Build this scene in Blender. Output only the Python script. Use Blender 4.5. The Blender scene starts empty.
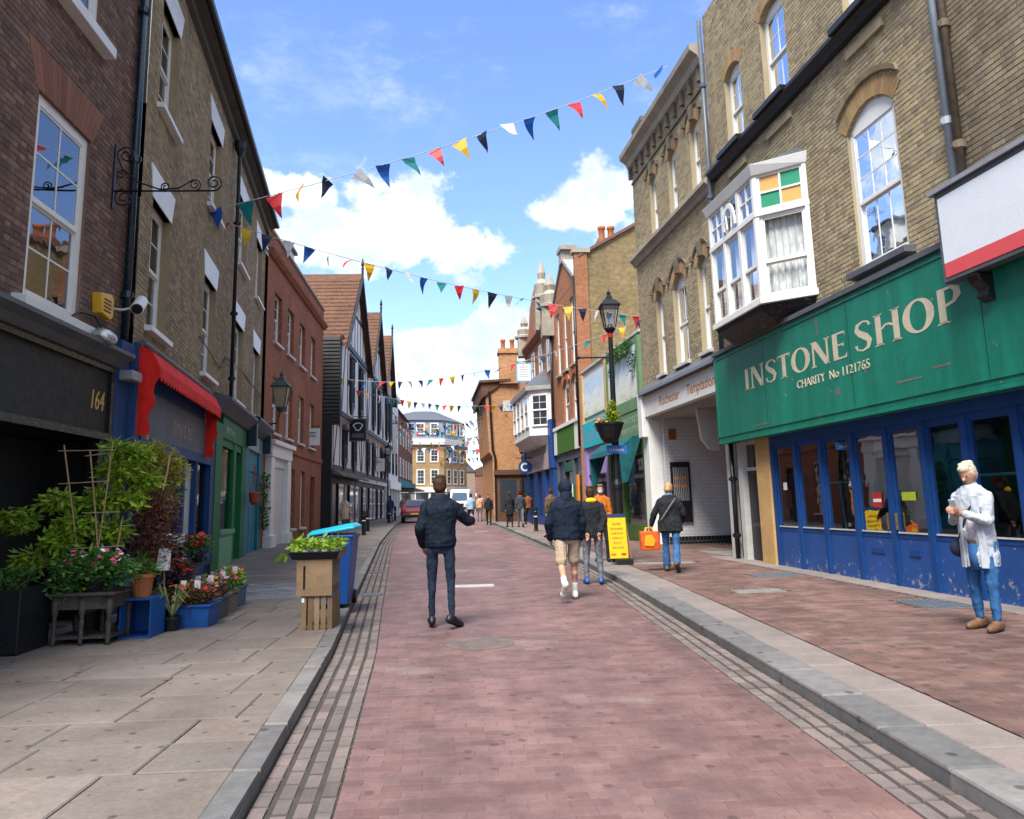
import bpy, bmesh, math, random
from mathutils import Vector, Matrix, noise
rnd = random.Random(11)
SC = bpy.context.scene
COL = SC.collection
PI = math.pi
# ------------------------------------------------------------------ camera
FPX, CX, CY, EYE, SLOPE = 800.0, 513.0, 363.0, 1.5, 0.007
PITCH, ROLL, YAW = math.atan(140/800), -math.radians(1.4), -math.atan(43/812)
RC = Matrix.Rotation(YAW, 3, 'Z') @ Matrix.Rotation(PI/2+PITCH, 3, 'X') @ Matrix.Rotation(ROLL, 3, 'Z')
EYEP = Vector((0, 0, EYE))
cd = bpy.data.cameras.new('camera'); cam = bpy.data.objects.new('camera', cd); COL.objects.link(cam)
cam.matrix_world = Matrix.Translation(EYEP) @ RC.to_4x4()
cd.sensor_width = 36; cd.lens = FPX/1024*36
cd.shift_x = -1/1024; cd.shift_y = -46.5/1024
cd.clip_start = 0.1; cd.clip_end = 3000
SC.camera = cam
SC.render.resolution_x = 1024; SC.render.resolution_y = 819
# ------------------------------------------------------------------ world
SUN_EL, SUN_AZ = math.radians(58), math.radians(-156)      # azimuth from +Y towards +X: behind and left of the viewer
W = bpy.data.worlds.new('World'); SC.world = W; W.use_nodes = True
W.cycles.sampling_method = 'MANUAL'; W.cycles.sample_map_resolution = 512
nt = W.node_tree; N = nt.nodes; Lk = nt.links; N.clear()
def nd(t, **k):
    n = N.new(t)
    for a, b in k.items(): setattr(n, a, b)
    return n
def mth(op, a, b=None, c=None, clamp=False):
    n = N.new('ShaderNodeMath'); n.operation = op; n.use_clamp = clamp
    for i, x in enumerate((a, b, c)):
        if x is None: continue
        if isinstance(x, (int, float)): n.inputs[i].default_value = x
        else: Lk.new(x, n.inputs[i])
    return n.outputs[0]
def smooth(x, lo, hi):
    n = N.new('ShaderNodeMapRange'); n.interpolation_type = 'SMOOTHSTEP'
    Lk.new(x, n.inputs[0]); n.inputs[1].default_value = lo; n.inputs[2].default_value = hi
    return n.outputs[0]
sky = nd('ShaderNodeTexSky', sky_type='NISHITA'); sky.sun_disc = False
sky.sun_elevation = SUN_EL; sky.sun_rotation = SUN_AZ; sky.air_density = 1.0; sky.dust_density = 0.0; sky.ozone_density = 2.0
tc = nd('ShaderNodeTexCoord')
sep = nd('ShaderNodeSeparateXYZ'); Lk.new(tc.outputs['Generated'], sep.inputs[0])
az = mth('ARCTAN2', sep.outputs[0], sep.outputs[1]); el = mth('ARCSINE', sep.outputs[2])
def fbm(scale, detail, rough, off=(0, 0, 0), sc=(1, 1, 1)):
    mp = nd('ShaderNodeMapping'); Lk.new(tc.outputs['Generated'], mp.inputs[0]); mp.inputs[1].default_value = off; mp.inputs[3].default_value = sc
    n = nd('ShaderNodeTexNoise'); Lk.new(mp.outputs[0], n.inputs['Vector']); n.inputs['Scale'].default_value = scale
    n.inputs['Detail'].default_value = detail; n.inputs['Roughness'].default_value = rough
    return n.outputs[0]
def pxdir(x, y):
    d = RC @ Vector(((x-CX)/FPX, -(y-CY)/FPX, -1)); d.normalize(); return math.atan2(d.x, d.y), math.asin(d.z)
# cumulus banks: centre and half size (in photograph pixels), turned into sky directions
banks = [(400, 236, 105, 52), (335, 240, 90, 48), (460, 250, 60, 42), (280, 195, 95, 30), (600, 205, 52, 42), (560, 215, 46, 22),
         (440, 352, 52, 34), (405, 375, 50, 40), (500, 330, 45, 32), (470, 395, 120, 34), (540, 350, 60, 40), (430, 440, 120, 40), (250, 330, 120, 60), (640, 280, 60, 30)]
dens = None
for (bx_, by_, rx_, ry_) in banks:
    a0, e0 = pxdir(bx_, by_)
    da = mth('MULTIPLY', mth('SUBTRACT', az, a0), FPX/rx_); de = mth('MULTIPLY', mth('SUBTRACT', el, e0), FPX/ry_)
    de = mth('MULTIPLY', de, mth('ADD', 1.0, mth('MULTIPLY', mth('LESS_THAN', de, 0.0), 0.25)))
    r2 = mth('ADD', mth('MULTIPLY', da, da), mth('MULTIPLY', de, de))
    m = mth('SUBTRACT', 1.0, mth('SQRT', r2))
    dens = m if dens is None else mth('MAXIMUM', dens, m)
dens = mth('MAXIMUM', dens, -1.2)
gen = mth('MULTIPLY', mth('SUBTRACT', fbm(2.1, 3, .5, (4.2, 1.7, 0), (1, 1, 2)), .42), 5.0)
near = mth('MULTIPLY', mth('MULTIPLY', smooth(az, -.75, -.55), smooth(mth('MULTIPLY', az, -1), -.75, -.55)), mth('MULTIPLY', smooth(mth('MULTIPLY', el, -1), -.75, -.58), mth('GREATER_THAN', sep.outputs[1], 0.0)))
dd = mth('ADD', mth('MULTIPLY', dens, near), mth('MULTIPLY', gen, mth('SUBTRACT', 1.0, near)))
f1 = fbm(9, 8, .62, (0.3, 0, 0), (1, 1, 1.3)); f2 = fbm(30, 6, .6, (7, 2, 1))
edge = mth('ADD', mth('MULTIPLY', mth('SUBTRACT', f1, .5), 2.9), mth('MULTIPLY', mth('SUBTRACT', f2, .5), 1.0))
cov = smooth(mth('ADD', dd, edge), -.03, .36)
wisp = mth('MULTIPLY', smooth(fbm(5, 7, .68, (9, 3, 2), (1, 1, 2.2)), .50, .86), .55)
cov = mth('MAXIMUM', cov, wisp)
shade = smooth(mth('ADD', mth('MULTIPLY', fbm(9, 8, .62, (0.3, 0, -.03), (1, 1, 1.3)), 1.0), mth('MULTIPLY', f2, .35)), .40, .80)
ccol = nd('ShaderNodeMix', data_type='RGBA'); Lk.new(shade, ccol.inputs[0])
ccol.inputs[6].default_value = (.98, 1.0, 1.03, 1); ccol.inputs[7].default_value = (.50, .57, .67, 1)
skc = nd('ShaderNodeMix', data_type='RGBA', blend_type='MULTIPLY'); skc.inputs[0].default_value = 1
Lk.new(sky.outputs[0], skc.inputs[6]); skc.inputs[7].default_value = (.76, .81, 1.0, 1)
bg1 = nd('ShaderNodeBackground'); Lk.new(skc.outputs[2], bg1.inputs[0]); bg1.inputs[1].default_value = 0.05
bg2 = nd('ShaderNodeBackground'); Lk.new(ccol.outputs[2], bg2.inputs[0]); bg2.inputs[1].default_value = 0.25
mx = nd('ShaderNodeMixShader'); Lk.new(cov, mx.inputs[0]); Lk.new(bg1.outputs[0], mx.inputs[1]); Lk.new(bg2.outputs[0], mx.inputs[2])
out = nd('ShaderNodeOutputWorld'); Lk.new(mx.outputs[0], out.inputs[0])
# ------------------------------------------------------------------ sun (veiled by cloud) and exposure
sl = bpy.data.lights.new('sun', 'SUN'); sl.energy = 1.3; sl.angle = math.radians(24); sl.color = (1, .95, .87)
so = bpy.data.objects.new('sun', sl); COL.objects.link(so); so.location = (-20, -30, 60)
sd = Vector((math.sin(SUN_AZ)*math.cos(SUN_EL), math.cos(SUN_AZ)*math.cos(SUN_EL), math.sin(SUN_EL)))
so.rotation_euler = sd.to_track_quat('Z', 'Y').to_euler()
SC.view_settings.view_transform = 'Standard'; SC.view_settings.look = 'None'
SC.view_settings.exposure = 2.8; SC.view_settings.gamma = 1.0; SC.view_settings.use_curve_mapping = False
# ------------------------------------------------------------------ helpers
def ray(x, y): return RC @ Vector(((x-CX)/FPX, -(y-CY)/FPX, -1))
def at(x, y, Y): d = ray(x, y); return EYEP + d*(Y/d.y)
def gnd(x, y): d = ray(x, y); return EYEP + d*(-EYE/(d.z-SLOPE*d.y))
def gz(y): return SLOPE*y
ORG = {}
def tag(o, label=None, cat=None, group=None, kind=None):
    for k, v in (('label', label), ('category', cat), ('group', group), ('kind', kind)):
        if v: o[k] = v
    return o
def thing(name, label, cat, loc=(0, 0, 0), rz=0, group=None):
    o = bpy.data.objects.new(name, None); o.empty_display_size = .2; COL.objects.link(o)
    o.location = loc; o.rotation_euler = (0, 0, rz); ORG[o.name] = Vector(loc)
    return tag(o, label, cat, group)
def copy_tree(o, parent=None):
    c = o.copy(); COL.objects.link(c); c.parent = parent
    ORG[c.name] = ORG.get(o.name, Vector((0, 0, 0)))
    for ch in list(o.children): copy_tree(ch, c)
    return c
class MB:
    def __init__(s): s.v = []; s.f = []; s.M = None
    def add(s, pts, faces):
        b = len(s.v)
        if s.M is not None: pts = [s.M @ Vector(p) for p in pts]
        s.v.extend([tuple(p) for p in pts]); s.f.extend([tuple(i+b for i in f) for f in faces]); return s
    def poly(s, *pts): return s.add(pts, [tuple(range(len(pts)))])
    def hexa(s, p):   # p: 4 bottom + 4 top
        return s.add(p, [(0, 3, 2, 1), (4, 5, 6, 7), (0, 1, 5, 4), (1, 2, 6, 5), (2, 3, 7, 6), (3, 0, 4, 7)])
    def box(s, x0, x1, y0, y1, z0, z1):
        return s.hexa([(x0, y0, z0), (x1, y0, z0), (x1, y1, z0), (x0, y1, z0), (x0, y0, z1), (x1, y0, z1), (x1, y1, z1), (x0, y1, z1)])
    def fbox(s, F, u0, u1, z0, z1, o0, o1):
        return s.hexa([F(u0, z0, o0), F(u1, z0, o0), F(u1, z0, o1), F(u0, z0, o1), F(u0, z1, o0), F(u1, z1, o0), F(u1, z1, o1), F(u0, z1, o1)])
    def prism(s, F, poly, o0, o1):     # polygon of (u, z) pushed from o0 to o1
        n = len(poly)
        pts = [F(u, z, o0) for u, z in poly]+[F(u, z, o1) for u, z in poly]
        return s.add(pts, [tuple(range(n-1, -1, -1)), tuple(range(n, 2*n))]+[(i, (i+1) % n, n+(i+1) % n, n+i) for i in range(n)])
    def loft(s, rings, caps=True):
        n = len(rings[0]); pts = [p for r in rings for p in r]; fs = []
        for k in range(len(rings)-1):
            for i in range(n):
                j = (i+1) % n; fs.append((k*n+i, k*n+j, (k+1)*n+j, (k+1)*n+i))
        if caps: fs += [tuple(range(n-1, -1, -1)), tuple(range((len(rings)-1)*n, len(rings)*n))]
        return s.add(pts, fs)
    def frust(s, p0, p1, r0, r1, n=10, caps=True):
        p0, p1 = Vector(p0), Vector(p1); q = (p1-p0).to_track_quat('Z', 'Y')
        rings = [[p+q @ Vector((r*math.cos(2*PI*i/n), r*math.sin(2*PI*i/n), 0)) for i in range(n)] for p, r in ((p0, r0), (p1, r1))]
        return s.loft(rings, caps)
    def tube(s, pts, r, n=6):
        pts = [Vector(p) for p in pts]; rings = []
        for k, p in enumerate(pts):
            t = (pts[min(k+1, len(pts)-1)]-pts[max(k-1, 0)]).normalized()
            up = Vector((0, 0, 1)) if abs(t.z) < .95 else Vector((1, 0, 0))
            a = t.cross(up).normalized(); b = a.cross(t); rr = r[k] if isinstance(r, (list, tuple)) else r
            rings.append([p+(a*math.cos(2*PI*i/n)+b*math.sin(2*PI*i/n))*rr for i in range(n)])
        return s.loft(rings)
    def lathe(s, prof, c=(0, 0, 0), n=14, ph=0.0):
        return s.loft([[(c[0]+r*math.cos(ph+2*PI*i/n), c[1]+r*math.sin(ph+2*PI*i/n), c[2]+z) for i in range(n)] for r, z in prof])
    def caps(s, p0, p1, r0, r1, n=12):       # capsule with two radii, closed
        p0, p1 = Vector(p0), Vector(p1); ax = p1-p0
        q = ax.to_track_quat('Z', 'Y') if ax.length > 1e-6 else Vector((0, 0, 1)).to_track_quat('Z', 'Y')
        rings = []
        for a in (-80, -45, 0): rings.append((p0, r0, math.radians(a)))
        for a in (0, 45, 80): rings.append((p1, r1, math.radians(a)))
        return s.loft([[p+q @ Vector((r*math.cos(a)*math.cos(2*PI*i/n), r*math.cos(a)*math.sin(2*PI*i/n), r*math.sin(a))) for i in range(n)] for p, r, a in rings])
    def ball(s, c, rx, ry=None, rz=None, n=14, m=9, rot=None):
        ry = ry or rx; rz = rz or rx; c = Vector(c); rings = []
        for k in range(m):
            t = -PI/2+PI*(k+.35)/(m-.3); ring = []
            for i in range(n):
                p = Vector((rx*math.cos(t)*math.cos(2*PI*i/n), ry*math.cos(t)*math.sin(2*PI*i/n), rz*math.sin(t)))
                ring.append(c+(rot @ p if rot else p))
            rings.append(ring)
        return s.loft(rings)
    def build(s, name, mat, parent=None, smooth=False, bevel=0, kind=None, label=None, norm=True):
        me = bpy.data.meshes.new(name)
        o = ORG.get(parent.name) if parent is not None else None
        v = s.v if o is None else [(p[0]-o.x, p[1]-o.y, p[2]-o.z) for p in s.v]
        me.from_pydata(v, [], s.f)
        if norm and len(s.f) < 60000:
            bm = bmesh.new(); bm.from_mesh(me); bmesh.ops.recalc_face_normals(bm, faces=bm.faces); bm.to_mesh(me); bm.free()
        if smooth: me.polygons.foreach_set('use_smooth', [True]*len(me.polygons))
        me.update()
        ob = bpy.data.objects.new(name, me); COL.objects.link(ob)
        if mat: me.materials.append(mat)
        if parent is not None:
            ob.parent = parent; ORG[ob.name] = o
        if bevel:
            m = ob.modifiers.new('bevel', 'BEVEL'); m.width = bevel; m.segments = 2; m.limit_method = 'ANGLE'
        if kind: ob['kind'] = kind
        if label: ob['label'] = label
        return ob
def frame(a, b, side):
    """facade line x = a + b*y; side=+1 looks towards +X (left row), -1 towards -X. F(y, z, out)"""
    L = math.hypot(1, b); nx, ny = side/L, -side*b/L
    return lambda y, z, o=0.0: (a+b*y+o*nx, y+o*ny, z)
def line_frame(p0, p1, side=1):
    """free facade from p0 to p1; u in metres; out is to the right of the direction for side=1"""
    d = Vector((p1[0]-p0[0], p1[1]-p0[1])); L = d.length; d /= L; n = Vector((d.y, -d.x))*side
    f = lambda u, z, o=0.0: (p0[0]+d.x*u+n.x*o, p0[1]+d.y*u+n.y*o, z)
    f.L = L
    return f
# ------------------------------------------------------------------ materials
MATS = {}
class NT:
    def __init__(s, name):
        s.m = bpy.data.materials.new(name); s.m.use_nodes = True; s.t = s.m.node_tree; s.t.nodes.clear()
        s.o = s.n('ShaderNodeOutputMaterial'); s.p = s.n('ShaderNodeBsdfPrincipled'); s.l(s.p.outputs[0], s.o.inputs[0])
    def n(s, t, **k):
        x = s.t.nodes.new(t)
        for a, b in k.items(): setattr(x, a, b)
        return x
    def l(s, a, b): s.t.links.new(a, b)
    def noise(s, scale, detail=4, rough=.6, vec=None, sc=None):
        x = s.n('ShaderNodeTexNoise'); x.inputs['Scale'].default_value = scale; x.inputs['Detail'].default_value = detail; x.inputs['Roughness'].default_value = rough
        v = vec if vec is not None else s.pos()
        if sc:
            mp = s.n('ShaderNodeMapping'); mp.inputs[3].default_value = sc; s.l(v, mp.inputs[0]); v = mp.outputs[0]
        s.l(v, x.inputs['Vector']); return x.outputs[0]
    def pos(s): return s.n('ShaderNodeNewGeometry').outputs['Position']
    def obj(s): return s.n('ShaderNodeTexCoord').outputs['Object']
    def mix(s, f, a, b, mode='MIX'):
        x = s.n('ShaderNodeMix', data_type='RGBA', blend_type=mode)
        for i, q in ((0, f), (6, a), (7, b)):
            if isinstance(q, (int, float)): x.inputs[i].default_value = q
            elif isinstance(q, tuple): x.inputs[i].default_value = q if len(q) == 4 else (*q, 1)
            else: s.l(q, x.inputs[i])
        return x.outputs[2]
    def ramp(s, f, stops, interp='LINEAR'):
        x = s.n('ShaderNodeValToRGB'); x.color_ramp.interpolation = interp; e = x.color_ramp.elements
        while len(e) < len(stops): e.new(.5)
        for k, (p, c) in enumerate(stops):
            e[k].position = p; e[k].color = c if isinstance(c, tuple) and len(c) == 4 else (*c, 1) if isinstance(c, tuple) else (c, c, c, 1)
        s.l(f, x.inputs[0]); return x.outputs[0]
    def bump(s, h, strength=.3, dist=.01):
        b = s.n('ShaderNodeBump'); b.inputs['Strength'].default_value = strength; b.inputs['Distance'].default_value = dist
        s.l(h, b.inputs['Height']); s.l(b.outputs[0], s.p.inputs['Normal']); return b
    def set(s, col=None, rough=None, metal=None, spec=None):
        for k, q in (('Base Color', col), ('Roughness', rough), ('Metallic', metal), ('Specular IOR Level', spec)):
            if q is None: continue
            if isinstance(q, (int, float)): s.p.inputs[k].default_value = q
            elif isinstance(q, tuple): s.p.inputs[k].default_value = (*q, 1)
            else: s.l(q, s.p.inputs[k])
        return s.m
def gum(t, col, dens=7.0, dark=.45):
    v = t.n('ShaderNodeTexVoronoi'); v.inputs['Scale'].default_value = dens; t.l(t.pos(), v.inputs['Vector'])
    return t.mix(t.ramp(v.outputs['Distance'], [(.10, 1.0), (.16, 0.0)]), col, t.mix(1.0, col, (dark,)*3, 'MULTIPLY'))
def dk(c, k): return tuple(x*k for x in c)
def paint(name, c, rough=.45, var=.25, scale=3.0, wear=None, bump=.15, metal=0, grain=None, spots=0):
    """painted or plain surface: blotchy tone, fine dirt, optional worn patches of another colour"""
    if name in MATS: return MATS[name]
    t = NT(name); big = t.noise(scale, 5, .65); fine = t.noise(scale*14, 4, .7, sc=grain)
    col = t.mix(t.ramp(big, [(.3, 0.0), (.75, 1.0)]), dk(c, 1-var), c)
    col = t.mix(t.ramp(fine, [(.35, 0.0), (.7, 1.0)]), t.mix(1.0, col, (1-var*.7,)*3, 'MULTIPLY'), col)
    if wear:
        w = t.ramp(t.noise(scale*4, 8, .72), [(.60, 0.0), (.66, 1.0)]); col = t.mix(w, col, wear)
    if spots:
        col = gum(t, col, spots); st = t.noise(.8, 6, .7); col = t.mix(t.ramp(st, [(.35, 0.0), (.62, 1.0)]), t.mix(1.0, col, (.74, .72, .70), 'MULTIPLY'), col)
    r = t.ramp(fine, [(.3, max(0, rough-.12)), (.7, min(1, rough+.12))])
    if bump: t.bump(fine, bump, .004)
    MATS[name] = t.set(col, r, metal, spec=.3 if rough > .3 else .5); return MATS[name]
def island(name, pal, rough=.85, stain=.35, sscale=.6, bump=.5, fs=60, spots=0):
    """pieces that differ one from the next (bricks, setts, leaves of stone)"""
    if name in MATS: return MATS[name]
    t = NT(name); g = t.n('ShaderNodeNewGeometry')
    n = len(pal); col = t.ramp(g.outputs['Random Per Island'], [(i/max(1, n-1), c) for i, c in enumerate(pal)])
    st = t.noise(sscale, 6, .7); col = t.mix(t.ramp(st, [(.32, 0.0), (.7, 1.0)]), t.mix(1.0, col, (1-stain, 1-stain, 1-stain*.9), 'MULTIPLY'), col)
    fi = t.noise(fs, 5, .75); col = t.mix(t.ramp(fi, [(.3, 0.0), (.68, 1.0)]), t.mix(1.0, col, (.78, .77, .76), 'MULTIPLY'), col)
    sk = t.noise(1.7, 6, .65, sc=(1.6, 1.6, .12)); col = t.mix(t.ramp(sk, [(.36, 0.0), (.60, 1.0)]), t.mix(1.0, col, (1-stain*.75,)*3, 'MULTIPLY'), col)
    if spots:
        col = gum(t, col, spots, .6); wr = t.noise(.5, 7, .72, sc=(1.4, .22, 1)); col = t.mix(t.ramp(wr, [(.40, 0.0), (.62, 1.0)]), t.mix(1.0, col, (.70, .71, .72), 'MULTIPLY'), col)
    pt = t.ramp(t.noise(.9, 3, .5), [(.62, 0.0), (.70, 1.0)]); col = t.mix(pt, col, t.mix(.22, col, (.34, .31, .28)))
    t.bump(fi, bump, .006); MATS[name] = t.set(col, rough, spec=.3); return MATS[name]
def bricktex(name, c1, c2, mortar, rough=.85, w=.225, h=.075, stain=.3, mix=.6):
    if name in MATS: return MATS[name]
    t = NT(name); sp = t.n('ShaderNodeSeparateXYZ'); t.l(t.pos(), sp.inputs[0])
    ad = t.n('ShaderNodeMath'); ad.operation = 'ADD'; t.l(sp.outputs[0], ad.inputs[0]); t.l(sp.outputs[1], ad.inputs[1])
    cb = t.n('ShaderNodeCombineXYZ'); t.l(ad.outputs[0], cb.inputs[0]); t.l(sp.outputs[2], cb.inputs[1])
    b = t.n('ShaderNodeTexBrick'); t.l(cb.outputs[0], b.inputs['Vector'])
    b.inputs['Scale'].default_value = 1; b.inputs['Brick Width'].default_value = w; b.inputs['Row Height'].default_value = h
    b.inputs['Mortar Size'].default_value = .006; b.inputs['Bias'].default_value = -.1
    for k, c in (('Color1', c1), ('Color2', c2), ('Mortar', mortar)): b.inputs[k].default_value = (*c, 1)
    st = t.noise(.55, 7, .7); col = t.mix(t.ramp(st, [(.3, 0.0), (.72, 1.0)]), t.mix(1.0, b.outputs[0], (1-stain,)*3, 'MULTIPLY'), b.outputs[0])
    fi = t.noise(9, 5, .8); col = t.mix(t.ramp(fi, [(.3, 0.0), (.7, 1.0)]), t.mix(1.0, col, (1-mix*.6,)*3, 'MULTIPLY'), col)
    inv = t.n('ShaderNodeMath'); inv.operation = 'SUBTRACT'; inv.inputs[0].default_value = 1; t.l(b.outputs['Fac'], inv.inputs[1])
    t.bump(inv.outputs[0], .5, .008); MATS[name] = t.set(col, rough, spec=.25); return MATS[name]
def glass(name, tint=(.75, .8, .8), refl=.16, ior=1.7, cap=.8):
    if name in MATS: return MATS[name]
    t = NT(name); t.t.nodes.remove(t.p)
    tr = t.n('ShaderNodeBsdfTransparent'); tr.inputs[0].default_value = (*tint, 1)
    gl = t.n('ShaderNodeBsdfGlossy'); gl.inputs['Roughness'].default_value = .015; gl.inputs['Color'].default_value = (.95, .97, 1, 1)
    fr = t.n('ShaderNodeFresnel'); fr.inputs[0].default_value = ior
    wob = t.noise(2.5, 2, .5); b = t.n('ShaderNodeBump'); b.inputs['Strength'].default_value = .05; b.inputs['Distance'].default_value = .03
    t.l(wob, b.inputs['Height']); t.l(b.outputs[0], gl.inputs['Normal'])
    mp = t.n('ShaderNodeMapRange'); t.l(fr.outputs[0], mp.inputs[0]); mp.inputs[1].default_value = .04; mp.inputs[3].default_value = refl; mp.inputs[4].default_value = cap
    m = t.n('ShaderNodeMixShader'); t.l(mp.outputs[0], m.inputs[0]); t.l(tr.outputs[0], m.inputs[1]); t.l(gl.outputs[0], m.inputs[2]); t.l(m.outputs[0], t.o.inputs[0])
    MATS[name] = t.m; return t.m
def leafmat(name, pal, trans=.35):
    if name in MATS: return MATS[name]
    t = NT(name); g = t.n('ShaderNodeNewGeometry'); n = len(pal)
    col = t.ramp(g.outputs['Random Per Island'], [(i/max(1, n-1), c) for i, c in enumerate(pal)])
    t.set(col, .5, spec=.35); tl = t.n('ShaderNodeBsdfTranslucent'); t.l(col, tl.inputs[0])
    m = t.n('ShaderNodeMixShader'); m.inputs[0].default_value = trans; t.l(t.p.outputs[0], m.inputs[1]); t.l(tl.outputs[0], m.inputs[2]); t.l(m.outputs[0], t.o.inputs[0])
    MATS[name] = t.m; return t.m
def cloth(name, c, rough=.9, wr=.5, ws=14):
    if name in MATS: return MATS[name]
    t = NT(name); a = t.noise(ws, 4, .6, vec=t.obj(), sc=(1, 1, .45)); w = t.noise(220, 2, .5, vec=t.obj())
    col = t.mix(t.ramp(a, [(.3, 0.0), (.7, 1.0)]), dk(c, .62), dk(c, 1.12)); t.bump(a, wr, .02)
    MATS[name] = t.set(col, rough, spec=.2); return MATS[name]
WHITE = paint('white_paint', (.74, .74, .72), .4, .14, 2.5)
WHITE2 = paint('old_white_paint', (.62, .62, .59), .5, .3, 2.0, wear=(.42, .40, .36))
BLACK = paint('black_paint', (.018, .019, .022), .35, .4, 2.0)
IRON = paint('black_iron', (.014, .015, .018), .38, .4, 6.0)
LEAD = paint('lead_grey', (.12, .13, .15), .55, .35, 2.0)
STONE = paint('pale_stone', (.46, .41, .33), .85, .4, 1.5, bump=.5)
GLASS = glass('window_glass')
SHOPGLASS = glass('shop_glass', (.66, .70, .70), .06, 1.25, .34)
BAYGLASS = glass('bay_glass', (.9, .93, .93), .10, 1.25, .34)
DARKROOM = paint('dark_room', (.035, .036, .04), .8, .4, 1.0)
CURTAIN = cloth('net_curtain', (.78, .78, .77), .9, .8, 9)
FARGLASS = NT('far_glass').set((.03, .038, .05), .06, spec=.9)
MORTAR = paint('lime_mortar', (.30, .28, .24), .95, .3, 4.0)
SOOTM = paint('sooty_mortar', (.15, .135, .12), .95, .35, 4.0)
def text(body, size, xs=1.0, shear=0.0, extrude=.004, weight=0.0):
    """flat lettering as (mesh verts, faces) in a local xy plane, lower left at the origin"""
    c = bpy.data.curves.new('lettering', 'FONT'); c.body = body; c.size = size; c.shear = shear; c.extrude = extrude; c.offset = weight; c.resolution_u = 3
    o = bpy.data.objects.new('lettering', c); COL.objects.link(o)
    me = bpy.data.meshes.new_from_object(o.evaluated_get(bpy.context.evaluated_depsgraph_get()))
    v = [(p.co.x*xs, p.co.y, p.co.z) for p in me.vertices]; f = [tuple(p.vertices) for p in me.polygons]
    bpy.data.objects.remove(o); bpy.data.curves.remove(c); bpy.data.meshes.remove(me)
    return v, f
def scribble(F, u0, z0, out, h, n, mat, parent, sgn=-1, width=None, name='faded_lettering'):
    """lettering too faint to read: a row of letter-like strokes"""
    m = MB(); w = (width/n if width else h*.7)
    for i in range(n):
        x = i*w; k = rnd.randrange(5); t = h*.13
        st = {0: [(.1, 0, .1, 1), (.1, .5, .6, .5), (.6, 0, .6, .5)], 1: [(.1, 0, .1, .6), (.1, .6, .6, .6), (.6, .6, .6, 0)], 2: [(.15, .05, .6, .05), (.15, .05, .15, .6), (.15, .6, .6, .6)], 3: [(.35, 0, .35, .9), (.1, .6, .6, .6)], 4: [(.1, .6, .35, 0), (.35, 0, .6, .6)]}[k]
        for a, b, c, d in st:
            dx, dz = (c-a)*w, (d-b)*h; L = math.hypot(dx, dz) or 1; nx, nz = -dz/L*t/2, dx/L*t/2
            m.add([F(u0+sgn*(x+p), z0+q, out) for p, q in ((a*w+nx, b*h+nz), (c*w+nx, d*h+nz), (c*w-nx, d*h-nz), (a*w-nx, b*h-nz))], [(0, 1, 2, 3)])
    return m.build(name, mat, parent, norm=False, kind='stuff')
def letters(F, body, u0, z0, out, size, mat, parent, sgn=1, xs=1.0, shear=0.0, weight=0.0, name='lettering', width=None):
    v, f = text(body, size, xs, shear, .004, weight)
    w = max(p[0] for p in v); k = (width/w if width else 1)
    m = MB(); m.add([F(u0+sgn*p[0]*k, z0+p[1], out+p[2]) for p in v], f)
    return m.build(name, mat, parent, norm=False)
# ------------------------------------------------------------------ ground, road, pavements
def interp(tab):
    def f(y):
        if y <= tab[0][0]: return tab[0][1]
        for (a, p), (b, q) in zip(tab, tab[1:]):
            if y <= b: return p+(q-p)*(y-a)/(b-a)
        return tab[-1][1]
    return f
KL = interp([(-6, -.9), (4, -1.12), (8.4, -1.42), (12, -1.76), (18, -2.3), (28, -3.2), (40, -4.05), (52, -4.8), (66, -5.3), (80, -4.9), (95, -3.4), (115, -1.4), (150, 1.5)])
KR = interp([(-6, 2.3), (7.7, 2.43), (14.3, 2.5), (22.3, 2.3), (30, 1.95), (40, 1.5), (51.5, .92), (65, .55), (80, .8), (100, 2.2), (150, 7)])
def WL(y): return -4.62-.03*y if y < 12.15 else -3.27-.137*y if y < 26.3 else -6.0-.03*y if y < 38.4 else -7.5 if y < 66 else -7.4
def WR(y): return 7.2-.085*y if y < 48 else max(.75, KR(y)+.55)
UP = .08
def pz(y): return SLOPE*y+UP
m = MB(); m.poly((-900, -300, -300*SLOPE-.12), (900, -300, -300*SLOPE-.12), (900, 1500, 1500*SLOPE-.12), (-900, 1500, 1500*SLOPE-.12))
tag(m.build('ground', paint('earth', (.16, .14, .12), .95, .4, .3)), kind='structure')
def strip(f0, f1, zf, ys):
    m = MB()
    for a, b in zip(ys, ys[1:]): m.poly((f0(a), a, zf(a)), (f1(a), a, zf(a)), (f1(b), b, zf(b)), (f0(b), b, zf(b)))
    return m
ys = [-6+i*1.0 for i in range(157)]
ROADM = bricktex('far_road_brick', (.225, .135, .125), (.26, .165, .155), (.20, .13, .12), .7, .21, .105)
roadbase = paint('road_joint_sand', (.20, .122, .108), .9, .3, 5)
road = tag(strip(lambda y: KL(y)-.02, lambda y: KR(y)+.02, lambda y: gz(y)-.018, ys).build('road', roadbase), kind='structure')
PINK = island('road_paver', [(.24, .135, .12), (.28, .165, .15), (.258, .15, .138), (.30, .182, .166), (.225, .125, .112), (.27, .17, .16)], .6, .40, .28, .25, 45, 4.5)
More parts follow.
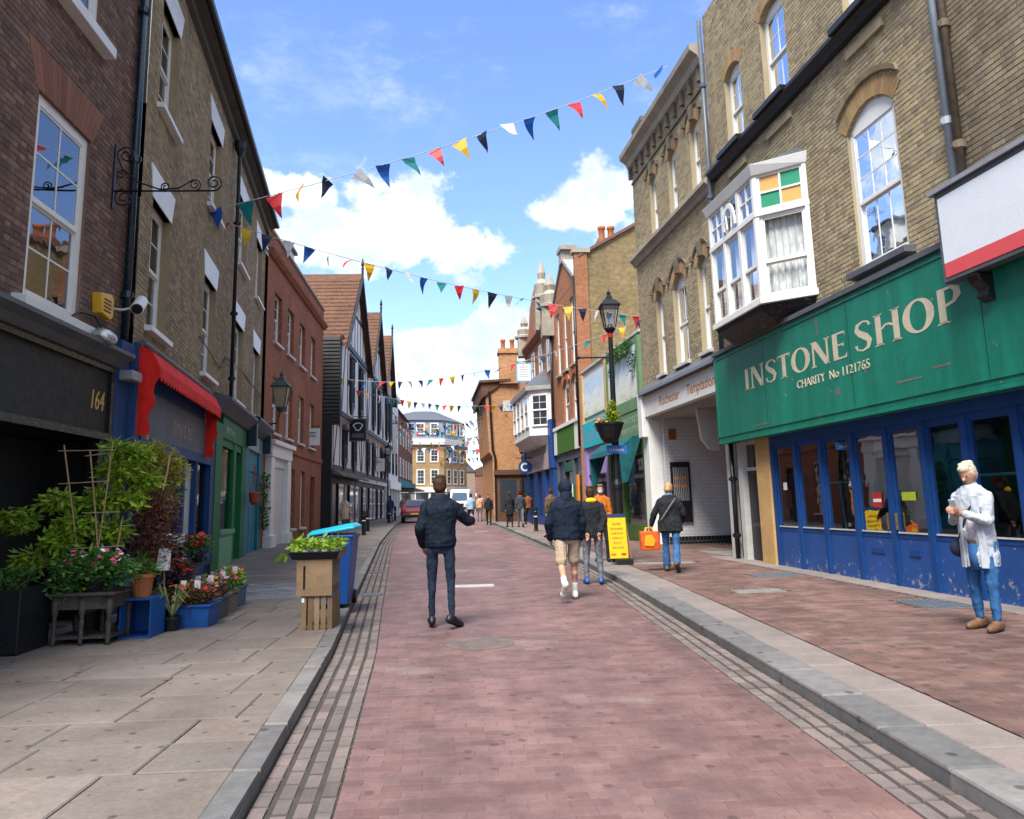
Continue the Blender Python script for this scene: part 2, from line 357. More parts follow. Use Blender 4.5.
def pavers(name, xlo, xhi, y0, y1, zf, mat, parent, bw=.21, bd=.105, skip=None, gap=.0024, jit=.0008, thick=.004, along=False):
    m = MB(); k = 0; y = y0
    V = []; Fc = []
    while y < y1:
        xm = y+bd/2; lo, hi = xlo(xm), xhi(xm)
        x = lo + (0 if k % 2 == 0 else -bw/2) + rnd.uniform(-.01, .01)
        while x < hi:
            a, b = max(x, lo), min(x+bw, hi); x += bw
            if b-a < .03: continue
            if skip and skip((a+b)/2, xm): continue
            z = rnd.uniform(-jit, jit); tl = rnd.uniform(-jit, jit)
            g = gap/2; c = .002; i = len(V)
            xa, xb, ya, yb = a+g, b-g, y+g, y+bd-g
            za, zb = zf(ya)+z, zf(yb)+z+tl
            V += [(xa, ya, za-thick), (xb, ya, za-thick), (xb, yb, zb-thick), (xa, yb, zb-thick), (xa+c, ya+c, za), (xb-c, ya+c, za), (xb-c, yb-c, zb), (xa+c, yb-c, zb)]
            Fc += [(i+4, i+5, i+6, i+7), (i, i+1, i+5, i+4), (i+1, i+2, i+6, i+5), (i+2, i+3, i+7, i+6), (i+3, i, i+4, i+7)]
        y += bd; k += 1
    m.v = V; m.f = Fc
    return m.build(name, mat, parent, kind='stuff', norm=False)
GL = .44
MARK = (gnd(455, 585), gnd(492, 582))
def roadskip(x, y):
    return False
pavers('road_pavers', lambda y: KL(y)+GL, lambda y: KR(y)-.35, 2.0, 58, gz, PINK, road, skip=roadskip)
m = strip(lambda y: KL(y), lambda y: KR(y), lambda y: gz(y)-.002, [58+i for i in range(93)]); m.build('far_road_surface', ROADM, road, norm=False)
# worn gutters: four lengthwise courses on the left, three on the right
GUT = island('gutter_sett', [(.16, .13, .118), (.23, .185, .165), (.19, .16, .148), (.26, .205, .185)], .75, .35, .5)
def gutter(name, edge, n, w, parent, sgn):
    V = []; Fc = []
    for r in range(n):
        y = 2.0+rnd.random()*.2
        while y < 58:
            L = .215; a, b = y+.007, y+L-.007; y += L
            o0 = sgn*(r*w+.012); o1 = sgn*((r+1)*w-.012); z = -.004*(1 if r in (0, n-1) else 2)+rnd.uniform(-.004, .004)
            p = [(edge(a)+o0, a), (edge(a)+o1, a), (edge(b)+o1, b), (edge(b)+o0, b)]; i = len(V)
            cx, cy = sum(q[0] for q in p)/4, sum(q[1] for q in p)/4
            V += [(q[0], q[1], gz(q[1])-.05) for q in p]+[(q[0]+(cx-q[0])*.12, q[1]+(cy-q[1])*.08, gz(q[1])+z) for q in p]
            Fc += [(i+4, i+5, i+6, i+7), (i, i+1, i+5, i+4), (i+1, i+2, i+6, i+5), (i+2, i+3, i+7, i+6), (i+3, i, i+4, i+7)]
    m = MB(); m.v = V; m.f = Fc; return m.build(name, GUT, parent, kind='stuff', norm=False)
gutter('gutter_setts', lambda y: KL(y), 4, GL/4, road, 1)
gutter('gutter_setts', lambda y: KR(y)-.35, 3, .115, road, 1)
strip(lambda y: KL(y)+GL+.002, lambda y: KR(y)-.352, lambda y: gz(y)-.0030, [2+i for i in range(57)]).build('paver_bed', roadbase, road, norm=False)
GJ = paint('gutter_dirt', (.07, .06, .055), .95, .4, 5)
strip(lambda y: KL(y), lambda y: KL(y)+GL-.004, lambda y: gz(y)-.0145, [1.8+i for i in range(57)]).build('gutter_bed', GJ, road, norm=False)
strip(lambda y: KR(y)-.345, lambda y: KR(y), lambda y: gz(y)-.0145, [1.8+i for i in range(57)]).build('gutter_bed', GJ, road, norm=False)
# manhole and drain covers in the road
COVER = paint('worn_iron_cover', (.16, .16, .17), .5, .4, 8, bump=.6)
def cover(name, x0, x1, y0, y1, zf, mat, parent, n=5):
    m = MB(); z = zf((y0+y1)/2)
    def s(u, v, h): return (x0+(x1-x0)*u, y0+(y1-y0)*v, zf(y0+(y1-y0)*v)+h)
    m.hexa([s(0, 0, -.02), s(1, 0, -.02), s(1, 1, -.02), s(0, 1, -.02), s(0, 0, .004), s(1, 0, .004), s(1, 1, .004), s(0, 1, .004)])
    for i in range(n):
        u0, u1 = (i+.2)/n, (i+.8)/n
        m.hexa([s(u0, .06, .003), s(u1, .06, .003), s(u1, .94, .003), s(u0, .94, .003), s(u0, .06, .011), s(u1, .06, .011), s(u1, .94, .011), s(u0, .94, .011)])
    return m.build(name, mat, parent)
m = MB(); m.lathe([(.36, -.03), (.36, .003), (.35, .005), (.33, .005), (.0, .005)], (.05, 8.75, gz(8.75)), 24)
for i in range(-4, 5):
    h = math.sqrt(max(0, .30**2-(i*.06)**2)); m.box(.05-h, .05+h, 8.75+i*.06-.02, 8.75+i*.06+.02, gz(8.75)-.01, gz(8.75)+.0075)
m.build('manhole_cover', paint('worn_brick_cover', (.19, .15, .14), .7, .4, 6), road)
for (px_, py_) in ((386, 594), (380, 572)):
    g = gnd(px_, py_); cover('drain_grate', KL(g.y)+.03, KL(g.y)+.40, g.y-.2, g.y+.2, lambda y: gz(y)-.004, COVER, road, 6)
g0 = gnd(472, 586); m = MB(); m.hexa([(g0.x-.38, g0.y-.2, gz(g0.y)-.01), (g0.x+.38, g0.y-.2, gz(g0.y)-.01), (g0.x+.38, g0.y+.2, gz(g0.y)-.01), (g0.x-.38, g0.y+.2, gz(g0.y)-.01),
    (g0.x-.38, g0.y-.2, gz(g0.y-.2)+.006), (g0.x+.38, g0.y-.2, gz(g0.y-.2)+.006), (g0.x+.38, g0.y+.2, gz(g0.y+.2)+.006), (g0.x-.38, g0.y+.2, gz(g0.y+.2)+.006)])
m.build('access_cover', paint('pale_cover', (.45, .44, .43), .6, .25, 5), road)
for dx, (px_, py_) in ((0, (483, 524)), (.1, (482, 532))):
    g = gnd(px_, py_)
    for k in range(3):
        mm = MB(); mm.poly(*[(g.x+u, g.y+v+k*.55, gz(g.y+v+k*.55)+.005) for u, v in ((-.3, 0), (.3, 0), (.3, .12), (-.3, .12))]); mm.build('road_marking', WHITE2, road, norm=False)
# ---- pavements
FLAG = paint('paving_bed', (.15, .13, .12), .95, .3, 4)
pl = tag(strip(lambda y: WL(y)-.6, lambda y: KL(y)+.0, lambda y: pz(y)-.03, ys).build('pavement_left', FLAG), kind='structure')
pr = tag(strip(lambda y: KR(y)-.0, lambda y: WR(y)+2.6, lambda y: pz(y)-.012, ys).build('pavement_right', roadbase), kind='structure')
slabM = []
for i, c in enumerate([(.225, .188, .168), (.20, .17, .152), (.245, .207, .185), (.188, .16, .146)]): slabM.append(paint('flagstone_%d' % i, c, .8, .28, 2.2, bump=.4, spots=5.5))
def slab(parent, p, zf, mat, name='paving_slab', th=.06, g=.006, ch=.008, up=0.0):
    cx, cy = sum(q[0] for q in p)/4, sum(q[1] for q in p)/4
    def ins(q, d):
        v = Vector((cx-q[0], cy-q[1])); L = v.length; return (q[0]+v.x/L*d*1.4, q[1]+v.y/L*d*1.4)
    a = [ins(q, g) for q in p]; b = [ins(q, g+ch) for q in p]; t = rnd.uniform(-.003, .003)+up
    m = MB(); m.loft([[(q[0], q[1], zf(q[1])-th) for q in a], [(q[0], q[1], zf(q[1])-ch+t) for q in a], [(q[0], q[1], zf(q[1])+t) for q in b]])
    return m.build(name, mat, parent)
y = 1.6; SET0, SET1 = 12.7, 15.0
while y < 25:
    d = rnd.choice((.55, .62, .7))
    if y < SET0 < y+d+.25: d = SET0-y
    if SET0-.01 <= y < SET1: y = SET1; continue
    x1 = KL(y+d/2)-.15; x = WL(y)-.05 if y > 12.3 else WL(y)-.05
    x -= rnd.uniform(0, .4)
    while x < x1-.05:
        w = rnd.uniform(.55, .95); xe = min(x+w, x1)
        if x1-xe < .2: xe = x1
        fa = lambda q, yy: q if q < x1-.01 else KL(yy)-.15
        slab(pl, [(x, y), (fa(xe, y), y), (fa(xe, y+d), y+d), (x, y+d)], pz, rnd.choice(slabM)); x = xe
    y += d
FARFLAG = bricktex('far_flags', (.24, .205, .185), (.21, .18, .162), (.15, .13, .12), .8, .75, .6)
strip(lambda y: WL(y)-.6, lambda y: KL(y)-.15, lambda y: pz(y)-.001, [25+i for i in range(100)]).build('far_flagstones', FARFLAG, pl, norm=False)
pavers('grey_setts', lambda y: WL(y), lambda y: KL(y)-.16, SET0, SET1, pz, island('granite_sett', [(.17, .18, .20), (.24, .25, .27), (.20, .21, .23), (.28, .28, .29)], .7, .3, .8), pl, .22, .115, jit=.004)
GRAN = [paint('kerb_granite_%d' % i, c, .7, .35, 9, bump=.5, spots=4) for i, c in enumerate([(.22, .21, .21), (.27, .26, .255), (.18, .178, .182)])]
def kerb(edge, sgn, w, parent, L=.92, y0=1.0, y1=62):
    y = y0
    while y < y1:
        l = L*rnd.uniform(.92, 1.08); a, b = y, y+l; y = b
        p = [(edge(a), a), (edge(b), b), (edge(b)+sgn*w, b), (edge(a)+sgn*w, a)]
        slab(parent, p, lambda yy: pz(yy), rnd.choice(GRAN), 'kerb_stone', .14, .004, .012, .006)
kerb(KL, -1, .15, pl); kerb(KR, 1, .30, pr, .8)
PAVR = island('pavement_paver', [(.20, .108, .088), (.255, .145, .118), (.22, .132, .112), (.175, .10, .088), (.275, .168, .138), (.23, .155, .135)], .75, .40, .5, .4, 50, 4.0)
def prskip(x, y):
    if WR(y)-x < .42 and y < 17: return True
    return any(a-.03 < x < b+.03 and c < y < d for a, b, c, d in PCOV)
PCOV = [(4.75, 5.5, 13.6, 14.25), (5.35, 6.0, 9.55, 10.4), (3.75, 4.5, 11.55, 12.05), (2.95, 4.6, 16.75, 17.2)]
pavers('pavement_pavers', lambda y: KR(y)+.72, lambda y: WR(y)+(.02 if y < 17.4 else 1.9), 1.5, 26, pz, PAVR, pr, skip=prskip)
strip(lambda y: KR(y)+.30, lambda y: WR(y)+.1, lambda y: pz(y)-.001, [26+i for i in range(90)]).build('far_pavers', bricktex('far_pavement_brick', (.24, .17, .15), (.29, .21, .19), (.18, .15, .13), .75, .21, .105), pr, norm=False)
BAND = [paint('concrete_band_%d' % i, c, .85, .3, 3) for i, c in enumerate([(.21, .18, .165), (.24, .20, .185)])]
y = 1.5
while y < 26:                       # brown edging blocks behind the kerb, and the threshold strip along the shop
    slab(pr, [(KR(y)+.31, y), (KR(y)+.71, y), (KR(y+.44)+.71, y+.44), (KR(y+.44)+.31, y+.44)], pz, rnd.choice(BAND), 'edging_block'); y += .44
y = 2.0
while y < 17.4:
    slab(pr, [(WR(y)-.40, y), (WR(y)+.15, y), (WR(y+.7)+.15, y+.7), (WR(y+.7)-.40, y+.7)], pz, rnd.choice(BAND), 'threshold_block', up=.012); y += .7
STEEL = paint('galvanised_cover', (.22, .25, .28), .45, .35, 10, metal=.4)
cover('cellar_cover', *PCOV[0], pz, STEEL, pr, 9); cover('cellar_cover', *PCOV[1], pz, STEEL, pr, 9)
for i in range(2):
    for j in range(4):
        a, b, c, d = PCOV[2]; w, h = (b-a)/4, (d-c)/2
        slab(pr, [(a+j*w, c+i*h), (a+j*w+w, c+i*h), (a+j*w+w, c+i*h+h), (a+j*w, c+i*h+h)], pz, slabM[2] if (i+j) % 2 else GRAN[1], 'cover_tile')
a, b, c, d = PCOV[3]
for j in range(3): slab(pr, [(a+j*.55, c), (a+j*.55+.55, c), (a+j*.55+.55, d), (a+j*.55, d)], pz, GRAN[1], 'paving_slab')
# ------------------------------------------------------------------ building helpers
def cut(iv, a, b):
    r = []
    for p, q in iv:
        if b <= p or a >= q: r.append((p, q)); continue
        if a > p: r.append((p, a))
        if b < q: r.append((b, q))
    return r
def arch_half(w, rise):      # circle radius for a segmental arch
    return (w*w/4+rise*rise)/(2*rise)
def brick_wall(F, parent, y0, y1, z0, z1, ops, mat, mortar, top=None, reveal=None, bl=.225, bh=.075, depth=.20, jit=.0025):
    V = []; Fc = []; m = MB(); k = 0; z = z0
    while z < z1-.01:
        zt = min(z+bh, z1); zm = (z+zt)/2; iv = [(y0, y1)]
        for o in ops:
            ya, yb, za, zb = o[:4]; rise = o[4] if len(o) > 4 else 0
            if za <= zm <= zb: iv = cut(iv, ya, yb)
            elif rise and zb < zm < zb+rise:
                Rr = arch_half(yb-ya, rise); c = zb+rise-Rr; h = math.sqrt(max(0, Rr*Rr-(zm-c)**2)); mid = (ya+yb)/2
                iv = cut(iv, mid-h, mid+h)
        if top:
            n = 60; ok = [y0+(y1-y0)*(i+.5)/n for i in range(n) if top(y0+(y1-y0)*(i+.5)/n) > zm]
            iv = [(max(p, min(ok)), min(q, max(ok))) for p, q in iv if ok and min(q, max(ok)) > max(p, min(ok))]
        for p, q in iv: m.poly(F(p, z, -.006), F(q, z, -.006), F(q, zt, -.006), F(p, zt, -.006))
        if mat is not None:
            half = bl/2; y = y0-(half*1.5 if k % 2 else 0); i2 = 0
            while y < y1:
                w = bl if i2 % 2 == 0 else half; a0, b0 = y, y+w; y = b0; i2 += 1
                for p, q in iv:
                    a, b = max(a0, p), min(b0, q)
                    if b-a < .025: continue
                    j = rnd.uniform(-jit, jit); i = len(V); g = .0045
                    pa, pb, qa, qb = a+g, b-g, z+g, zt-g; c = .004
                    V.extend([F(pa, qa, -.008), F(pb, qa, -.008), F(pb, qb, -.008), F(pa, qb, -.008), F(pa+c, qa+c, j), F(pb-c, qa+c, j), F(pb-c, qb-c, j), F(pa+c, qb-c, j)])
                    Fc.extend([(i+4, i+5, i+6, i+7), (i, i+1, i+5, i+4), (i+1, i+2, i+6, i+5), (i+2, i+3, i+7, i+6), (i+3, i, i+4, i+7)])
        z = zt; k += 1
    wall = m.build('wall', mortar, parent, norm=False)
    if V:
        b = MB(); b.v = V; b.f = Fc; b.build('bricks', mat, wall, kind='stuff', norm=False)
    for o in ops:
        r = MB(); ya, yb, za, zb = o[:4]; rise = o[4] if len(o) > 4 else 0
        ring = [(ya, za), (yb, za), (yb, zb)]+list(reversed(arc(ya, yb, zb, rise)))[1:-1]+[(ya, zb)]
        n = len(ring); r.add([F(u, z, 0) for u, z in ring]+[F(u, z, -depth) for u, z in ring], [(i, (i+1) % n, n+(i+1) % n, n+i) for i in range(n)])
        r.build('reveal', reveal or mortar, wall, norm=False)
    return wall
def arc(ya, yb, zb, rise, n=10):
    if not rise: return [(ya, zb), (yb, zb)]
    Rr = arch_half(yb-ya, rise); c = zb+rise-Rr; a = math.asin(min(1, (yb-ya)/2/Rr)); mid = (ya+yb)/2
    if rise > (yb-ya)/2-1e-6: a = PI/2
    return [(mid+Rr*math.sin(-a+2*a*i/n), c+Rr*math.cos(-a+2*a*i/n)) for i in range(n+1)]
def sash(F, parent, ya, yb, za, zb, rise=0, mat=None, cols=2, rup=2, rlo=2, fw=.07, sb=.10, gl=None, back='dark', split=.5, sill=None, bar=.022, far=False, name='window'):
    mat = mat or WHITE; gl = gl or GLASS; m = MB(); d0, d1 = -sb-.06, -sb
    m.fbox(F, ya, ya+fw, za, zb, d0, d1); m.fbox(F, yb-fw, yb, za, zb, d0, d1); m.fbox(F, ya+fw, yb-fw, za, za+fw, d0, d1+.004)
    if rise: m.prism(F, [(ya+fw, zb-fw*.6), (yb-fw, zb-fw*.6)]+[p for p in reversed(arc(ya, yb, zb, rise))], d0, d1)
    else: m.fbox(F, ya+fw, yb-fw, zb-fw, zb, d0, d1)
    zi0, zi1 = za+fw, zb-fw*(.6 if rise else 1); zm = zi0+(zi1-zi0)*split
    m.fbox(F, ya+fw, yb-fw, zm-.022, zm+.022, d0+.01, d1+.002)
    w = m.build(name, mat, parent)
    ia, ib = ya+fw, yb-fw
    for (lo, hi, rows, off) in ((zi0, zm-.022, rlo, -.035), (zm+.022, zi1, rup, -.012)):
        if hi-lo < .05: continue
        st = .03; b = MB(); pa, pb, pc, pd = ia+st, ib-st, lo+st, hi-st
        b.fbox(F, ia, pa, lo, hi, d1+off-.02, d1+off-.001); b.fbox(F, pb, ib, lo, hi, d1+off-.02, d1+off-.001)
        b.fbox(F, pa, pb, lo, pc, d1+off-.02, d1+off-.001); b.fbox(F, pa, pb, pd, hi, d1+off-.02, d1+off-.001)
        for i in range(1, cols): u = pa+(pb-pa)*i/cols; b.fbox(F, u-bar/2, u+bar/2, pc, pd, d1+off-.016, d1+off-.003)
        for i in range(1, rows): v = pc+(pd-pc)*i/rows; b.fbox(F, pa, pb, v-bar/2, v+bar/2, d1+off-.017, d1+off-.004)
        b.build('sash_frame', mat, w)
        if far:
            p = MB(); p.poly(*[F(u, v, d1+off-.012) for u, v in ((pa, pc), (pb, pc), (pb, pd), (pa, pd))]); p.build('pane', gl, w, norm=False); continue
        for i in range(cols):
            for j in range(rows):
                u0, u1, v0, v1 = pa+(pb-pa)*i/cols, pa+(pb-pa)*(i+1)/cols, pc+(pd-pc)*j/rows, pc+(pd-pc)*(j+1)/rows
                t1, t2 = rnd.uniform(-.002, .002), rnd.uniform(-.002, .002)
                p = MB(); p.poly(F(u0, v0, d1+off-.010+t1), F(u1, v0, d1+off-.010-t2), F(u1, v1, d1+off-.010-t1), F(u0, v1, d1+off-.010+t2)); p.build('pane', gl, w, norm=False)
    if not far:
        r = MB(); e = d0-.55
        for q in (((ya, za), (yb, za)), ((yb, za), (yb, zb)), ((yb, zb), (ya, zb)), ((ya, zb), (ya, za))): r.poly(F(*q[0], d0), F(*q[1], d0), F(*q[1], e), F(*q[0], e))
        r.poly(F(ya, za, e), F(yb, za, e), F(yb, zb, e), F(ya, zb, e)); r.build('interior', DARKROOM, w, norm=False)
        if back != 'dark':
            c = MB(); n = 24; f0, f1 = back if isinstance(back, tuple) else (0, 1)
            top, bot = zb-.02, za+.02
            for i in range(n):
                u0, u1 = ya+.03+(yb-ya-.06)*(f0+(f1-f0)*i/n), ya+.03+(yb-ya-.06)*(f0+(f1-f0)*(i+1)/n)
                c.poly(F(u0, bot, d0-.10-.025*math.sin(i*1.7)), F(u1, bot, d0-.10-.025*math.sin(i*1.7+1.7)), F(u1, top, d0-.10-.02*math.sin(i*1.7+1.7)), F(u0, top, d0-.10-.02*math.sin(i*1.7)))
            c.build('curtain', CURTAIN, w, norm=False)
    if sill:
        sm, h, ov, pr_ = sill; s = MB(); s.hexa([F(ya-ov, za-h, -.10), F(yb+ov, za-h, -.10), F(yb+ov, za-h, pr_), F(ya-ov, za-h, pr_), F(ya-ov, za+.01, -.10), F(yb+ov, za+.01, -.10), F(yb+ov, za-.02, pr_), F(ya-ov, za-.02, pr_)]); s.build('sill', sm, w, bevel=.006)
    return w
def part(name, mat, parent, *boxes, F=None, bevel=0, label=None):
    first = None                      # pieces that do not touch become parts of their own
    left = list(boxes)
    while left:
        grp = [left.pop(0)]; grew = True
        while grew:
            grew = False
            for b in list(left):
                if any(all(b[k] <= g[k+1]+.002 and b[k+1] >= g[k]-.002 for k in (0, 2, 4)) for g in grp): grp.append(b); left.remove(b); grew = True
        m = MB()
        for b in grp: m.fbox(F, *b)
        o = m.build(name, mat, parent, bevel=bevel, label=label); first = first or o
    return first
def shell(F, parent, y0, y1, z0, z1, depth, mat, name='building_core', inner=.75):
    """the body behind the facade, set back so that rooms and recesses have their place"""
    m = MB(); m.fbox(F, y0+.02, y1-.02, z0, z1-.05, -depth, -inner); return m.build(name, mat, parent)
def pane(F, parent, u0, u1, z0, z1, o, gl, name='pane'):
    m = MB(); m.poly(F(u0, z0, o), F(u1, z0, o), F(u1, z1, o), F(u0, z1, o)); return m.build(name, gl, parent, norm=False)
def room(F, parent, u0, u1, z0, z1, o0, o1, mat, name='shop_interior'):
    m = MB()
    for q in (((u0, z0), (u1, z0)), ((u1, z0), (u1, z1)), ((u1, z1), (u0, z1)), ((u0, z1), (u0, z0))): m.poly(F(*q[0], o0), F(*q[1], o0), F(*q[1], o1), F(*q[0], o1))
    m.poly(F(u0, z0, o1), F(u1, z0, o1), F(u1, z1, o1), F(u0, z1, o1)); return m.build(name, mat, parent, norm=False)
def panel(F, parent, u0, u1, z0, z1, o, mat, name='panel', bd=.05):
    """raised and fielded joinery panel"""
    m = MB(); m.fbox(F, u0, u1, z0, z1, o-.03, o); m.build(name, mat, parent)
    m = MB(); a = [F(u0+bd, z0+bd, o-.002), F(u1-bd, z0+bd, o-.002), F(u1-bd, z1-bd, o-.002), F(u0+bd, z1-bd, o-.002)]; e = bd+.025
    b = [F(u0+e, z0+e, o+.012), F(u1-e, z0+e, o+.012), F(u1-e, z1-e, o+.012), F(u0+e, z1-e, o+.012)]; m.loft([a, b]); return m.build('panel_field', mat, parent)
def downpipe(name, label, pts, r, mat, clips=(), group=None):
    t = thing(name, label, 'drainpipe', pts[-1], group=group); m = MB(); m.tube(pts, r, 10); m.build('pipe', mat, t, smooth=True)
    for c in clips:
        m = MB(); p = Vector(c); m.lathe([(r+.022, -.05), (r+.022, .05)], p, 10); m.box(p.x-.09, p.x+.09, p.y-.015, p.y+.015, p.z-.03, p.z+.03); m.build('collar', mat, t)
    return t
# ------------------------------------------------------------------ LEFT 1: dark red-brown brick, black shopfront 164
F1 = frame(-4.62, -.03, 1)
BR_DARK = island('purple_brick', [(.17, .095, .075), (.23, .13, .095), (.13, .08, .07), (.26, .155, .115), (.19, .12, .10), (.32, .20, .15)], .9, .28, .9)
REDRUB = island('rubbed_red_brick', [(.26, .115, .075), (.31, .14, .09), (.22, .095, .065)], .85, .25, 1.2)
L1 = thing('brick_house', 'dark red-brown brick house with black shopfront numbered 164 and white sash window', 'house', (-5, 9, 0))
brick_wall(F1, L1, 4.0, 11.52, 3.30, 11.2, [(8.72, 10.05, 3.84, 6.28), (5.2, 6.5, 3.84, 6.28), (8.72, 10.05, 7.75, 9.6), (5.2, 6.5, 7.75, 9.6)], BR_DARK, SOOTM, reveal=BR_DARK)
shell(F1, L1, 4.0, 11.5, 0, 11.1, 7, DARKROOM)
for a in (8.72, 5.2):
    for z0, z1 in ((3.84, 6.28), (7.75, 9.6)):
        sash(F1, L1, a, a+1.33 if a > 6 else a+1.3, z0, z1, 0, WHITE, 2, 2, 2, .12, .04, back='dark', split=.48, sill=(WHITE, .17, .22, .16))
        v = MB(); n = 15
        for i in range(n):
            t0, t1 = i/n, (i+1)/n; b0, b1 = a-.05, a+1.38; s0, s1 = a-.33, a+1.66
            v.prism(F1, [(b0+(b1-b0)*t0+.003, z1+.01), (b0+(b1-b0)*t1-.003, z1+.01), (s0+(s1-s0)*t1-.003, z1+.52), (s0+(s1-s0)*t0+.003, z1+.52)], -.01, .004)
        v.build('flat_arch', REDRUB, L1, label='fan of orange-red rubbed bricks over the window')
# toothed brick edge pilaster by the pipe
BLK2 = paint('black_gloss', (.012, .016, .018), .28, .5, 1.2)
part('fascia', paint('fascia_black', (.014, .02, .022), .5, .5, .8), L1, (4.0, 11.0, 2.53, 3.40, -.02, .06), F=F1)
part('fascia_frame', BLK2, L1, (4.0, 11.0, 2.45, 2.54, -.02, .11), (4.0, 11.0, 3.36, 3.44, -.02, .12), (10.93, 11.02, 2.54, 3.36, -.02, .10), F=F1)
m = MB(); m.prism(lambda u, z, o: F1(o, z, u), [(0, 3.44), (.16, 3.44), (.24, 3.52), (.34, 3.58), (.34, 3.63), (0, 3.72)], 4.0, 11.06); m.build('cornice', LEAD, L1)
letters(F1, '164', 10.38, 2.83, .062, .36, paint('gilt', (.62, .42, .12), .4, .2), L1, sgn=1, xs=.8, shear=.12)
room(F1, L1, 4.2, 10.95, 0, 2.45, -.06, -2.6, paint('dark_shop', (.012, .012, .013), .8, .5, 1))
part('shop_frame', BLK2, L1, (4.0, 4.25, 0, 2.45, -.1, .04), (7.3, 7.5, 0, 2.45, -.1, .04), (10.8, 11.02, 0, 2.45, -.1, .04), (4.25, 7.3, 0, .7, -.1, .0), F=F1)
pane(F1, L1, 4.25, 7.3, .7, 2.45, -.05, SHOPGLASS)
part('door', BLK2, L1, (7.5, 8.5, .1, 2.4, -.12, -.06), F=F1)
BLUEP = paint('navy_blue_paint', (.012, .065, .21), .6, .35, 2.0)
m = MB(); m.fbox(F1, 11.06, 11.5, 0, 3.62, -.05, .10); m.fbox(F1, 11.04, 11.52, 3.62, 3.85, -.05, .16); m.fbox(F1, 11.05, 11.51, 0, .35, -.05, .13); m.build('pilaster', BLUEP, L1, bevel=.01, label='navy blue pilaster at the end of the black shopfront')
part('pilaster_lamp', paint('grey_lamp', (.32, .33, .35), .4), L1, (11.12, 11.46, 3.30, 3.44, .10, .30), F=F1, bevel=.02)
m = MB(); m.prism(lambda u, z, o: F1(o, z, u), [(.0, 11.2), (.28, 11.25), (.34, 11.4), (0, 11.5)], 4.0, 11.52); m.build('eaves', BLACK, L1)
downpipe('downpipe', 'glossy blue-black drainpipe between the dark red and the yellow brick house', [F1(11.3, 11.2, .08), F1(11.3, 3.8, .08)], .055, paint('pipe_blueblack', (.01, .03, .05), .25, .3), [F1(11.3, z, .08) for z in (9.0, 6.6, 4.55)])
# things fixed to this wall
t = thing('alarm_box', 'yellow burglar alarm box on the dark brick wall above 164', 'alarm box', F1(10.75, 4.2, .0)); m = MB()
m.prism(F1, [(10.37, 4.34), (10.42, 4.08), (10.70, 4.04), (10.77, 4.11), (10.77, 4.34), (10.70, 4.39)], 0, .13); m.build('case', paint('alarm_yellow', (.72, .40, .03), .35, .15), t, bevel=.012)
part('grille', BLACK, t, *[(10.46, 10.68, 4.12+i*.05, 4.14+i*.05, .13, .134) for i in range(4)], F=F1)
t = thing('security_camera', 'white security camera on a short arm over the black shop', 'security camera', F1(11.2, 4.3, .0)); m = MB(); m.tube([F1(10.8, 4.24, 0), F1(10.85, 4.22, .2), F1(10.95, 4.28, .36)], .018, 8); m.build('arm', WHITE2, t)
m = MB(); m.frust(F1(10.80, 4.22, .42), F1(11.16, 4.42, .34), .085, .085, 14); m.build('housing', WHITE, t, smooth=False, bevel=.01)
m = MB(); m.frust(F1(10.795, 4.217, .421), F1(10.785, 4.21, .423), .075, .07, 14); m.build('lens', BLACK, t)
t = thing('floodlight', 'silver round floodlight with looped cable above the 164 fascia', 'floodlight', F1(10.5, 3.65, .1)); m = MB()
c = Vector(F1(10.15, 3.70, .30)); m.ball(c, .15, .17, .10, rot=Matrix.Rotation(.5, 3, 'Y')); m.build('reflector_housing', paint('dull_silver', (.55, .56, .56), .3, .2, metal=.8), t, smooth=True)
m = MB(); m.tube([F1(8.2, 3.66, .02), F1(9.3, 3.68, .03), F1(9.6, 3.78, .06), F1(9.85, 3.95, .1), F1(10.05, 3.95, .2), F1(10.13, 3.78, .28)], .02, 6); m.build('cable', IRON, t)
m = MB(); m.tube([F1(10.1, 3.58, .2), F1(10.12, 3.64, .25), c], .02, 6); m.build('bracket', IRON, t)
# wrought-iron sign bracket
t = thing('sign_bracket', 'black wrought-iron sign bracket with scrolls on the dark brick wall', 'bracket', F1(11.1, 5.8, 0))
bx = Vector(F1(10.8, 0, 0)); BZ = at(150, 191, 10.8).z
def spiral(cx, cz, r0, a0, turns, sgn=1, n=26):
    return [bx+Vector((cx+r0*(1-.75*i/n)*math.cos(a0+sgn*2*PI*turns*i/n), 0, cz+r0*(1-.75*i/n)*math.sin(a0+sgn*2*PI*turns*i/n))) for i in range(n+1)]
m = MB(); m.tube([bx+Vector((.0, 0, BZ)), bx+Vector((1.38, 0, BZ))]+spiral(1.38, BZ+.12, .12, -PI/2, 1.6, 1), .013, 6); m.build('bar', IRON, t, smooth=True)
for args in ((.16, BZ+.53, .13, PI, 1.5, -1), (.10, BZ+.24, .07, 0, 1.4, 1), (.16, BZ-.10, .14, PI/2, 1.6, 1), (.72, BZ+.06, .07, -PI/2, 1.5, -1), (1.12, BZ+.09, .09, -PI/2, 1.6, 1)):
    m = MB(); m.tube(spiral(*args), .011, 6); m.build('scroll', IRON, t, smooth=True)
m = MB(); m.tube([bx+Vector((.04, 0, BZ+.5)), bx+Vector((.12, 0, BZ+.32)), bx+Vector((.34, 0, BZ+.13)), bx+Vector((.65, 0, BZ+.02)), bx+Vector((.9, 0, BZ+.04)), bx+Vector((1.1, 0, BZ+.17))], .012, 6); m.build('stay', IRON, t, smooth=True)
m = MB(); m.box(bx.x-.02, bx.x+.02, bx.y-.03, bx.y+.03, BZ-.25, BZ+.68); m.build('wall_plate', IRON, t)
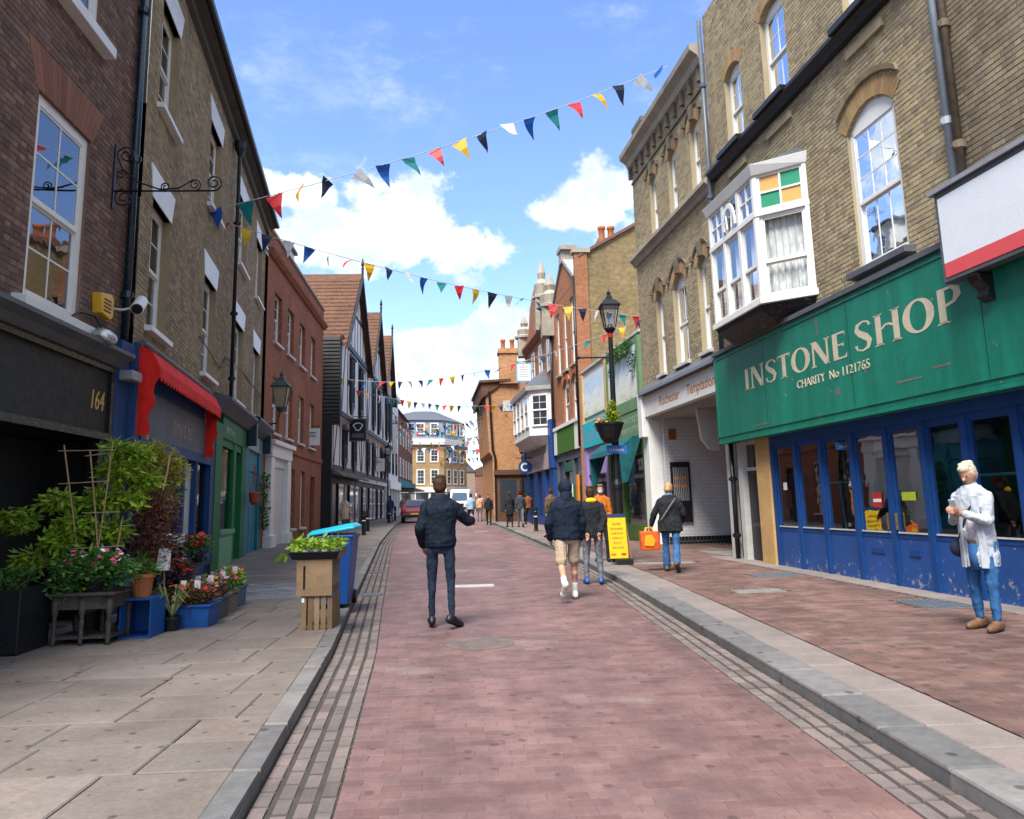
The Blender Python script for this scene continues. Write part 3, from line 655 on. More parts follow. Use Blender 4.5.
# ------------------------------------------------------------------ LEFT 2: yellow stock brick terrace
F2 = frame(-3.27, -.137, 1)
STOCK_L = island('yellow_stock_brick', [(.31, .235, .14), (.38, .295, .17), (.25, .19, .12), (.42, .335, .20), (.34, .265, .165), (.22, .17, .12), (.46, .38, .235)], .9, .22, .7)
L2 = thing('brick_terrace', 'three-storey yellow-brown brick terrace with white lintels over red-awning, green and teal shops', 'house', (-5.6, 18, 0))
cols2 = [(12.15, 13.3), (16.4, 17.7), (20.6, 22.0), (24.1, 25.5)]
ops = [(a, b, 4.30, 6.35) for a, b in cols2]+[(a, b, 7.93, 9.80) for a, b in cols2]
brick_wall(F2, L2, 11.52, 26.35, 3.6, 10.75, ops, STOCK_L, paint('stock_mortar', (.31, .26, .19), .95, .3, 4), reveal=STOCK_L)
shell(F2, L2, 11.55, 26.3, 0, 10.7, 7, DARKROOM, inner=.9)
for (a, b) in cols2:
    for z0, z1 in ((4.30, 6.35), (7.93, 9.80)):
        w = sash(F2, L2, a, b, z0, z1, 0, WHITE, 2, 2, 2, .08, .13, back=(0, .35), sill=(WHITE, .10, .10, .12))
        m = MB(); m.prism(F2, [(a-.05, z1), (b+.05, z1), (b+.22, z1+.50), (a-.22, z1+.50)], -.10, .015); m.build('lintel', WHITE, w, label='splayed white-painted lintel')
m = MB(); m.prism(lambda u, z, o: F2(o, z, u), [(0, 10.7), (.10, 10.74), (.12, 10.86), (.30, 10.90), (.30, 10.98), (0, 11.05)], 11.52, 26.4); m.build('eaves', paint('eaves_grey', (.08, .075, .07), .6, .3), L2)
m = MB(); m.tube([F2(11.5, 10.97, .36), F2(26.4, 10.97, .36)], .075, 8); m.build('gutter', BLACK, L2)
m = MB(); m.prism(lambda u, z, o: F2(o, z, u), [(.25, 10.98), (-4, 13.6), (-8, 11)], 11.5, 26.35); m.build('roof', bricktex('slate_roof', (.10, .10, .11), (.13, .13, .14), (.05, .05, .05), .6, .3, .18), L2)
downpipe('downpipe', 'black drainpipe with hopper running down the yellow brick terrace', [F2(19.25, 10.6, .16), F2(19.25, 10.2, .16), F2(19.25, 4.1, .16)], .045, BLACK, [F2(19.25, z, .16) for z in (8.5, 6.2, 4.6)])
m = MB(); m.lathe([(.06, 0), (.14, .18), (.16, .32), (.16, .36)], F2(19.25, 10.28, .17), 8); m.build('hopper', BLACK, COL.objects['downpipe.001'])
m = MB(); m.tube([F2(16.0, 4.95, .03), F2(18.4, 4.70, .03), F2(19.1, 5.1, .03), F2(22, 5.2, .03), F2(26, 5.1, .03)], .012, 5); tag(m.build('wall_cable', IRON), 'thin dark cable strung along the yellow brick wall', 'cable')
# shop one: navy front with red canopy
part('fascia', BLUEP, L2, (11.56, 17.9, 3.30, 3.92, -.05, .06), F=F2)
part('sign_board', paint('slate_sign', (.15, .165, .20), .65, .4, .8), L2, (11.9, 17.0, 2.62, 3.3, -.02, .08), F=F2)
scribble(F2, 13.9, 2.80, .083, .36, 6, paint('dull_gilt', (.33, .24, .12), .5, .3), L2, 1, 1.7)
part('shop_frame', BLUEP, L2, (11.53, 11.9, 0, 3.3, -.1, .06), (11.9, 17.6, 2.45, 2.62, -.1, .08), (11.9, 15.0, 0, .75, -.1, .04), (15.0, 15.14, 0, 2.45, -.1, .06), (16.1, 16.24, 0, 2.45, -.1, .06), (16.24, 17.5, 0, .75, -.1, .04), (17.5, 17.9, 0, 3.3, -.1, .08), F=F2)
room(F2, L2, 11.9, 17.6, 0, 2.5, -.1, -.85, paint('dim_shop', (.05, .055, .07), .8, .5, 1.0))
for a, b in ((11.9, 15.0), (16.24, 17.5)): pane(F2, L2, a, b, .75, 2.45, -.03, SHOPGLASS)
part('door', paint('pale_door', (.55, .58, .62), .4, .2), L2, (15.14, 16.1, .12, 2.4, -.09, -.04), F=F2, bevel=.01)
RED = cloth('red_canvas', (.72, .022, .014), .75, .3, 6)
AW = thing('shop_awning', 'small bright red scalloped awning over the navy shop', 'awning', F2(15, 3.6, .1)); A0, A1 = 11.66, 16.8
m = MB(); m.prism(lambda u, z, o: F2(o, z, u), [(.06, 3.86), (.08, 3.89), (.24, 3.80), (.36, 3.56), (.34, 3.55), (.22, 3.76), (.06, 3.83)], A0, A1); m.build('canopy', RED, AW)
m = MB(); n = 26
for i in range(n):
    u0, u1 = A0+(A1-A0)*i/n, A0+(A1-A0)*(i+1)/n; pts = [(u0, 3.57)]+[(u0+(u1-u0)*k/6, 3.44-.07*math.sin(PI*k/6)) for k in range(7)]+[(u1, 3.57)]
    m.prism(F2, pts, .345, .36)
m.build('valance', RED, AW)
for u in (A0, A1):
    m = MB(); e = [(.06, 3.86), (.24, 3.80), (.36, 3.56)]+[(.34-.12*(k/8)+.035*math.sin(k*1.9), 3.56-.98*k/8) for k in range(1, 9)]+[(.08, 2.58)]
    m.prism(lambda uu, z, o: F2(o, z, uu), e, u-.012, u+.012); m.build('side_drape', RED, AW)
m = MB(); m.tube([F2(A0, 3.93, .1), F2(A1, 3.93, .1)], .05, 8); m.build('roller', LEAD, AW)
# shop two: bottle green, shop three: teal
GREEN = paint('bottle_green_paint', (.010, .17, .05), .6, .3, 2.0); PALEG = paint('pale_green_paint', (.18, .42, .25), .6, .25, 2.0)
TEAL = paint('teal_paint', (.014, .22, .30), .6, .35, 2.0, grain=(1, 1, .2)); TEALD = paint('dark_teal_paint', (.008, .05, .075), .4, .35, 2.0)
part('shop_frame', GREEN, L2, (17.92, 18.75, 0, 3.45, -.1, .10), (20.6, 21.0, 0, 3.2, -.1, .08), (21.9, 22.55, 0, 3.2, -.1, .10), (18.75, 22.3, 2.98, 3.16, -.1, .06), (21.0, 21.9, 2.3, 2.98, -.12, -.05), F=F2)
part('fascia', GREEN, L2, (18.75, 22.55, 3.16, 3.66, -.05, .10), F=F2)
scribble(F2, 19.2, 3.30, .103, .22, 7, paint('pale_gilt', (.55, .52, .35), .5), L2, 1, 1.3)
panel(F2, L2, 18.78, 20.6, .1, .95, .10, PALEG, 'stall_riser', .1); part('sill', PALEG, L2, (18.75, 20.62, .95, 1.04, -.1, .16), F=F2)
pane(F2, L2, 18.75, 20.6, 1.04, 2.98, .0, SHOPGLASS)
room(F2, L2, 18.75, 20.6, .95, 2.98, -.1, -.85, paint('white_display', (.42, .43, .44), .7, .3, 1.5))
for i in range(7): part('display_item', rnd.choice([WHITE, CURTAIN, LEAD]), L2, (18.9+i*.24, 19.06+i*.24, 1.04, 1.3+rnd.random()*1.3, -.5, -.3), F=F2)
part('door', GREEN, L2, (21.0, 21.9, .1, 2.3, -.14, -.08), F=F2, bevel=.01)
m = MB(); m.prism(lambda u, z, o: F2(o, z, u), [(-.05, 3.66), (.16, 3.66), (.30, 3.82), (.40, 3.92), (.40, 3.98), (-.05, 4.12)], 17.9, 22.6); m.build('cornice', LEAD, L2)
part('shop_frame', TEAL, L2, (22.57, 23.2, 0, 3.2, -.1, .10), (25.5, 26.3, 0, 3.2, -.1, .10), (23.2, 25.5, 2.6, 3.2, -.1, .04), F=F2)
for i in range(3): panel(F2, L2, 23.2+i*.766, 23.2+(i+1)*.766-.02, .12, 2.58, .02, TEAL, 'door_leaf', .12)
part('fascia', paint('pale_teal_fascia', (.16, .24, .30), .4, .2), L2, (22.7, 26.2, 3.2, 3.66, -.05, .12), F=F2)
m = MB(); m.prism(lambda u, z, o: F2(o, z, u), [(-.05, 3.66), (.16, 3.66), (.34, 3.84), (.46, 3.98), (.46, 4.04), (-.05, 4.2)], 22.62, 26.4); m.build('cornice', TEALD, L2)
for u in (22.75, 26.25): part('console', TEALD, L2, (u-.12, u+.12, 3.25, 4.0, .1, .36), F=F2, bevel=.03)
# hanging red planter and trailing ivy by the teal door
t = thing('hanging_planter', 'red hanging planter with small plant on the teal shopfront', 'planter', F2(23.0, 1.9, .3)); m = MB(); p = Vector(F2(22.9, 0, .3))
m.lathe([(.05, 1.62), (.12, 1.70), (.15, 1.95), (.13, 1.97), (.10, 1.80)], (p.x, p.y, 0), 10); m.build('pot', paint('terracotta_red', (.45, .06, .03), .6), t)
m = MB()
for k in range(3): m.tube([(p.x+.13*math.cos(k*2.1), p.y+.13*math.sin(k*2.1), 1.96), (p.x, p.y, 2.75)], .008, 4)
m.build('cords', paint('red_cord', (.5, .04, .03), .7), t)
# ------------------------------------------------------------------ LEFT 3: red brick Georgian house
F3 = frame(-6.0, -.03, 1)
REDB = bricktex('red_brick', (.46, .15, .07), (.36, .105, .055), (.40, .26, .18), .9, stain=.38, mix=1.0)
L3 = thing('brick_house', 'plain red brick house with white sashes, pale doorcase and dormers behind its parapet', 'house', (-7, 32, 0))
c3 = [(27.6, 28.8), (29.9, 31.1), (32.4, 33.6), (35.0, 36.2)]
ops = [(a, b, 7.25, 9.05) for a, b in c3]+[(a, b, 4.10, 6.05) for a, b in c3]+[(31.0, 32.0, .75, 3.0), (33.2, 34.2, .75, 3.0), (35.6, 36.7, 0.1, 2.9)]
brick_wall(F3, L3, 26.4, 38.5, 0, 10.95, ops, None, REDB, bh=.15)
shell(F3, L3, 26.4, 38.4, 0, 10.9, 8, DARKROOM)
for a, b, z0, z1 in ops[:-1]: sash(F3, L3, a, b, z0, z1, 0, WHITE, 2, 2, 2, .09, .14, gl=FARGLASS, far=True, sill=(WHITE2, .10, .08, .10))
part('door', BLACK, L3, (35.6, 36.7, .1, 2.9, -.2, -.15), F=F3)
part('string_course', REDB, L3, (30.4, 38.5, 3.55, 3.75, 0, .05), F=F3)
m = MB(); m.prism(lambda u, z, o: F3(o, z, u), [(0, 10.0), (.08, 10.02), (.20, 10.14), (.22, 10.22), (0, 10.26)], 26.35, 38.5); m.build('cornice', REDB, L3)
part('coping', STONE, L3, (26.3, 38.55, 10.95, 11.05, -.3, .06), F=F3)
m = MB(); m.prism(lambda u, z, o: F3(o, z, u), [(-.5, 10.6), (-3.5, 13.0), (-7.5, 10.6)], 26.5, 38.4); m.build('roof', MATS['slate_roof'], L3)
for u in (28.6, 33.2):
    part('dormer', WHITE2, L3, (u, u+1.5, 10.8, 12.6, -2.6, -.75), F=F3); part('dormer_roof', LEAD, L3, (u-.12, u+1.62, 12.6, 12.72, -2.7, -.62), F=F3)
    sash(F3, L3, u+.3, u+1.2, 11.1, 12.35, 0, WHITE, 2, 2, 2, .07, .70, gl=FARGLASS, far=True)
part('doorcase', WHITE, L3, (26.75, 27.3, 0.1, 3.2, 0, .22), (29.5, 30.05, 0.1, 3.2, 0, .22), (26.7, 30.1, 3.2, 3.6, 0, .25), (26.6, 30.2, 3.6, 3.75, 0, .36), (26.65, 27.4, .1, .65, 0, .3), (29.4, 30.15, .1, .65, 0, .3), (27.3, 29.5, 2.9, 3.2, 0, .1), F=F3, bevel=.012)
part('door', paint('off_white_door', (.6, .59, .56), .4, .15), L3, (27.3, 29.5, .1, 2.9, -.08, .04), F=F3)
m = MB(); m.tube([Vector(F3(32, 11.0, -2.4)), Vector(F3(32, 14.6, -2.4))], .03, 6)
for k in range(7): m.tube([Vector(F3(31.6+k*.17, 14.35, -2.9)), Vector(F3(31.6+k*.17, 14.35, -1.9))], .012, 4)
m.tube([Vector(F3(31.5, 14.35, -2.4)), Vector(F3(32.8, 14.35, -2.4))], .016, 4); tag(m.build('television_aerial', LEAD), 'thin grey television aerial on the red brick house roof', 'aerial')
# ------------------------------------------------------------------ RIGHT ROW
FR = frame(7.2, -.085, -1)
STOCK_R = island('olive_stock_brick', [(.36, .29, .17), (.43, .36, .215), (.29, .235, .145), (.47, .395, .25), (.39, .32, .20), (.25, .20, .145), (.46, .37, .21)], .9, .2, .6)
STMORT = paint('stock_mortar_pale', (.38, .32, .23), .95, .3, 4)
GAUGED = island('gauged_arch_brick', [(.42, .28, .13), (.48, .32, .15), (.35, .22, .11), (.45, .26, .13)], .88, .3, .9)
def voussoirs(F, parent, ya, yb, zb, rise, h, n, mat, o=.008, key=None):
    m = MB(); Rr = arch_half(yb-ya, rise); c = zb+rise-Rr; a = math.asin(min(1, (yb-ya)/2/Rr)); mid = (ya+yb)/2
    for i in range(n):
        t0, t1 = -a+2*a*i/n+.003, -a+2*a*(i+1)/n-.003
        m.prism(F, [(mid+r*math.sin(t), c+r*math.cos(t)) for r, t in ((Rr+.005, t0), (Rr+.005, t1), (Rr+h, t1), (Rr+h, t0))], -.012, o)
    v = m.build('arch', mat, parent)
    if key:
        k = MB(); k.prism(F, [(mid-.07, zb+rise-.02), (mid+.07, zb+rise-.02), (mid+.12, zb+rise+h+.12), (mid-.12, zb+rise+h+.12)], -.01, .09); k.build('keystone', key, parent, bevel=.012)
    return v
R1 = thing('brick_shop_building', 'olive stock brick building with white oriel bay above the blue shopfront', 'shop', (6, 13, 0))
ops1 = [(10.70, 11.95, 4.98, 7.26, .30), (13.6, 14.6, 9.05, 11.0, .2), (15.62, 16.45, 9.05, 10.75, .2), (10.7, 11.7, 9.05, 11.0, .2), (13.6, 16.6, 5.0, 7.5)]
brick_wall(FR, R1, 9.62, 17.45, 4.35, 13.0, ops1, STOCK_R, STMORT, reveal=STOCK_R)
brick_wall(FR, R1, 16.2, 17.45, 2.65, 4.35, [(16.35, 17.2, 2.65, 2.75)], STOCK_R, STMORT)
shell(FR, R1, 9.62, 17.4, 0, 12.9, 8, DARKROOM, inner=3.2)
sash(FR, R1, 10.70, 11.95, 4.98, 7.26, .30, WHITE, 3, 3, 1, .10, .05, back=(0, .5), split=.46, sill=(LEAD, .12, .14, .18))
voussoirs(FR, R1, 10.70, 11.95, 7.26, .30, .30, 19, GAUGED)
m = MB(); ap = arc(10.50, 12.15, 7.62, .28)
for (u, w), (u2, w2) in zip(ap, ap[1:]): m.hexa([FR(u, w, 0), FR(u2, w2, 0), FR(u2, w2, .05), FR(u, w, .05), FR(u, w+.09, 0), FR(u2, w2+.09, 0), FR(u2, w2+.09, .07), FR(u, w+.09, .07)])
m.build('hood_mould', STOCK_R, R1)
for a, b, z0, z1 in ((13.6, 14.6, 9.05, 11.0), (15.62, 16.45, 9.05, 10.75), (10.7, 11.7, 9.05, 11.0)):
    sash(FR, R1, a, b, z0, z1, .2, WHITE, 2, 2, 1, .085, .12, back=(.7, 1)); voussoirs(FR, R1, a, b, z1, .2, .3, 15, GAUGED)
m = MB()   # black-painted string course, stepping forward under each window
m.prism(lambda u, z, o: FR(o, z, u), [(0, 8.74), (.10, 8.76), (.14, 8.86), (.20, 8.90), (.20, 8.97), (0, 9.01)], 9.62, 17.4); m.build('string_course', BLACK, R1)
for a, b in ((13.5, 14.7), (15.5, 16.6), (10.6, 11.8)):
    part('sill', BLACK, R1, (a, b, 8.93, 9.05, 0, .26), F=FR, bevel=.01); part('sill_corbel', STOCK_R, R1, (a+.1, b-.1, 8.46, 8.6, 0, .05), F=FR)
# ---- oriel bay
bay = MB(); plan = [(13.30, 0), (14.0, .70), (16.2, .70), (16.9, 0)]
def baypoly(k, z, g=0.0):
    return [FR(15.1+(y-15.1)*k, z, max(0, o)*k+ (g if o > 0 else 0)) for y, o in plan]
def bayring(name, z0, z1, e0, e1, mat):
    m = MB(); r = [[FR(y+(e*(-1 if y < 15 else 1)), z, o+(e if o else 0)) for y, o in plan] for z, e in ((z0, e0), (z1, e1))]; m.loft(r); return m.build(name, mat, R1, bevel=.006)
bayring('bay_sill', 4.96, 5.08, .05, .05, WHITE); bayring('bay_transom', 6.62, 6.72, .02, .02, WHITE); bayring('bay_cornice', 7.42, 7.62, .03, .09, WHITE)
m = MB(); rings = [[FR(y+(.03 if y < 15 else -.03), z, o*k) for y, o in [(15.1+(py-15.1)*kk, po) for py, po in plan]] for z, k, kk in ((4.96, 1, 1), (4.86, .97, .98), (4.68, .62, .93), (4.58, .42, .85))]; m.loft(rings); m.build('bay_underside', paint('flaking_black', (.02, .021, .024), .5, .5, 3, wear=(.20, .20, .20)), R1)
m = MB(); m.loft([[FR(y+(-.06 if y < 15 else .06), 7.62, o+(.06 if o else 0)) for y, o in plan], [FR(15.1+(y-15.1)*.82, 7.86, o*.35) for y, o in plan]]); m.build('bay_roof', LEAD, R1)
m = MB(); cr = [(13.55, 7.62), (13.9, 7.74), (14.3, 7.78), (14.75, 7.98), (15.1, 8.05), (15.45, 7.98), (15.9, 7.78), (16.3, 7.74), (16.65, 7.62)]; m.prism(FR, cr, .02, .16); m.build('bay_crest', LEAD, R1)
STAIN = [NT('green_glass').set((.03, .24, .13), .3), NT('amber_glass').set((.60, .33, .10), .3)]
faces = [(plan[0], plan[1]), (plan[1], plan[2]), (plan[2], plan[3])]
for fi, (pa, pb) in enumerate(faces):
    Fb = line_frame(FR(pa[0], 0, pa[1]), FR(pb[0], 0, pb[1]), -1); Lb = Fb.L; n = 1 if fi != 1 else 3
    m = MB()
    for i in range(n+1):
        u = Lb*i/n; w = .075 if i in (0, n) else .05; m.fbox(Fb, max(0, u-w), min(Lb, u+w), 5.08, 6.62, -.09, .012); m.fbox(Fb, max(0, u-w), min(Lb, u+w), 6.72, 7.42, -.09, .012)
    m.build('bay_mullions', WHITE, R1)
    for i in range(n):
        u0, u1 = Lb*i/n+(.075 if i == 0 else .05), Lb*(i+1)/n-(.075 if i == n-1 else .05)
        sash(Fb, R1, u0, u1, 5.08, 6.62, 0, WHITE, 1, 1, 1, .05, .02, gl=BAYGLASS, back='all', split=.42, name='bay_window')
        b = MB(); b.fbox(Fb, u0, u1, 6.72, 6.77, -.06, -.01); b.fbox(Fb, u0, u1, 7.37, 7.42, -.06, -.01); b.fbox(Fb, u0, u0+.05, 6.77, 7.37, -.06, -.01); b.fbox(Fb, u1-.05, u1, 6.77, 7.37, -.06, -.01)
        um = (u0+u1)/2; b.fbox(Fb, um-.018, um+.018, 6.77, 7.37, -.055, -.012); b.fbox(Fb, u0+.05, u1-.05, 7.05, 7.085, -.056, -.013)
        fl = b.build('bay_fanlight', WHITE, R1)
        for k in range(2):
            for j in range(2):
                a0, a1 = (u0+.05, um-.018) if k == 0 else (um+.018, u1-.05); b0, b1 = (6.77, 7.05) if j == 0 else (7.085, 7.37)
                gm = STAIN[(k+j+1) % 2] if fi == 0 else BAYGLASS
                pane(Fb, fl, a0, a1, b0, b1, -.035, gm, 'coloured_pane' if fi == 0 else 'pane')
        room(Fb, fl, u0, u1, 6.7, 7.4, -.07, -.3, DARKROOM, 'interior')
    if fi == 1:      # arched white fretwork across the middle light
        m = MB()
        for q0, q1, rr in ((0, PI, .30),):
            pts = [(Lb/2+rr*math.cos(q0+(q1-q0)*i/12), 6.80+rr*1.7*math.sin(q0+(q1-q0)*i/12)) for i in range(13)]
            for (a, b), (c2, d) in zip(pts, pts[1:]):
                k = .8; m.prism(Fb, [(a, b), (c2, d), (Lb/2+(c2-Lb/2)*k, 6.8+(d-6.8)*k), (Lb/2+(a-Lb/2)*k, 6.8+(b-6.8)*k)], .012, .05)
        for s in (-1, 1): m.tube([Fb(Lb/2+s*.10, 6.8, .03), Fb(Lb/2+s*.14, 7.1, .03), Fb(Lb/2, 7.28, .03)], .02, 6)
        m.build('bay_fretwork', WHITE, R1)
# ---- green signboard with painted lettering
GREENS = NT('green_sign'); t = GREENS
a_ = t.noise(1.1, 6, .65, sc=(1, 1, .25)); b_ = t.noise(7, 6, .7); cl = t.mix(t.ramp(a_, [(.3, 0.0), (.7, 1.0)]), (.007, .17, .11), (.010, .23, .155)); cl = t.mix(t.ramp(b_, [(.35, 0.0), (.65, 1.0)]), t.mix(1.0, cl, (.85, .85, .85), 'MULTIPLY'), cl)
sk_ = t.noise(2.2, 6, .7, sc=(1.5, 1.5, .1)); cl = t.mix(t.ramp(sk_, [(.40, 0.0), (.64, 1.0)]), t.mix(1.0, cl, (.72, .76, .74), 'MULTIPLY'), cl); sc_ = t.ramp(t.noise(5.2, 9, .75), [(.655, 0.0), (.675, 1.0)]); cl = t.mix(sc_, cl, (.30, .27, .22)); GREENS = t.set(cl, .42)
SG = thing('shop_sign', 'long weathered green signboard lettered INSTONE SHOP with charity number', 'sign', FR(13, 3.6, .1))
m = MB(); m.fbox(FR, 6.0, 17.42, 2.72, 4.60, .05, .29); m.build('board', GREENS, SG, bevel=.01)
m = MB(); m.fbox(FR, 6.0, 17.42, 2.66, 2.72, .05, .31); m.fbox(FR, 6.0, 17.43, 2.80, 2.83, .28, .305); m.fbox(FR, 17.36, 17.43, 2.83, 4.50, .05, .302); m.build('lower_trim', GREENS, SG)
m = MB(); m.fbox(FR, 6.0, 17.42, 4.50, 4.53, .28, .305); m.build('upper_trim', GREENS, SG)
m = MB(); m.fbox(FR, 6.0, 17.45, 4.60, 4.68, .0, .34); m.build('lead_flashing', LEAD, SG)
for u in (15.0, 12.0, 9.1): part('panel_joint', paint('joint_dark_green', (.004, .07, .05), .6), SG, (u-.006, u+.006, 2.83, 4.50, .288, .2925), F=FR)
for u0, u1, z0, z1 in ((10.35, 10.9, 3.02, 3.05), (9.75, 10.1, 3.10, 3.13), (12.4, 12.5, 3.06, 3.2), (14.9, 15.6, 2.87, 2.90), (11.6, 11.66, 3.3, 3.36), (12.9, 12.95, 4.15, 4.5)): part('scuff', paint('bare_scuff', (.22, .20, .17), .8, .5, 20), SG, (u0, u1, z0, z1, .2905, .2925), F=FR)
CREAM = paint('cream_lettering', (.64, .56, .42), .6, .25, 6, wear=(.10, .22, .14))
def ribbon(pts, ws):
    """flat stroke of changing width along pts -> list of quads"""
    out = []; n = len(pts); L = []; Rr = []
    for i, p in enumerate(pts):
        a = pts[max(0, i-1)]; b = pts[min(n-1, i+1)]; d = Vector((b[0]-a[0], b[1]-a[1])).normalized(); w = ws[i]/2
        L.append((p[0]-d.y*w, p[1]+d.x*w)); Rr.append((p[0]+d.y*w, p[1]-d.x*w))
    for i in range(n-1): out.append([L[i], L[i+1], Rr[i+1], Rr[i]])
    return out
def rect(a, b, c, d): return [[(a, c), (b, c), (b, d), (a, d)]]
def serif(x, z, w, up): return [[(x-w, z), (x+w, z), (x+w*.45, z+.07*up), (x-w*.45, z+.07*up)]]
def ell(cx, cz, rx, rz, a0, a1, n, thick, thin):
    pts = [(cx+rx*math.cos(a0+(a1-a0)*i/n), cz+rz*math.sin(a0+(a1-a0)*i/n)) for i in range(n+1)]
    return ribbon(pts, [thin+(thick-thin)*abs(math.cos(a0+(a1-a0)*i/n))**1.5 for i in range(n+1)])
GLYPH = {
 'I': (.36, rect(.09, .27, 0, 1)+serif(.18, 0, .17, 1)+serif(.18, 1, .17, -1)),
 'N': (.86, rect(.10, .18, 0, 1)+[[(.05, 1), (.30, 1), (.80, 0), (.60, 0)]]+rect(.68, .76, .0, 1)+serif(.14, 0, .13, 1)+serif(.72, 1, .14, -1)),
 'S': (.66, ribbon([(.58, .80), (.52, .93), (.36, .975), (.17, .90), (.13, .74), (.24, .60), (.42, .46), (.54, .30), (.48, .10), (.30, .03), (.12, .09), (.07, .24)], [.10, .06, .06, .12, .16, .20, .22, .18, .12, .06, .06, .11])),
 'T': (.70, rect(.26, .44, 0, .95)+rect(.04, .66, .92, 1.0)+serif(.35, 0, .18, 1)+[[(.02, 1), (.10, 1), (.05, .78)], [(.60, 1), (.68, 1), (.65, .78)]]),
 'O': (.88, ell(.44, .5, .33, .47, 0, 2*PI, 28, .21, .06)),
 'E': (.62, rect(.08, .27, 0, 1)+rect(.27, .54, .93, 1)+rect(.27, .52, .0, .07)+rect(.27, .46, .50, .56)+[[(.50, 1), (.56, 1), (.57, .80)], [(.48, 0), (.58, 0), (.60, .20)], [(.44, .42), (.50, .46), (.50, .64)]]),
 'H': (.92, rect(.10, .28, 0, 1)+rect(.64, .82, 0, 1)+ribbon([(.28, .50), (.40, .60), (.52, .60), (.64, .52)], [.07]*4)+serif(.19, 0, .16, 1)+serif(.19, 1, .16, -1)+serif(.73, 0, .16, 1)+serif(.73, 1, .16, -1)),
 'P': (.68, rect(.10, .28, 0, 1)+ribbon([(.26, .96), (.44, .97), (.57, .88), (.58, .70), (.48, .55), (.28, .49)], [.07, .09, .17, .18, .10, .07])+serif(.19, 0, .17, 1))}
def word(w, ua, ub, z, h, mat, parent, F, out, sgn):
    tot = sum(GLYPH[c][0] for c in w); k = (ub-ua)/tot; x = 0
    for c in w:
        wd, quads = GLYPH[c]; m = MB()
        for q in quads: m.add([F(ua+(x+p[0])*k, z+p[1]*h, out+.004) for p in q], [tuple(range(len(q)))])
        m.build('letter_'+c.lower(), mat, parent, norm=False); x += wd
word('INSTONE', 15.92, 12.05, 3.63, .43, CREAM, SG, FR, .29, 1); word('SHOP', 11.86, 9.40, 3.63, .46, CREAM, SG, FR, .29, 1)
letters(FR, 'CHARITY  No 1121765', 13.75, 3.36, .294, .20, CREAM, SG, -1, xs=.5, width=2.25, name='charity_number')
# ---- blue shopfront
BLUE = paint('worn_blue_paint', (.008, .062, .24), .55, .28, 1.6, bump=.25)
t = NT('chipped_blue'); b1 = t.noise(2, 5, .6); cl = t.mix(t.ramp(b1, [(.3, 0.0), (.7, 1.0)]), (.008, .05, .19), (.012, .07, .265))
sp = t.n('ShaderNodeSeparateXYZ'); t.l(t.pos(), sp.inputs[0]); hgt = t.n('ShaderNodeMapRange'); t.l(sp.outputs[2], hgt.inputs[0]); hgt.inputs[1].default_value = .15; hgt.inputs[2].default_value = .6; hgt.inputs[3].default_value = .10; hgt.inputs[4].default_value = 0
ad = t.n('ShaderNodeMath'); ad.operation = 'ADD'; t.l(t.noise(9, 9, .75), ad.inputs[0]); t.l(hgt.outputs[0], ad.inputs[1])
cl = t.mix(t.ramp(ad.outputs[0], [(.635, 0.0), (.66, 1.0)]), cl, (.26, .26, .25)); CHIP = t.set(cl, .42)
part('cornice', BLUE, R1, (6.0, 15.56, 2.50, 2.78, -.12, .03), F=FR)
us = [15.54, 14.62, 13.70, 12.72, 11.77, 10.91, 10.05, 9.15, 8.2, 7.2, 6.2]
for u in us:
    w = .055 if abs(u-11.77) > .01 else .05
    part('post', BLUE, R1, (u-w, u+w, .1, 2.50, -.10, .02), F=FR)
for i, (b, a) in enumerate(zip(us, us[1:])):
    a += .055; b -= .055; dr = i in (3, 4); nm = 'door' if dr else 'window'
    d = part(nm, BLUE, R1, (a, a+.045, .86, 2.50, -.08, -.005), (b-.045, b, .86, 2.50, -.08, -.005), (a+.045, b-.045, 2.40, 2.50, -.08, -.005), (a+.045, b-.045, .86, .93, -.08, -.005), F=FR)
    pane(FR, d, a+.045, b-.045, .93, 2.40, -.04, SHOPGLASS); part('bead', WHITE2, d, (a+.045, b-.045, .928, .95, -.005, .008), F=FR)
    part('stall_riser', CHIP, d, (a, b, .16, .86, -.08, -.012), F=FR)
    part('kick_rail', CHIP, d, (a, b, .10, .18, -.08, .004), F=FR)
    if dr:
        hu = a+.05 if i == 3 else b-.05
        part('handle', paint('brass', (.45, .34, .15), .3, .2, metal=.8), d, (hu-.012, hu+.012, .98, 1.22, .0, .035), F=FR, bevel=.004)
        part('letter_plate', BLUE, d, (a+.25, b-.25, .62, .70, -.012, .004), F=FR)
pane(FR, R1, 12.30, 12.05, 1.30, 1.52, -.03, paint('red_sticker', (.55, .03, .03), .5), 'red_sticker'); part('sticker_stripe', WHITE, R1, (12.07, 12.28, 1.38, 1.43, -.029, -.027), F=FR)
pane(FR, R1, 11.55, 11.22, 1.40, 1.52, -.03, paint('lime_sticker', (.45, .60, .04), .5), 'green_sticker')
part('notice', WHITE, R1, (15.1, 15.24, 1.62, 1.76, -.038, -.035), F=FR); part('notice', WHITE2, R1, (12.0, 12.55, 2.08, 2.34, -.30, -.295), F=FR)
room(FR, R1, 6.0, 15.5, .1, 2.6, -.12, -3.1, paint('shop_inside', (.04, .045, .055), .9, .5, .6))
BR_ = paint('interior_wood', (.14, .07, .04), .6, .4, 2, grain=(8, 8, 1))
for a, b, h, o in ((13.8, 15.3, 1.2, -1.4), (9.4, 10.6, 1.0, -1.2)): part('display_cabinet', BR_, R1, (a, b, .1, h, o-.6, o), F=FR)
CYAN = paint('pale_blue_rail', (.10, .38, .55), .4)
m = MB()
for u in (13.9, 14.3, 10.5): m.tube([FR(u, .3, -.5), FR(u+.12, 1.75, -.5)], .02, 6)
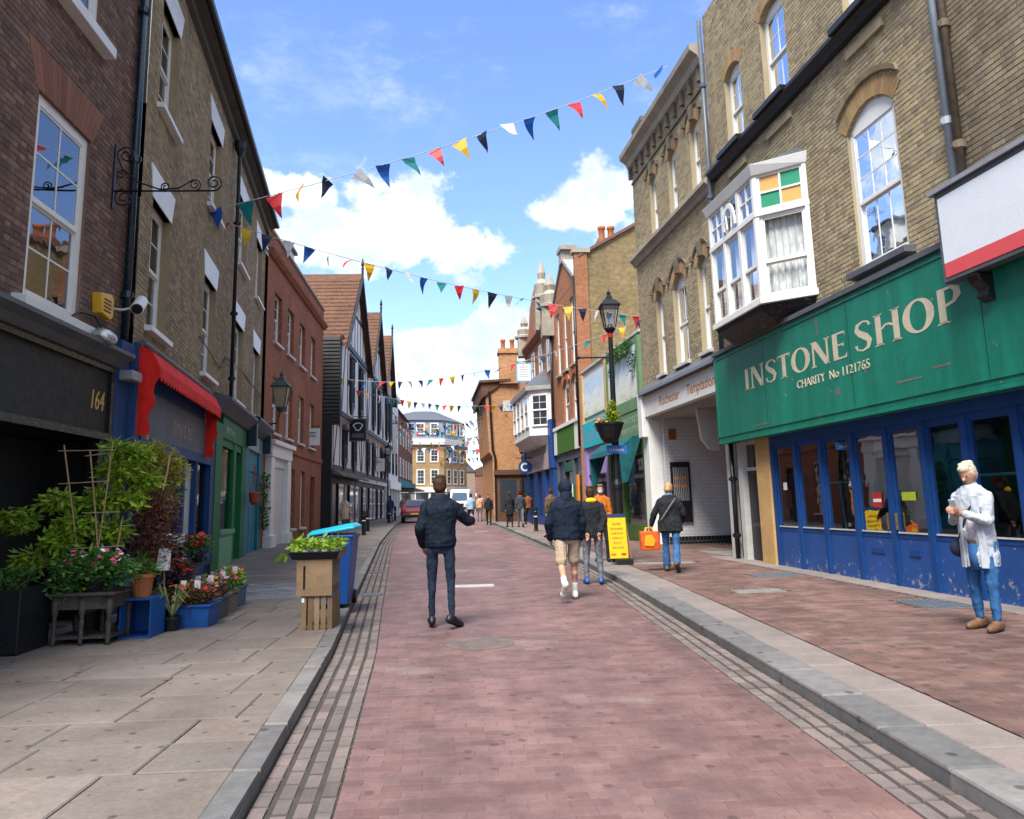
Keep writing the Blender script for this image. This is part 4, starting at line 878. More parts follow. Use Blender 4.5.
for a, b in ((13.0, 14.6), (9.6, 10.7)): m.tube([FR(a, 1.72, -.5), FR(b, 1.72, -.5)], .02, 6)
m.build('display_rails', CYAN, R1)
# orange stone pier and side door
OCHRE = paint('ochre_pier', (.62, .39, .16), .75, .3, 1.4, wear=(.48, .34, .19))
part('pier', OCHRE, R1, (15.60, 16.18, 0, 2.72, -.15, .06), F=FR, bevel=.012)
part('side_door', paint('dark_door', (.05, .055, .06), .4, .4), R1, (16.28, 17.02, .12, 2.05, -.20, -.12), F=FR); part('fanlight', FARGLASS, R1, (16.28, 17.02, 2.12, 2.60, -.2, -.13), F=FR)
part('door_frame', WHITE2, R1, (16.18, 16.30, .1, 2.66, -.36, -.02), (17.0, 17.2, .1, 2.66, -.36, .01), (16.30, 17.0, 2.05, 2.12, -.36, -.08), (16.30, 17.0, 2.60, 2.68, -.36, .0), F=FR)
part('door_panel', BLACK, R1, (16.38, 16.92, .2, .9, -.12, -.108), (16.38, 16.92, 1.0, 1.95, -.12, -.108), F=FR)
downpipe('downpipe', 'dark grey drainpipe down the joint between the two stock brick buildings', [FR(17.42, 12.9, .1), FR(17.42, 4.75, .1)], .05, paint('pipe_grey', (.10, .12, .15), .4), [FR(17.42, z, .1) for z in (11.2, 8.4, 6.4)])
downpipe('downpipe', 'black drainpipe beside the white side door near the ochre pier', [FR(17.36, 2.7, .07), FR(17.36, .15, .07)], .05, BLACK, [FR(17.36, z, .07) for z in (1.9, .7)])
# ---- next house towards the viewer, with a projecting red and white signboard
R0 = thing('brick_house', 'rough brown brick house with pale drainpipes above the white and red signboard', 'house', (7, 8, 0))
ROUGH = island('rough_brown_brick', [(.30, .24, .15), (.37, .30, .19), (.23, .18, .13), (.41, .34, .23)], .92, .4, .9)
brick_wall(FR, R0, 3.5, 9.6, 4.35, 13.0, [(6.0, 7.2, 5.6, 7.6)], ROUGH, SOOTM); shell(FR, R0, 3.5, 9.58, 0, 12.9, 8, DARKROOM, inner=3.2)
sash(FR, R0, 6.0, 7.2, 5.6, 7.6, 0, WHITE, 2, 2, 2, .08, .12)
PPIPE = paint('pale_blue_pipe', (.36, .42, .48), .45)
downpipe('downpipe', 'pale blue-grey drainpipe above the projecting white signboard', [FR(9.52, 13, .1), FR(9.52, 5.45, .1)], .055, PPIPE, [FR(9.52, z, .1) for z in (8.2, 6.3)])
downpipe('downpipe', 'rusty brown drainpipe above the projecting white signboard', [FR(9.36, 13, .1), FR(9.36, 5.45, .1)], .05, paint('pipe_rust', (.22, .17, .12), .7, .5, 8), [FR(9.36, z, .1) for z in (7.6, 5.9)])
S0 = thing('box_sign', 'blank white signboard with red lower stripe in dark frame projecting over the green sign', 'sign', FR(8.5, 4.6, .3))
m = MB(); m.fbox(FR, 6.2, 9.42, 4.06, 5.22, .36, .50); m.build('frame', LEAD, S0, bevel=.01)
part('white_panel', paint('sign_white', (.70, .74, .80), .3, .06), S0, (6.26, 9.36, 4.30, 5.14, .50, .506), F=FR); part('red_stripe', paint('sign_red', (.66, .09, .10), .35, .08), S0, (6.26, 9.36, 4.12, 4.30, .50, .507), F=FR)
part('top_flashing', paint('flashing', (.30, .32, .35), .5), S0, (6.2, 9.5, 5.22, 5.28, .0, .54), F=FR)
for u in (8.95, 6.6): m = MB(); m.prism(lambda a, z, o: FR(o, z, a), [(.0, 4.05), (.5, 4.05), (.46, 3.95), (.36, 3.86), (.40, 3.78), (.30, 3.72), (.12, 3.6), (0, 3.3)], u-.10, u+.10); m.build('console_bracket', BLACK, S0, bevel=.02)
# ------------------------------------------------------------------ RIGHT 2: ornate stock brick, recessed white shop
R2 = thing('brick_shop_building', 'ornate stock brick building with stone cornices, arched windows and a white recessed shop', 'shop', (5.5, 20, 0))
ops2 = [(21.5, 22.1, 8.97, 10.65, .2), (19.85, 20.45, 8.97, 10.65, .2), (18.15, 18.75, 8.97, 10.65, .2), (21.5, 22.1, 4.97, 7.1, .22), (19.65, 20.65, 4.97, 7.05, .32), (18.15, 18.8, 4.97, 7.1, .22)]
brick_wall(FR, R2, 17.47, 23.75, 4.45, 12.1, ops2, STOCK_R, STMORT, reveal=STOCK_R); shell(FR, R2, 17.5, 23.7, 0, 12.2, 8, paint('plaster_core', (.25, .23, .2), .9), inner=3.0)
DSTONE = paint('sooty_stone', (.21, .175, .125), .9, .4, 3)
for i, (a, b, z0, z1, r) in enumerate(ops2):
    sash(FR, R2, a, b, z0, z1, r, WHITE, 2 if i == 4 else 1, 1, 1, .07, .12, back=(0, 1) if i in (3, 5) else (0, .5), sill=(WHITE2 if i > 2 else STONE, .10, .06, .10))
    voussoirs(FR, R2, a, b, z1, r, .24, 13, GAUGED, key=DSTONE)
    m = MB(); ap = arc(a-.20, b+.20, z1+.28, r+.05)
    for (u, w), (u2, w2) in zip(ap, ap[1:]): m.hexa([FR(u, w, 0), FR(u2, w2, 0), FR(u2, w2, .03), FR(u, w, .03), FR(u, w+.07, 0), FR(u2, w2+.07, 0), FR(u2, w2+.07, .045), FR(u, w+.07, .045)])
    m.fbox(FR, a-.30, a-.19, z1+.24, z1+.37, 0, .08); m.fbox(FR, b+.19, b+.30, z1+.24, z1+.37, 0, .08); m.build('hood_mould', DSTONE, R2)
def run(name, prof, y0, y1, mat, parent, F=FR): m = MB(); m.prism(lambda u, z, o: F(o, z, u), prof, y0, y1); return m.build(name, mat, parent)
run('string_course', [(0, 8.60), (.06, 8.62), (.10, 8.72), (.20, 8.80), (.20, 8.90), (0, 8.95)], 17.5, 23.85, STONE, R2)
run('cornice', [(0, 11.85), (.10, 11.9), (.16, 12.05), (.34, 12.18), (.36, 12.32), (0, 12.42)], 17.5, 23.9, STONE, R2)
for k in range(11): part('cornice_bracket', DSTONE, R2, (17.7+k*.6, 17.82+k*.6, 11.5, 11.88, 0, .10), F=FR)
part('string_band', DSTONE, R2, (17.5, 23.75, 11.30, 11.36, 0, .04), F=FR)
part('chimney', STOCK_R, R2, (23.0, 23.8, 12.3, 13.1, -1.2, -.2), F=FR); part('chimney_cap', DSTONE, R2, (22.9, 23.9, 13.1, 13.25, -1.3, -.1), F=FR)
run('lead_apron', [(0, 4.50), (.30, 4.52), (.26, 4.62), (0, 4.86)], 17.5, 23.4, LEAD, R2)
part('fascia', WHITE, R2, (17.5, 23.35, 3.88, 4.50, -.2, .16), F=FR, bevel=.01)
SIGNT = paint('sign_red_brown', (.50, .24, .10), .5, .25, 8)
letters(FR, 'Rochester', 21.85, 4.06, .162, .36, SIGNT, R2, -1, shear=.15, width=1.7, weight=.004); letters(FR, 'Temptations', 19.65, 4.06, .162, .36, SIGNT, R2, -1, shear=.15, width=2.05, weight=.004)
part('fascia_console', WHITE, R2, (23.2, 23.6, 3.3, 4.6, -.05, .26), F=FR, bevel=.02); part('pillar', WHITE, R2, (23.15, 23.7, .1, 3.88, -.3, .10), F=FR, bevel=.012)
part('soffit', paint('soffit_grey', (.36, .35, .33), .7), R2, (17.5, 23.2, 3.80, 3.88, -2.2, -.02), F=FR)
TILE = bricktex('white_tile', (.62, .62, .62), (.57, .57, .58), (.42, .42, .43), .3, .2, .1, .12, .2)
part('tiled_wall', TILE, R2, (22.9, 23.1, .45, 3.80, -2.2, -.28), F=FR); part('black_tile_skirting', bricktex('black_tile', (.015, .016, .018), (.02, .02, .022), (.12, .12, .12), .2, .12, .32, .1, .2), R2, (22.88, 23.1, .05, .45, -2.2, -.28), F=FR)
part('poster_frame', BLACK, R2, (22.83, 22.88, .85, 2.55, -.98, -.40), F=FR, bevel=.006)
FP = line_frame(FR(22.82, 0, -.40), FR(22.82, 0, -.98), -1)
t = NT('poster'); w_ = t.n('ShaderNodeTexWave'); w_.inputs['Scale'].default_value = 6; w_.inputs['Distortion'].default_value = 2; t.l(t.pos(), w_.inputs['Vector']); POSTER = t.set(t.ramp(w_.outputs[0], [(.3, (.02, .02, .022)), (.7, (.30, .30, .31))]), .3)
pp = MB(); pp.poly(FR(22.825, 1.45, -.46), FR(22.825, 1.45, -.92), FR(22.825, 2.40, -.92), FR(22.825, 2.40, -.46)); pp.build('poster', POSTER, R2, norm=False)
ORL = paint('orange_lettering', (.75, .24, .03), .5)
for k, (z, s) in enumerate(((2.05, 0), (1.82, 0))):
    scribble(lambda u, zz, o: FR(22.82-o, zz, -.46-u), 0, z, 0, .15, 6, ORL, R2, 1, .42, 'poster_lettering')
part('alarm', paint('rusty_alarm', (.30, .10, .03), .5), R2, (22.80, 22.88, 3.2, 3.5, -.62, -.40), F=FR, bevel=.02)
P0, P1 = FR(20.9, 0, -1.75), FR(17.78, 0, -.04); FW = line_frame(P0, P1, 1)
if (Vector(FW(0, 0, 1))-Vector(P0)).x > 0: FW = line_frame(P0, P1, -1)
LW = FW.L
part('shop_window', WHITE, R2, (0, .12, .1, 3.80, -.08, .05), (LW-.12, LW, .1, 3.80, -.08, .05), (LW*.5-.05, LW*.5+.05, .6, 3.0, -.08, .04), (.12, LW-.12, 2.98, 3.10, -.08, .05), (.12, LW-.12, .52, .62, -.08, .06), F=FW)
part('stall_riser', BLACK, R2, (.12, LW-.12, .1, .52, -.08, .03), F=FW)
for a, b in ((.12, LW*.5-.05), (LW*.5+.05, LW-.12)): pane(FW, R2, a, b, .62, 2.98, -.02, SHOPGLASS); pane(FW, R2, a, b, 3.1, 3.78, -.02, FARGLASS)
room(FW, R2, .1, LW-.1, .5, 3.0, -.09, -.55, paint('tea_shop_inside', (.30, .28, .25), .8, .4, 2))
for i in range(6): part('display_item', rnd.choice([WHITE, BR_, ORL, CURTAIN]), R2, (.3+i*.42, .5+i*.42, .6, .9+rnd.random()*1.3, -.45, -.25), F=FW)
part('shop_pillar', WHITE2, R2, (17.5, 17.74, .1, 3.8, -.1, .03), F=FR); part('back_wall', TILE, R2, (20.5, 22.9, .1, 3.8, -2.25, -2.1), F=FR)
part('lobby_step', GRAN[1], R2, (18.3, 23.1, -.1, .22, -2.2, -.05), F=FR)
run('fascia_soffit_bracket', [(-.9, 3.80), (-.35, 3.80), (-.45, 3.0), (-.65, 2.75), (-.9, 2.7)], 20.35, 20.5, WHITE2, R2)
# ------------------------------------------------------------------ LEFT 4: timber-framed range with three gables
TIMB = paint('black_timber', (.022, .022, .025), .6, .4, 3); PLAST = paint('white_plaster', (.74, .75, .76), .8, .12, 1.2)
CLAY = bricktex('clay_tile', (.26, .12, .07), (.17, .09, .06), (.06, .04, .03), .85, .18, .11, .45, .9)
F4 = frame(-7.3, 0, 1)
L4 = thing('timber_framed_building', 'black and white timber-framed building with three tiled gables jettied over the pavement', 'building', (-7, 50, 0))
m = MB(); m.fbox(F4, 39.6, 66, 0, 9.9, -8, -.3); m.build('building_core', PLAST, L4)
J1, J2 = .42, .78
part('first_floor', PLAST, L4, (39.7, 66, 3.35, 6.0, -.3, J1), F=F4); part('second_floor', PLAST, L4, (39.7, 66, 6.0, 9.9, -.3, J2), F=F4)
for k in range(24):          # black weatherboards on the end wall, each lapping the next
    z = 5.5+k*.185
    m = MB(); m.hexa([(-8.6, 39.69, z), (-7.3+J2, 39.69, z), (-7.3+J2, 39.62, z), (-8.6, 39.62, z), (-8.6, 39.69, z+.19), (-7.3+J2, 39.69, z+.19), (-7.3+J2, 39.67, z+.19), (-8.6, 39.67, z+.19)]); m.build('weatherboard', TIMB, L4)
part('end_post', TIMB, L4, (39.6, 39.72, 0, 6.0, -.3, J1+.01), (39.55, 39.75, 5.4, 9.9, J2-.02, J2+.03), F=F4)
gab = [(40.0, 50.0), (50.2, 58.6), (58.8, 65.6)]; pk = [45.0, 54.4, 62.2]
for gi, ((a, b), p) in enumerate(zip(gab, pk)):
    zt = 14.75; ze = 9.85
    m = MB(); m.prism(F4, [(a+.1, ze), (b-.1, ze), (p, zt-.25)], J2-.4, J2+.0); g = m.build('gable', PLAST, L4)
    m = MB()
    for s, e in (((a-.25, ze-.25), (p, zt)), ((b+.25, ze-.25), (p, zt))):
        q0, q1 = s, e; m.hexa([F4(q0[0], q0[1]-.12, J2+.30), F4(q1[0], q1[1]-.12, J2+.30), F4(q1[0], q1[1]-.12, -9), F4(q0[0], q0[1]-.12, -9), F4(q0[0], q0[1], J2+.30), F4(q1[0], q1[1], J2+.30), F4(q1[0], q1[1], -9), F4(q0[0], q0[1], -9)])
    m.build('roof', CLAY, L4)
    m = MB()
    for k in range(int((zt-ze)/.28)):      # tile courses standing proud of the slope
        for s0, s1 in ((a-.25, p), (b+.25, p)):
            t0, t1 = k*.28/(zt-ze+.25), (k*.28+.24)/(zt-ze+.25)
            y0, y1 = s0+(s1-s0)*t0, s0+(s1-s0)*t1; z0, z1 = ze-.25+(zt-ze+.25)*t0, ze-.25+(zt-ze+.25)*t1
            m.hexa([F4(y0, z0+.0, J2+.28), F4(y1, z1, J2+.28), F4(y1, z1, -8.8), F4(y0, z0, -8.8), F4(y0, z0+.07, J2+.28), F4(y1, z1+.02, J2+.28), F4(y1, z1+.02, -8.8), F4(y0, z0+.07, -8.8)])
    m.build('tile_courses', CLAY, L4, kind='stuff')
    for s in (a-.3, b+.3):
        m = MB(); m.prism(F4, [(s, ze-.45), (p, zt-.02), (p, zt-.42), (s+(.35 if s < p else -.35), ze-.45)], J2+.31, J2+.38); m.build('bargeboard', TIMB, L4)
    m = MB(); m.box(-7.3+J2+.27, -7.3+J2+.39, p-.06, p+.06, zt-.6, zt+.35); m.lathe([(.09, 0), (.05, .12), (.10, .25), (.02, .62), (.0, .64)], (-7.3+J2+.33, p, zt+.3), 8); m.build('finial', TIMB, L4)
    for k in range(1, 9):
        u = a+(b-a)*k/9; top = ze+(zt-ze)*(1-abs(u-p)/((p-a) if u < p else (b-p)))-.4
        if top > ze+.2: part('gable_stud', TIMB, L4, (u-.07, u+.07, ze+.2, top, J2, J2+.02), F=F4)
    part('bressumer', TIMB, L4, (a-.1, b+.1, ze-.05, ze+.22, J2-.05, J2+.10), F=F4); part('collar_beam', TIMB, L4, (a+2.3, b-2.3, ze+2.2, ze+2.4, J2, J2+.025), F=F4)
    for st, (z0, z1, J) in enumerate(((6.0, 9.8, J2), (3.35, 5.95, J1))):
        part('floor_beam', TIMB, L4, (a-.1, b+.1, z0, z0+.24, J-.05, J+.05), F=F4)
        for k in range(6):
            u = a+(b-a)*k/5; part('stud', TIMB, L4, (u-.07, u+.07, z0+.24, z1, J, J+.02), F=F4)
        for u0, u1 in ((a+.1, a+1.3), (b-.1, b-1.3)):
            m = MB(); m.prism(F4, [(u0, z0+.3), (u0+(.2 if u1 > u0 else -.2), z0+.3), (u1, z1-.1), (u1-(.2 if u1 > u0 else -.2), z1-.1)], J+.0, J+.018); m.build('brace', TIMB, L4)
        w = 1.15
        for c in ((a*2+b)/3-.1, (a+2*b)/3+.1):
            zz0, zz1 = z0+(1.0 if st == 0 else .7), z1-.55
            wn = part('oriel_window', TIMB, L4, (c-w/2, c+w/2, zz0-.16, zz0, J, J+.16), (c-w/2, c+w/2, zz1, zz1+.12, J, J+.16), *[(c-w/2+i*w/4-.04, c-w/2+i*w/4+.04, zz0, zz1, J+.08, J+.14) for i in range(5)], (c-w/2-.04, c-w/2+.02, zz0, zz1, J, J+.09), (c+w/2-.02, c+w/2+.04, zz0, zz1, J, J+.09), (c-w/2, c+w/2, (zz0+zz1)/2-.03, (zz0+zz1)/2+.03, J+.07, J+.13), F=F4)
            for i in range(4): pane(F4, wn, c-w/2+i*w/4+.04, c-w/2+(i+1)*w/4-.04, zz0, zz1, J+.11, FARGLASS)
            m = MB(); m.loft([[F4(c-w/2-.12, zz1+.12, J), F4(c+w/2+.12, zz1+.12, J), F4(c+w/2+.12, zz1+.12, J+.24), F4(c-w/2-.12, zz1+.12, J+.24)], [F4(c-w/2, zz1+.42, J), F4(c+w/2, zz1+.42, J), F4(c+w/2-.2, zz1+.42, J+.1), F4(c-w/2+.2, zz1+.42, J+.1)]]); m.build('oriel_roof', LEAD, wn)
            m = MB(); m.loft([[F4(c-w/2, zz0-.16, J), F4(c+w/2, zz0-.16, J), F4(c+w/2, zz0-.16, J+.14), F4(c-w/2, zz0-.16, J+.14)], [F4(c-w/4, zz0-.6, J), F4(c+w/4, zz0-.6, J), F4(c+w/4, zz0-.6, J+.1), F4(c-w/4, zz0-.6, J+.1)]]); m.build('oriel_bracket', TIMB, wn)
run('pentice_roof', [(-.2, 3.75), (J1+.55, 3.05), (J1+.55, 2.98), (-.2, 3.3)], 39.8, 49.6, paint('grey_pentice', (.14, .13, .13), .8, .4, 5), L4, F4)
for a, b in ((39.8, 49.6), (49.9, 58.4), (58.7, 65.8)):
    part('shop_frame', TIMB, L4, (a, b, 2.75, 3.05, -.1, .12), (a, b, .1, .6, -.1, .1), *[(a+(b-a)*k/5-.1, a+(b-a)*k/5+.1, .6, 2.75, -.1, .12) for k in range(6)], F=F4)
    for k in range(5):
        u0, u1 = a+(b-a)*k/5+.1, a+(b-a)*(k+1)/5-.1
        if k % 2 == 0: sash(F4, L4, u0, u1, .6, 2.75, 0, WHITE, 3, 2, 2, .12, -.10, gl=FARGLASS, far=True, name='shop_window')
        else: part('shop_door', BLACK, L4, (u0, u1, .1, 2.75, -.1, .02), F=F4)
    part('shop_fascia', WHITE2 if a > 45 else TIMB, L4, (a, b, 3.05, 3.4, -.1, .35), F=F4)
# ------------------------------------------------------------------ LEFT 5 white, 6 dark brick, 7 the yellow brick house closing the view
F5 = frame(-7.0, 0, 1)
L5 = thing('rendered_house', 'narrow white-rendered house beyond the timber gables', 'house', (-7, 70, 0))
m = MB(); m.fbox(F5, 66.2, 76, 0, 11.2, -8, 0); m.build('wall', paint('white_render', (.62, .64, .66), .8, .15, .8), L5)
for a in (67.2, 70.2, 73.2):
    for z0 in (4.2, 7.6): sash(F5, L5, a, a+1.3, z0, z0+2.0, 0, TIMB, 2, 2, 2, .09, -.08, gl=FARGLASS, far=True)
part('cornice', WHITE2, L5, (66.1, 76, 11.0, 11.35, -.2, .3), F=F5); part('shop_fascia', WHITE, L5, (66.3, 75.9, 2.9, 3.6, 0, .3), F=F5); part('shop_window', FARGLASS, L5, (66.6, 75.6, .7, 2.9, 0, .08), F=F5)
part('shop_posts', WHITE, L5, *[(66.4+k*2.3, 66.6+k*2.3, .1, 2.9, 0, .2) for k in range(5)], F=F5)
F6 = frame(-7.3, 0, 1); DBR = bricktex('dark_red_brick', (.24, .09, .055), (.18, .07, .045), (.2, .14, .11), .9)
L6 = thing('brick_house', 'dark red brick house with teal shopfront before the yellow brick house', 'house', (-7, 86, 0))
m = MB(); m.fbox(F6, 76.1, 98, 0, 10.6, -8, 0); m.build('wall', DBR, L6)
m = MB(); m.prism(lambda u, z, o: F6(o, z, u), [(.35, 10.6), (-3.5, 13.2), (-8, 10.6)], 76, 98); m.build('roof', CLAY, L6)
for k in range(6):
    a = 77.4+k*3.5
    for z0 in (4.4, 7.6): sash(F6, L6, a, a+1.3, z0, z0+1.9, 0, WHITE, 2, 2, 2, .1, -.05, gl=FARGLASS, far=True)
part('shopfront', TEALD, L6, (76.3, 97.8, 0, 3.3, 0, .25), F=F6); part('shop_fascia', TEAL, L6, (76.3, 97.8, 3.3, 4.0, 0, .4), F=F6)
for k in range(5): part('shop_window', FARGLASS, L6, (77+k*4.2, 80.4+k*4.2, .7, 2.9, .25, .28), F=F6)
part('canopy', BLACK, L6, (77, 92, 3.0, 3.15, .4, 1.8), F=F6)
YB = bricktex('yellow_brick', (.56, .38, .17), (.47, .31, .14), (.46, .37, .25), .9)
L7 = thing('corner_building', 'yellow brick corner building with blue-grey mansard and white cornice at the street bend', 'building', (-4, 111, 0))
GREYB = paint('blue_grey_cladding', (.22, .27, .33), .7, .2, .5)
pts7 = [(-8.2, 109), (-3.9, 110.2), (-1.0, 116), (-1.0, 128), (-14, 128), (-14, 109)]
def prism7(z0, z1, k0=0, k1=0):
    c = (-6.5, 118); m = MB(); m.loft([[(x+(c[0]-x)*k, y+(c[1]-y)*k, z) for x, y in pts7] for z, k in ((z0, k0), (z1, k1))]); return m
prism7(0, 9.6).build('wall', YB, L7); prism7(9.6, 10.4, -.05, -.05).build('cornice', WHITE, L7); prism7(10.4, 13.0, .0, .06).build('mansard', GREYB, L7); prism7(13.0, 14.9, .03, .75).build('roof', LEAD, L7)
Fa, Fb7 = line_frame(pts7[0], pts7[1], 1), line_frame(pts7[1], pts7[2], 1)
for Fq, us_ in ((Fa, (.6, 2.5)), (Fb7, (.7, 2.6, 4.6))):
    for u in us_:
        for z0, z1, mm in ((4.2, 6.3, WHITE), (7.2, 9.0, WHITE), (11.0, 12.6, WHITE)): sash(Fq, L7, u, u+1.2, z0, z1, 0, mm, 2, 2, 2, .16, -.06-(.0 if z0 < 10 else .02), gl=FARGLASS, far=True)
    part('shop_fascia', WHITE, L7, (0.1, Fq.L-.1, 3.2, 3.9, 0, .3), F=Fq); part('shop_window', FARGLASS, L7, (.5, Fq.L-.5, .6, 3.2, 0, .08), F=Fq); part('shop_posts', WHITE, L7, *[(u, u+.3, .1, 3.2, 0, .2) for u in (.2, Fq.L*.5, Fq.L-.5)], F=Fq)
FB = [('pale_far_brick', (.40, .30, .22), (.33, .25, .19)), ('far_red_brick', (.30, .12, .075), (.24, .10, .07)), ('far_brown_brick', (.24, .17, .12), (.2, .14, .1))]
FB = [bricktex(n, a, b, (.3, .25, .2), .9) for n, a, b in FB]
def far_house(label, x0, x1, y0, y1, h, mat, face, roofmat, group=None):
    """house seen end-on down the street; face = -1 front looks to -X, +1 to +X"""
    t = thing('terraced_house', label, 'house', ((x0+x1)/2, y0, gz(y0)), group=group); m = MB(); m.box(x0, x1, y0, y1, 0, h); m.build('wall', mat, t)
    m = MB(); m.loft([[(x0-.2, y0-.2, h), (x1+.2, y0-.2, h), (x1+.2, y1+.2, h), (x0-.2, y1+.2, h)], [((x0+x1)/2-.05, y0+.0, h+2.6), ((x0+x1)/2+.05, y0+.0, h+2.6), ((x0+x1)/2+.05, y1, h+2.6), ((x0+x1)/2-.05, y1, h+2.6)]]); m.build('roof', roofmat, t)
    Fh = frame(x1 if face > 0 else x0, 0, face)
    n = max(2, int((y1-y0)/3))
    for k in range(n):
        a = y0+(y1-y0)*(k+.25)/n
        for z0 in (4.3, 7.3):
            if z0+1.8 < h: sash(Fh, t, a, a+1.3, z0, z0+1.8, 0, WHITE, 1, 1, 1, .12, -.06, gl=FARGLASS, far=True)
    part('shop_fascia', WHITE, t, (y0+.1, y1-.1, 3.0, 3.7, 0, .3), F=Fh); part('shop_window', FARGLASS, t, (y0+.5, y1-.5, .7, 3.0, 0, .06), F=Fh)
    m = MB(); m.box((x0+x1)/2-.5, (x0+x1)/2+.5, y0+.6, y0+1.6, h+1.5, h+3.9); m.build('chimney', FB[1], t); return t
far_house('far brown brick house behind the yellow corner building', -9, -1.2, 129, 150, 8.4, FB[2], 1, CLAY)
far_house('far pale brick house where the street narrows to its end', -4, .4, 165, 190, 8.0, FB[0], 1, MATS['slate_roof'])
far_house('far red brick house beyond the orange gable', 2.0, 9, 92, 112, 9.0, FB[1], -1, CLAY)
far_house('far brown house next to the distant red brick one', 3.4, 10, 113, 140, 7.8, FB[2], -1, MATS['slate_roof'])
far_house('far pale brick house with tiled roof beside the far brown house', 5.0, 12, 141, 170, 8.4, FB[0], -1, CLAY)
far_house('far red house across the very end of the street', -3, 9, 205, 220, 8.6, FB[1], -1, CLAY)
# ------------------------------------------------------------------ RIGHT 3: low building with a painted mural and two shops
R3 = thing('shop_building', 'low green shop building with painted sky mural panel above a dark teal awning', 'shop', (5, 26, 0))
SAGE = paint('sage_green_paint', (.15, .27, .14), .6, .25, 1.2)
m = MB(); m.fbox(FR, 23.78, 32.0, 3.4, 6.6, -7, -.02); m.build('wall', paint('cream_render', (.55, .53, .46), .85, .25, .6), R3)
t = NT('mural'); sp = t.n('ShaderNodeSeparateXYZ'); t.l(t.pos(), sp.inputs[0]); mr = t.n('ShaderNodeMapRange'); t.l(sp.outputs[2], mr.inputs[0]); mr.inputs[1].default_value = 4.5; mr.inputs[2].default_value = 6.4
nz = t.noise(1.6, 6, .6); ad = t.n('ShaderNodeMath'); ad.operation = 'MULTIPLY_ADD'; t.l(nz, ad.inputs[0]); ad.inputs[1].default_value = .7; t.l(mr.outputs[0], ad.inputs[2])
cl = t.ramp(ad.outputs[0], [(.35, (.46, .50, .38)), (.60, (.64, .65, .58)), (.90, (.60, .68, .72)), (1.25 if 0 else 1.0, (.46, .58, .70))])
cl = t.mix(t.ramp(t.noise(5, 6, .7), [(.58, 0.0), (.66, 1.0)]), cl, (.16, .26, .10)); MURAL = t.set(cl, .6)
part('mural_panel', MURAL, R3, (23.9, 27.7, 4.62, 6.35, -.02, .04), F=FR, label='painted panel of sky, clouds and foliage')
part('mural_frame', SAGE, R3, (23.8, 27.9, 4.25, 4.62, -.02, .12), (23.8, 24.05, 4.62, 6.5, -.02, .10), (24.05, 27.9, 6.35, 6.5, -.02, .06), (27.7, 27.95, 4.62, 6.35, -.02, .06), F=FR)
part('upper_panel', MURAL, R3, (28.3, 31.7, 4.75, 6.3, -.02, .03), F=FR, label='pale flowered panel beside the mural'); part('panel_edge', OCHRE, R3, (31.7, 31.95, 4.5, 6.5, -.02, .08), (28.0, 28.2, 4.6, 6.5, -.02, .07), F=FR)
part('fascia', SAGE, R3, (23.8, 27.9, 3.42, 4.25, -.05, .10), F=FR)
for z, s, w in ((3.92, 0, 2.2), (3.60, 0, 2.2)): scribble(FR, 26.0, z, .103, .22, 9, paint('pale_grey_lettering', (.55, .6, .58), .5), R3, -1, w)
TAW = cloth('dark_teal_canvas', (.008, .085, .10), .7, .3, 6)
AW2 = thing('shop_awning', 'dark teal canvas awning with side wing over the green shop', 'awning', FR(26, 3.3, .2))
m = MB(); m.prism(lambda u, z, o: FR(o, z, u), [(.05, 3.45), (.35, 3.40), (.70, 3.10), (.78, 2.92), (.76, 2.90), (.66, 3.06), (.33, 3.35), (.05, 3.41)], 24.0, 27.9); m.build('canopy', TAW, AW2)
for u in (24.0, 27.9): m = MB(); m.prism(lambda a, z, o: FR(o, z, a), [(.05, 3.45), (.35, 3.40), (.70, 3.10), (.78, 2.92), (.72, 2.0), (.55, 2.05)], u-.012, u+.012); m.build('side_wing', TAW, AW2)
LEAFG = paint('leaf_green_paint', (.055, .15, .02), .45, .25, 1.5)
part('shop_frame', LEAFG, R3, (23.78, 24.0, .1, 3.42, -.1, .05), (24.0, 26.3, .1, .75, -.1, .04), (26.2, 27.0, .1, 3.0, -.1, .06), (27.75, 28.0, .1, 3.42, -.1, .06), (24.0, 26.2, 2.9, 3.42, -.1, .03), F=FR)
pane(FR, R3, 24.0, 26.2, .75, 2.9, -.03, SHOPGLASS); room(FR, R3, 24.0, 26.2, .7, 2.9, -.1, -.9, paint('gift_shop_inside', (.22, .20, .18), .8, .5, 3)); part('shop_door', BLACK, R3, (27.0, 27.75, .1, 2.7, -.3, -.2), F=FR)
part('shell', DARKROOM, R3, (23.8, 31.95, 0, 3.4, -7, -1.0), F=FR)
for i in range(9): part('display_item', rnd.choice([WHITE, RED, ORL, CYAN, LEAFG]), R3, (24.1+i*.23, 24.26+i*.23, .75, 1.0+rnd.random()*1.5, -.6, -.4), F=FR)
LILAC = paint('lilac_paint', (.36, .26, .56), .5, .2); TURQ = paint('turquoise_sign', (.02, .45, .52), .5, .2)
part('fascia', TURQ, R3, (28.05, 31.7, 3.55, 4.5, -.05, .12), F=FR); scribble(FR, 31.3, 3.75, .123, .5, 6, LILAC, R3, -1, 2.4)
part('shop_frame', LILAC, R3, (28.05, 28.4, .1, 3.55, -.1, .07), (31.3, 31.8, .1, 3.55, -.1, .07), (28.4, 31.3, 2.5, 3.55, -.1, .03), (28.4, 30.2, .1, .7, -.1, .03), F=FR)
pane(FR, R3, 28.4, 30.2, .7, 2.5, -.03, SHOPGLASS); room(FR, R3, 28.4, 31.3, .1, 2.5, -.1, -.95, MATS['gift_shop_inside'])
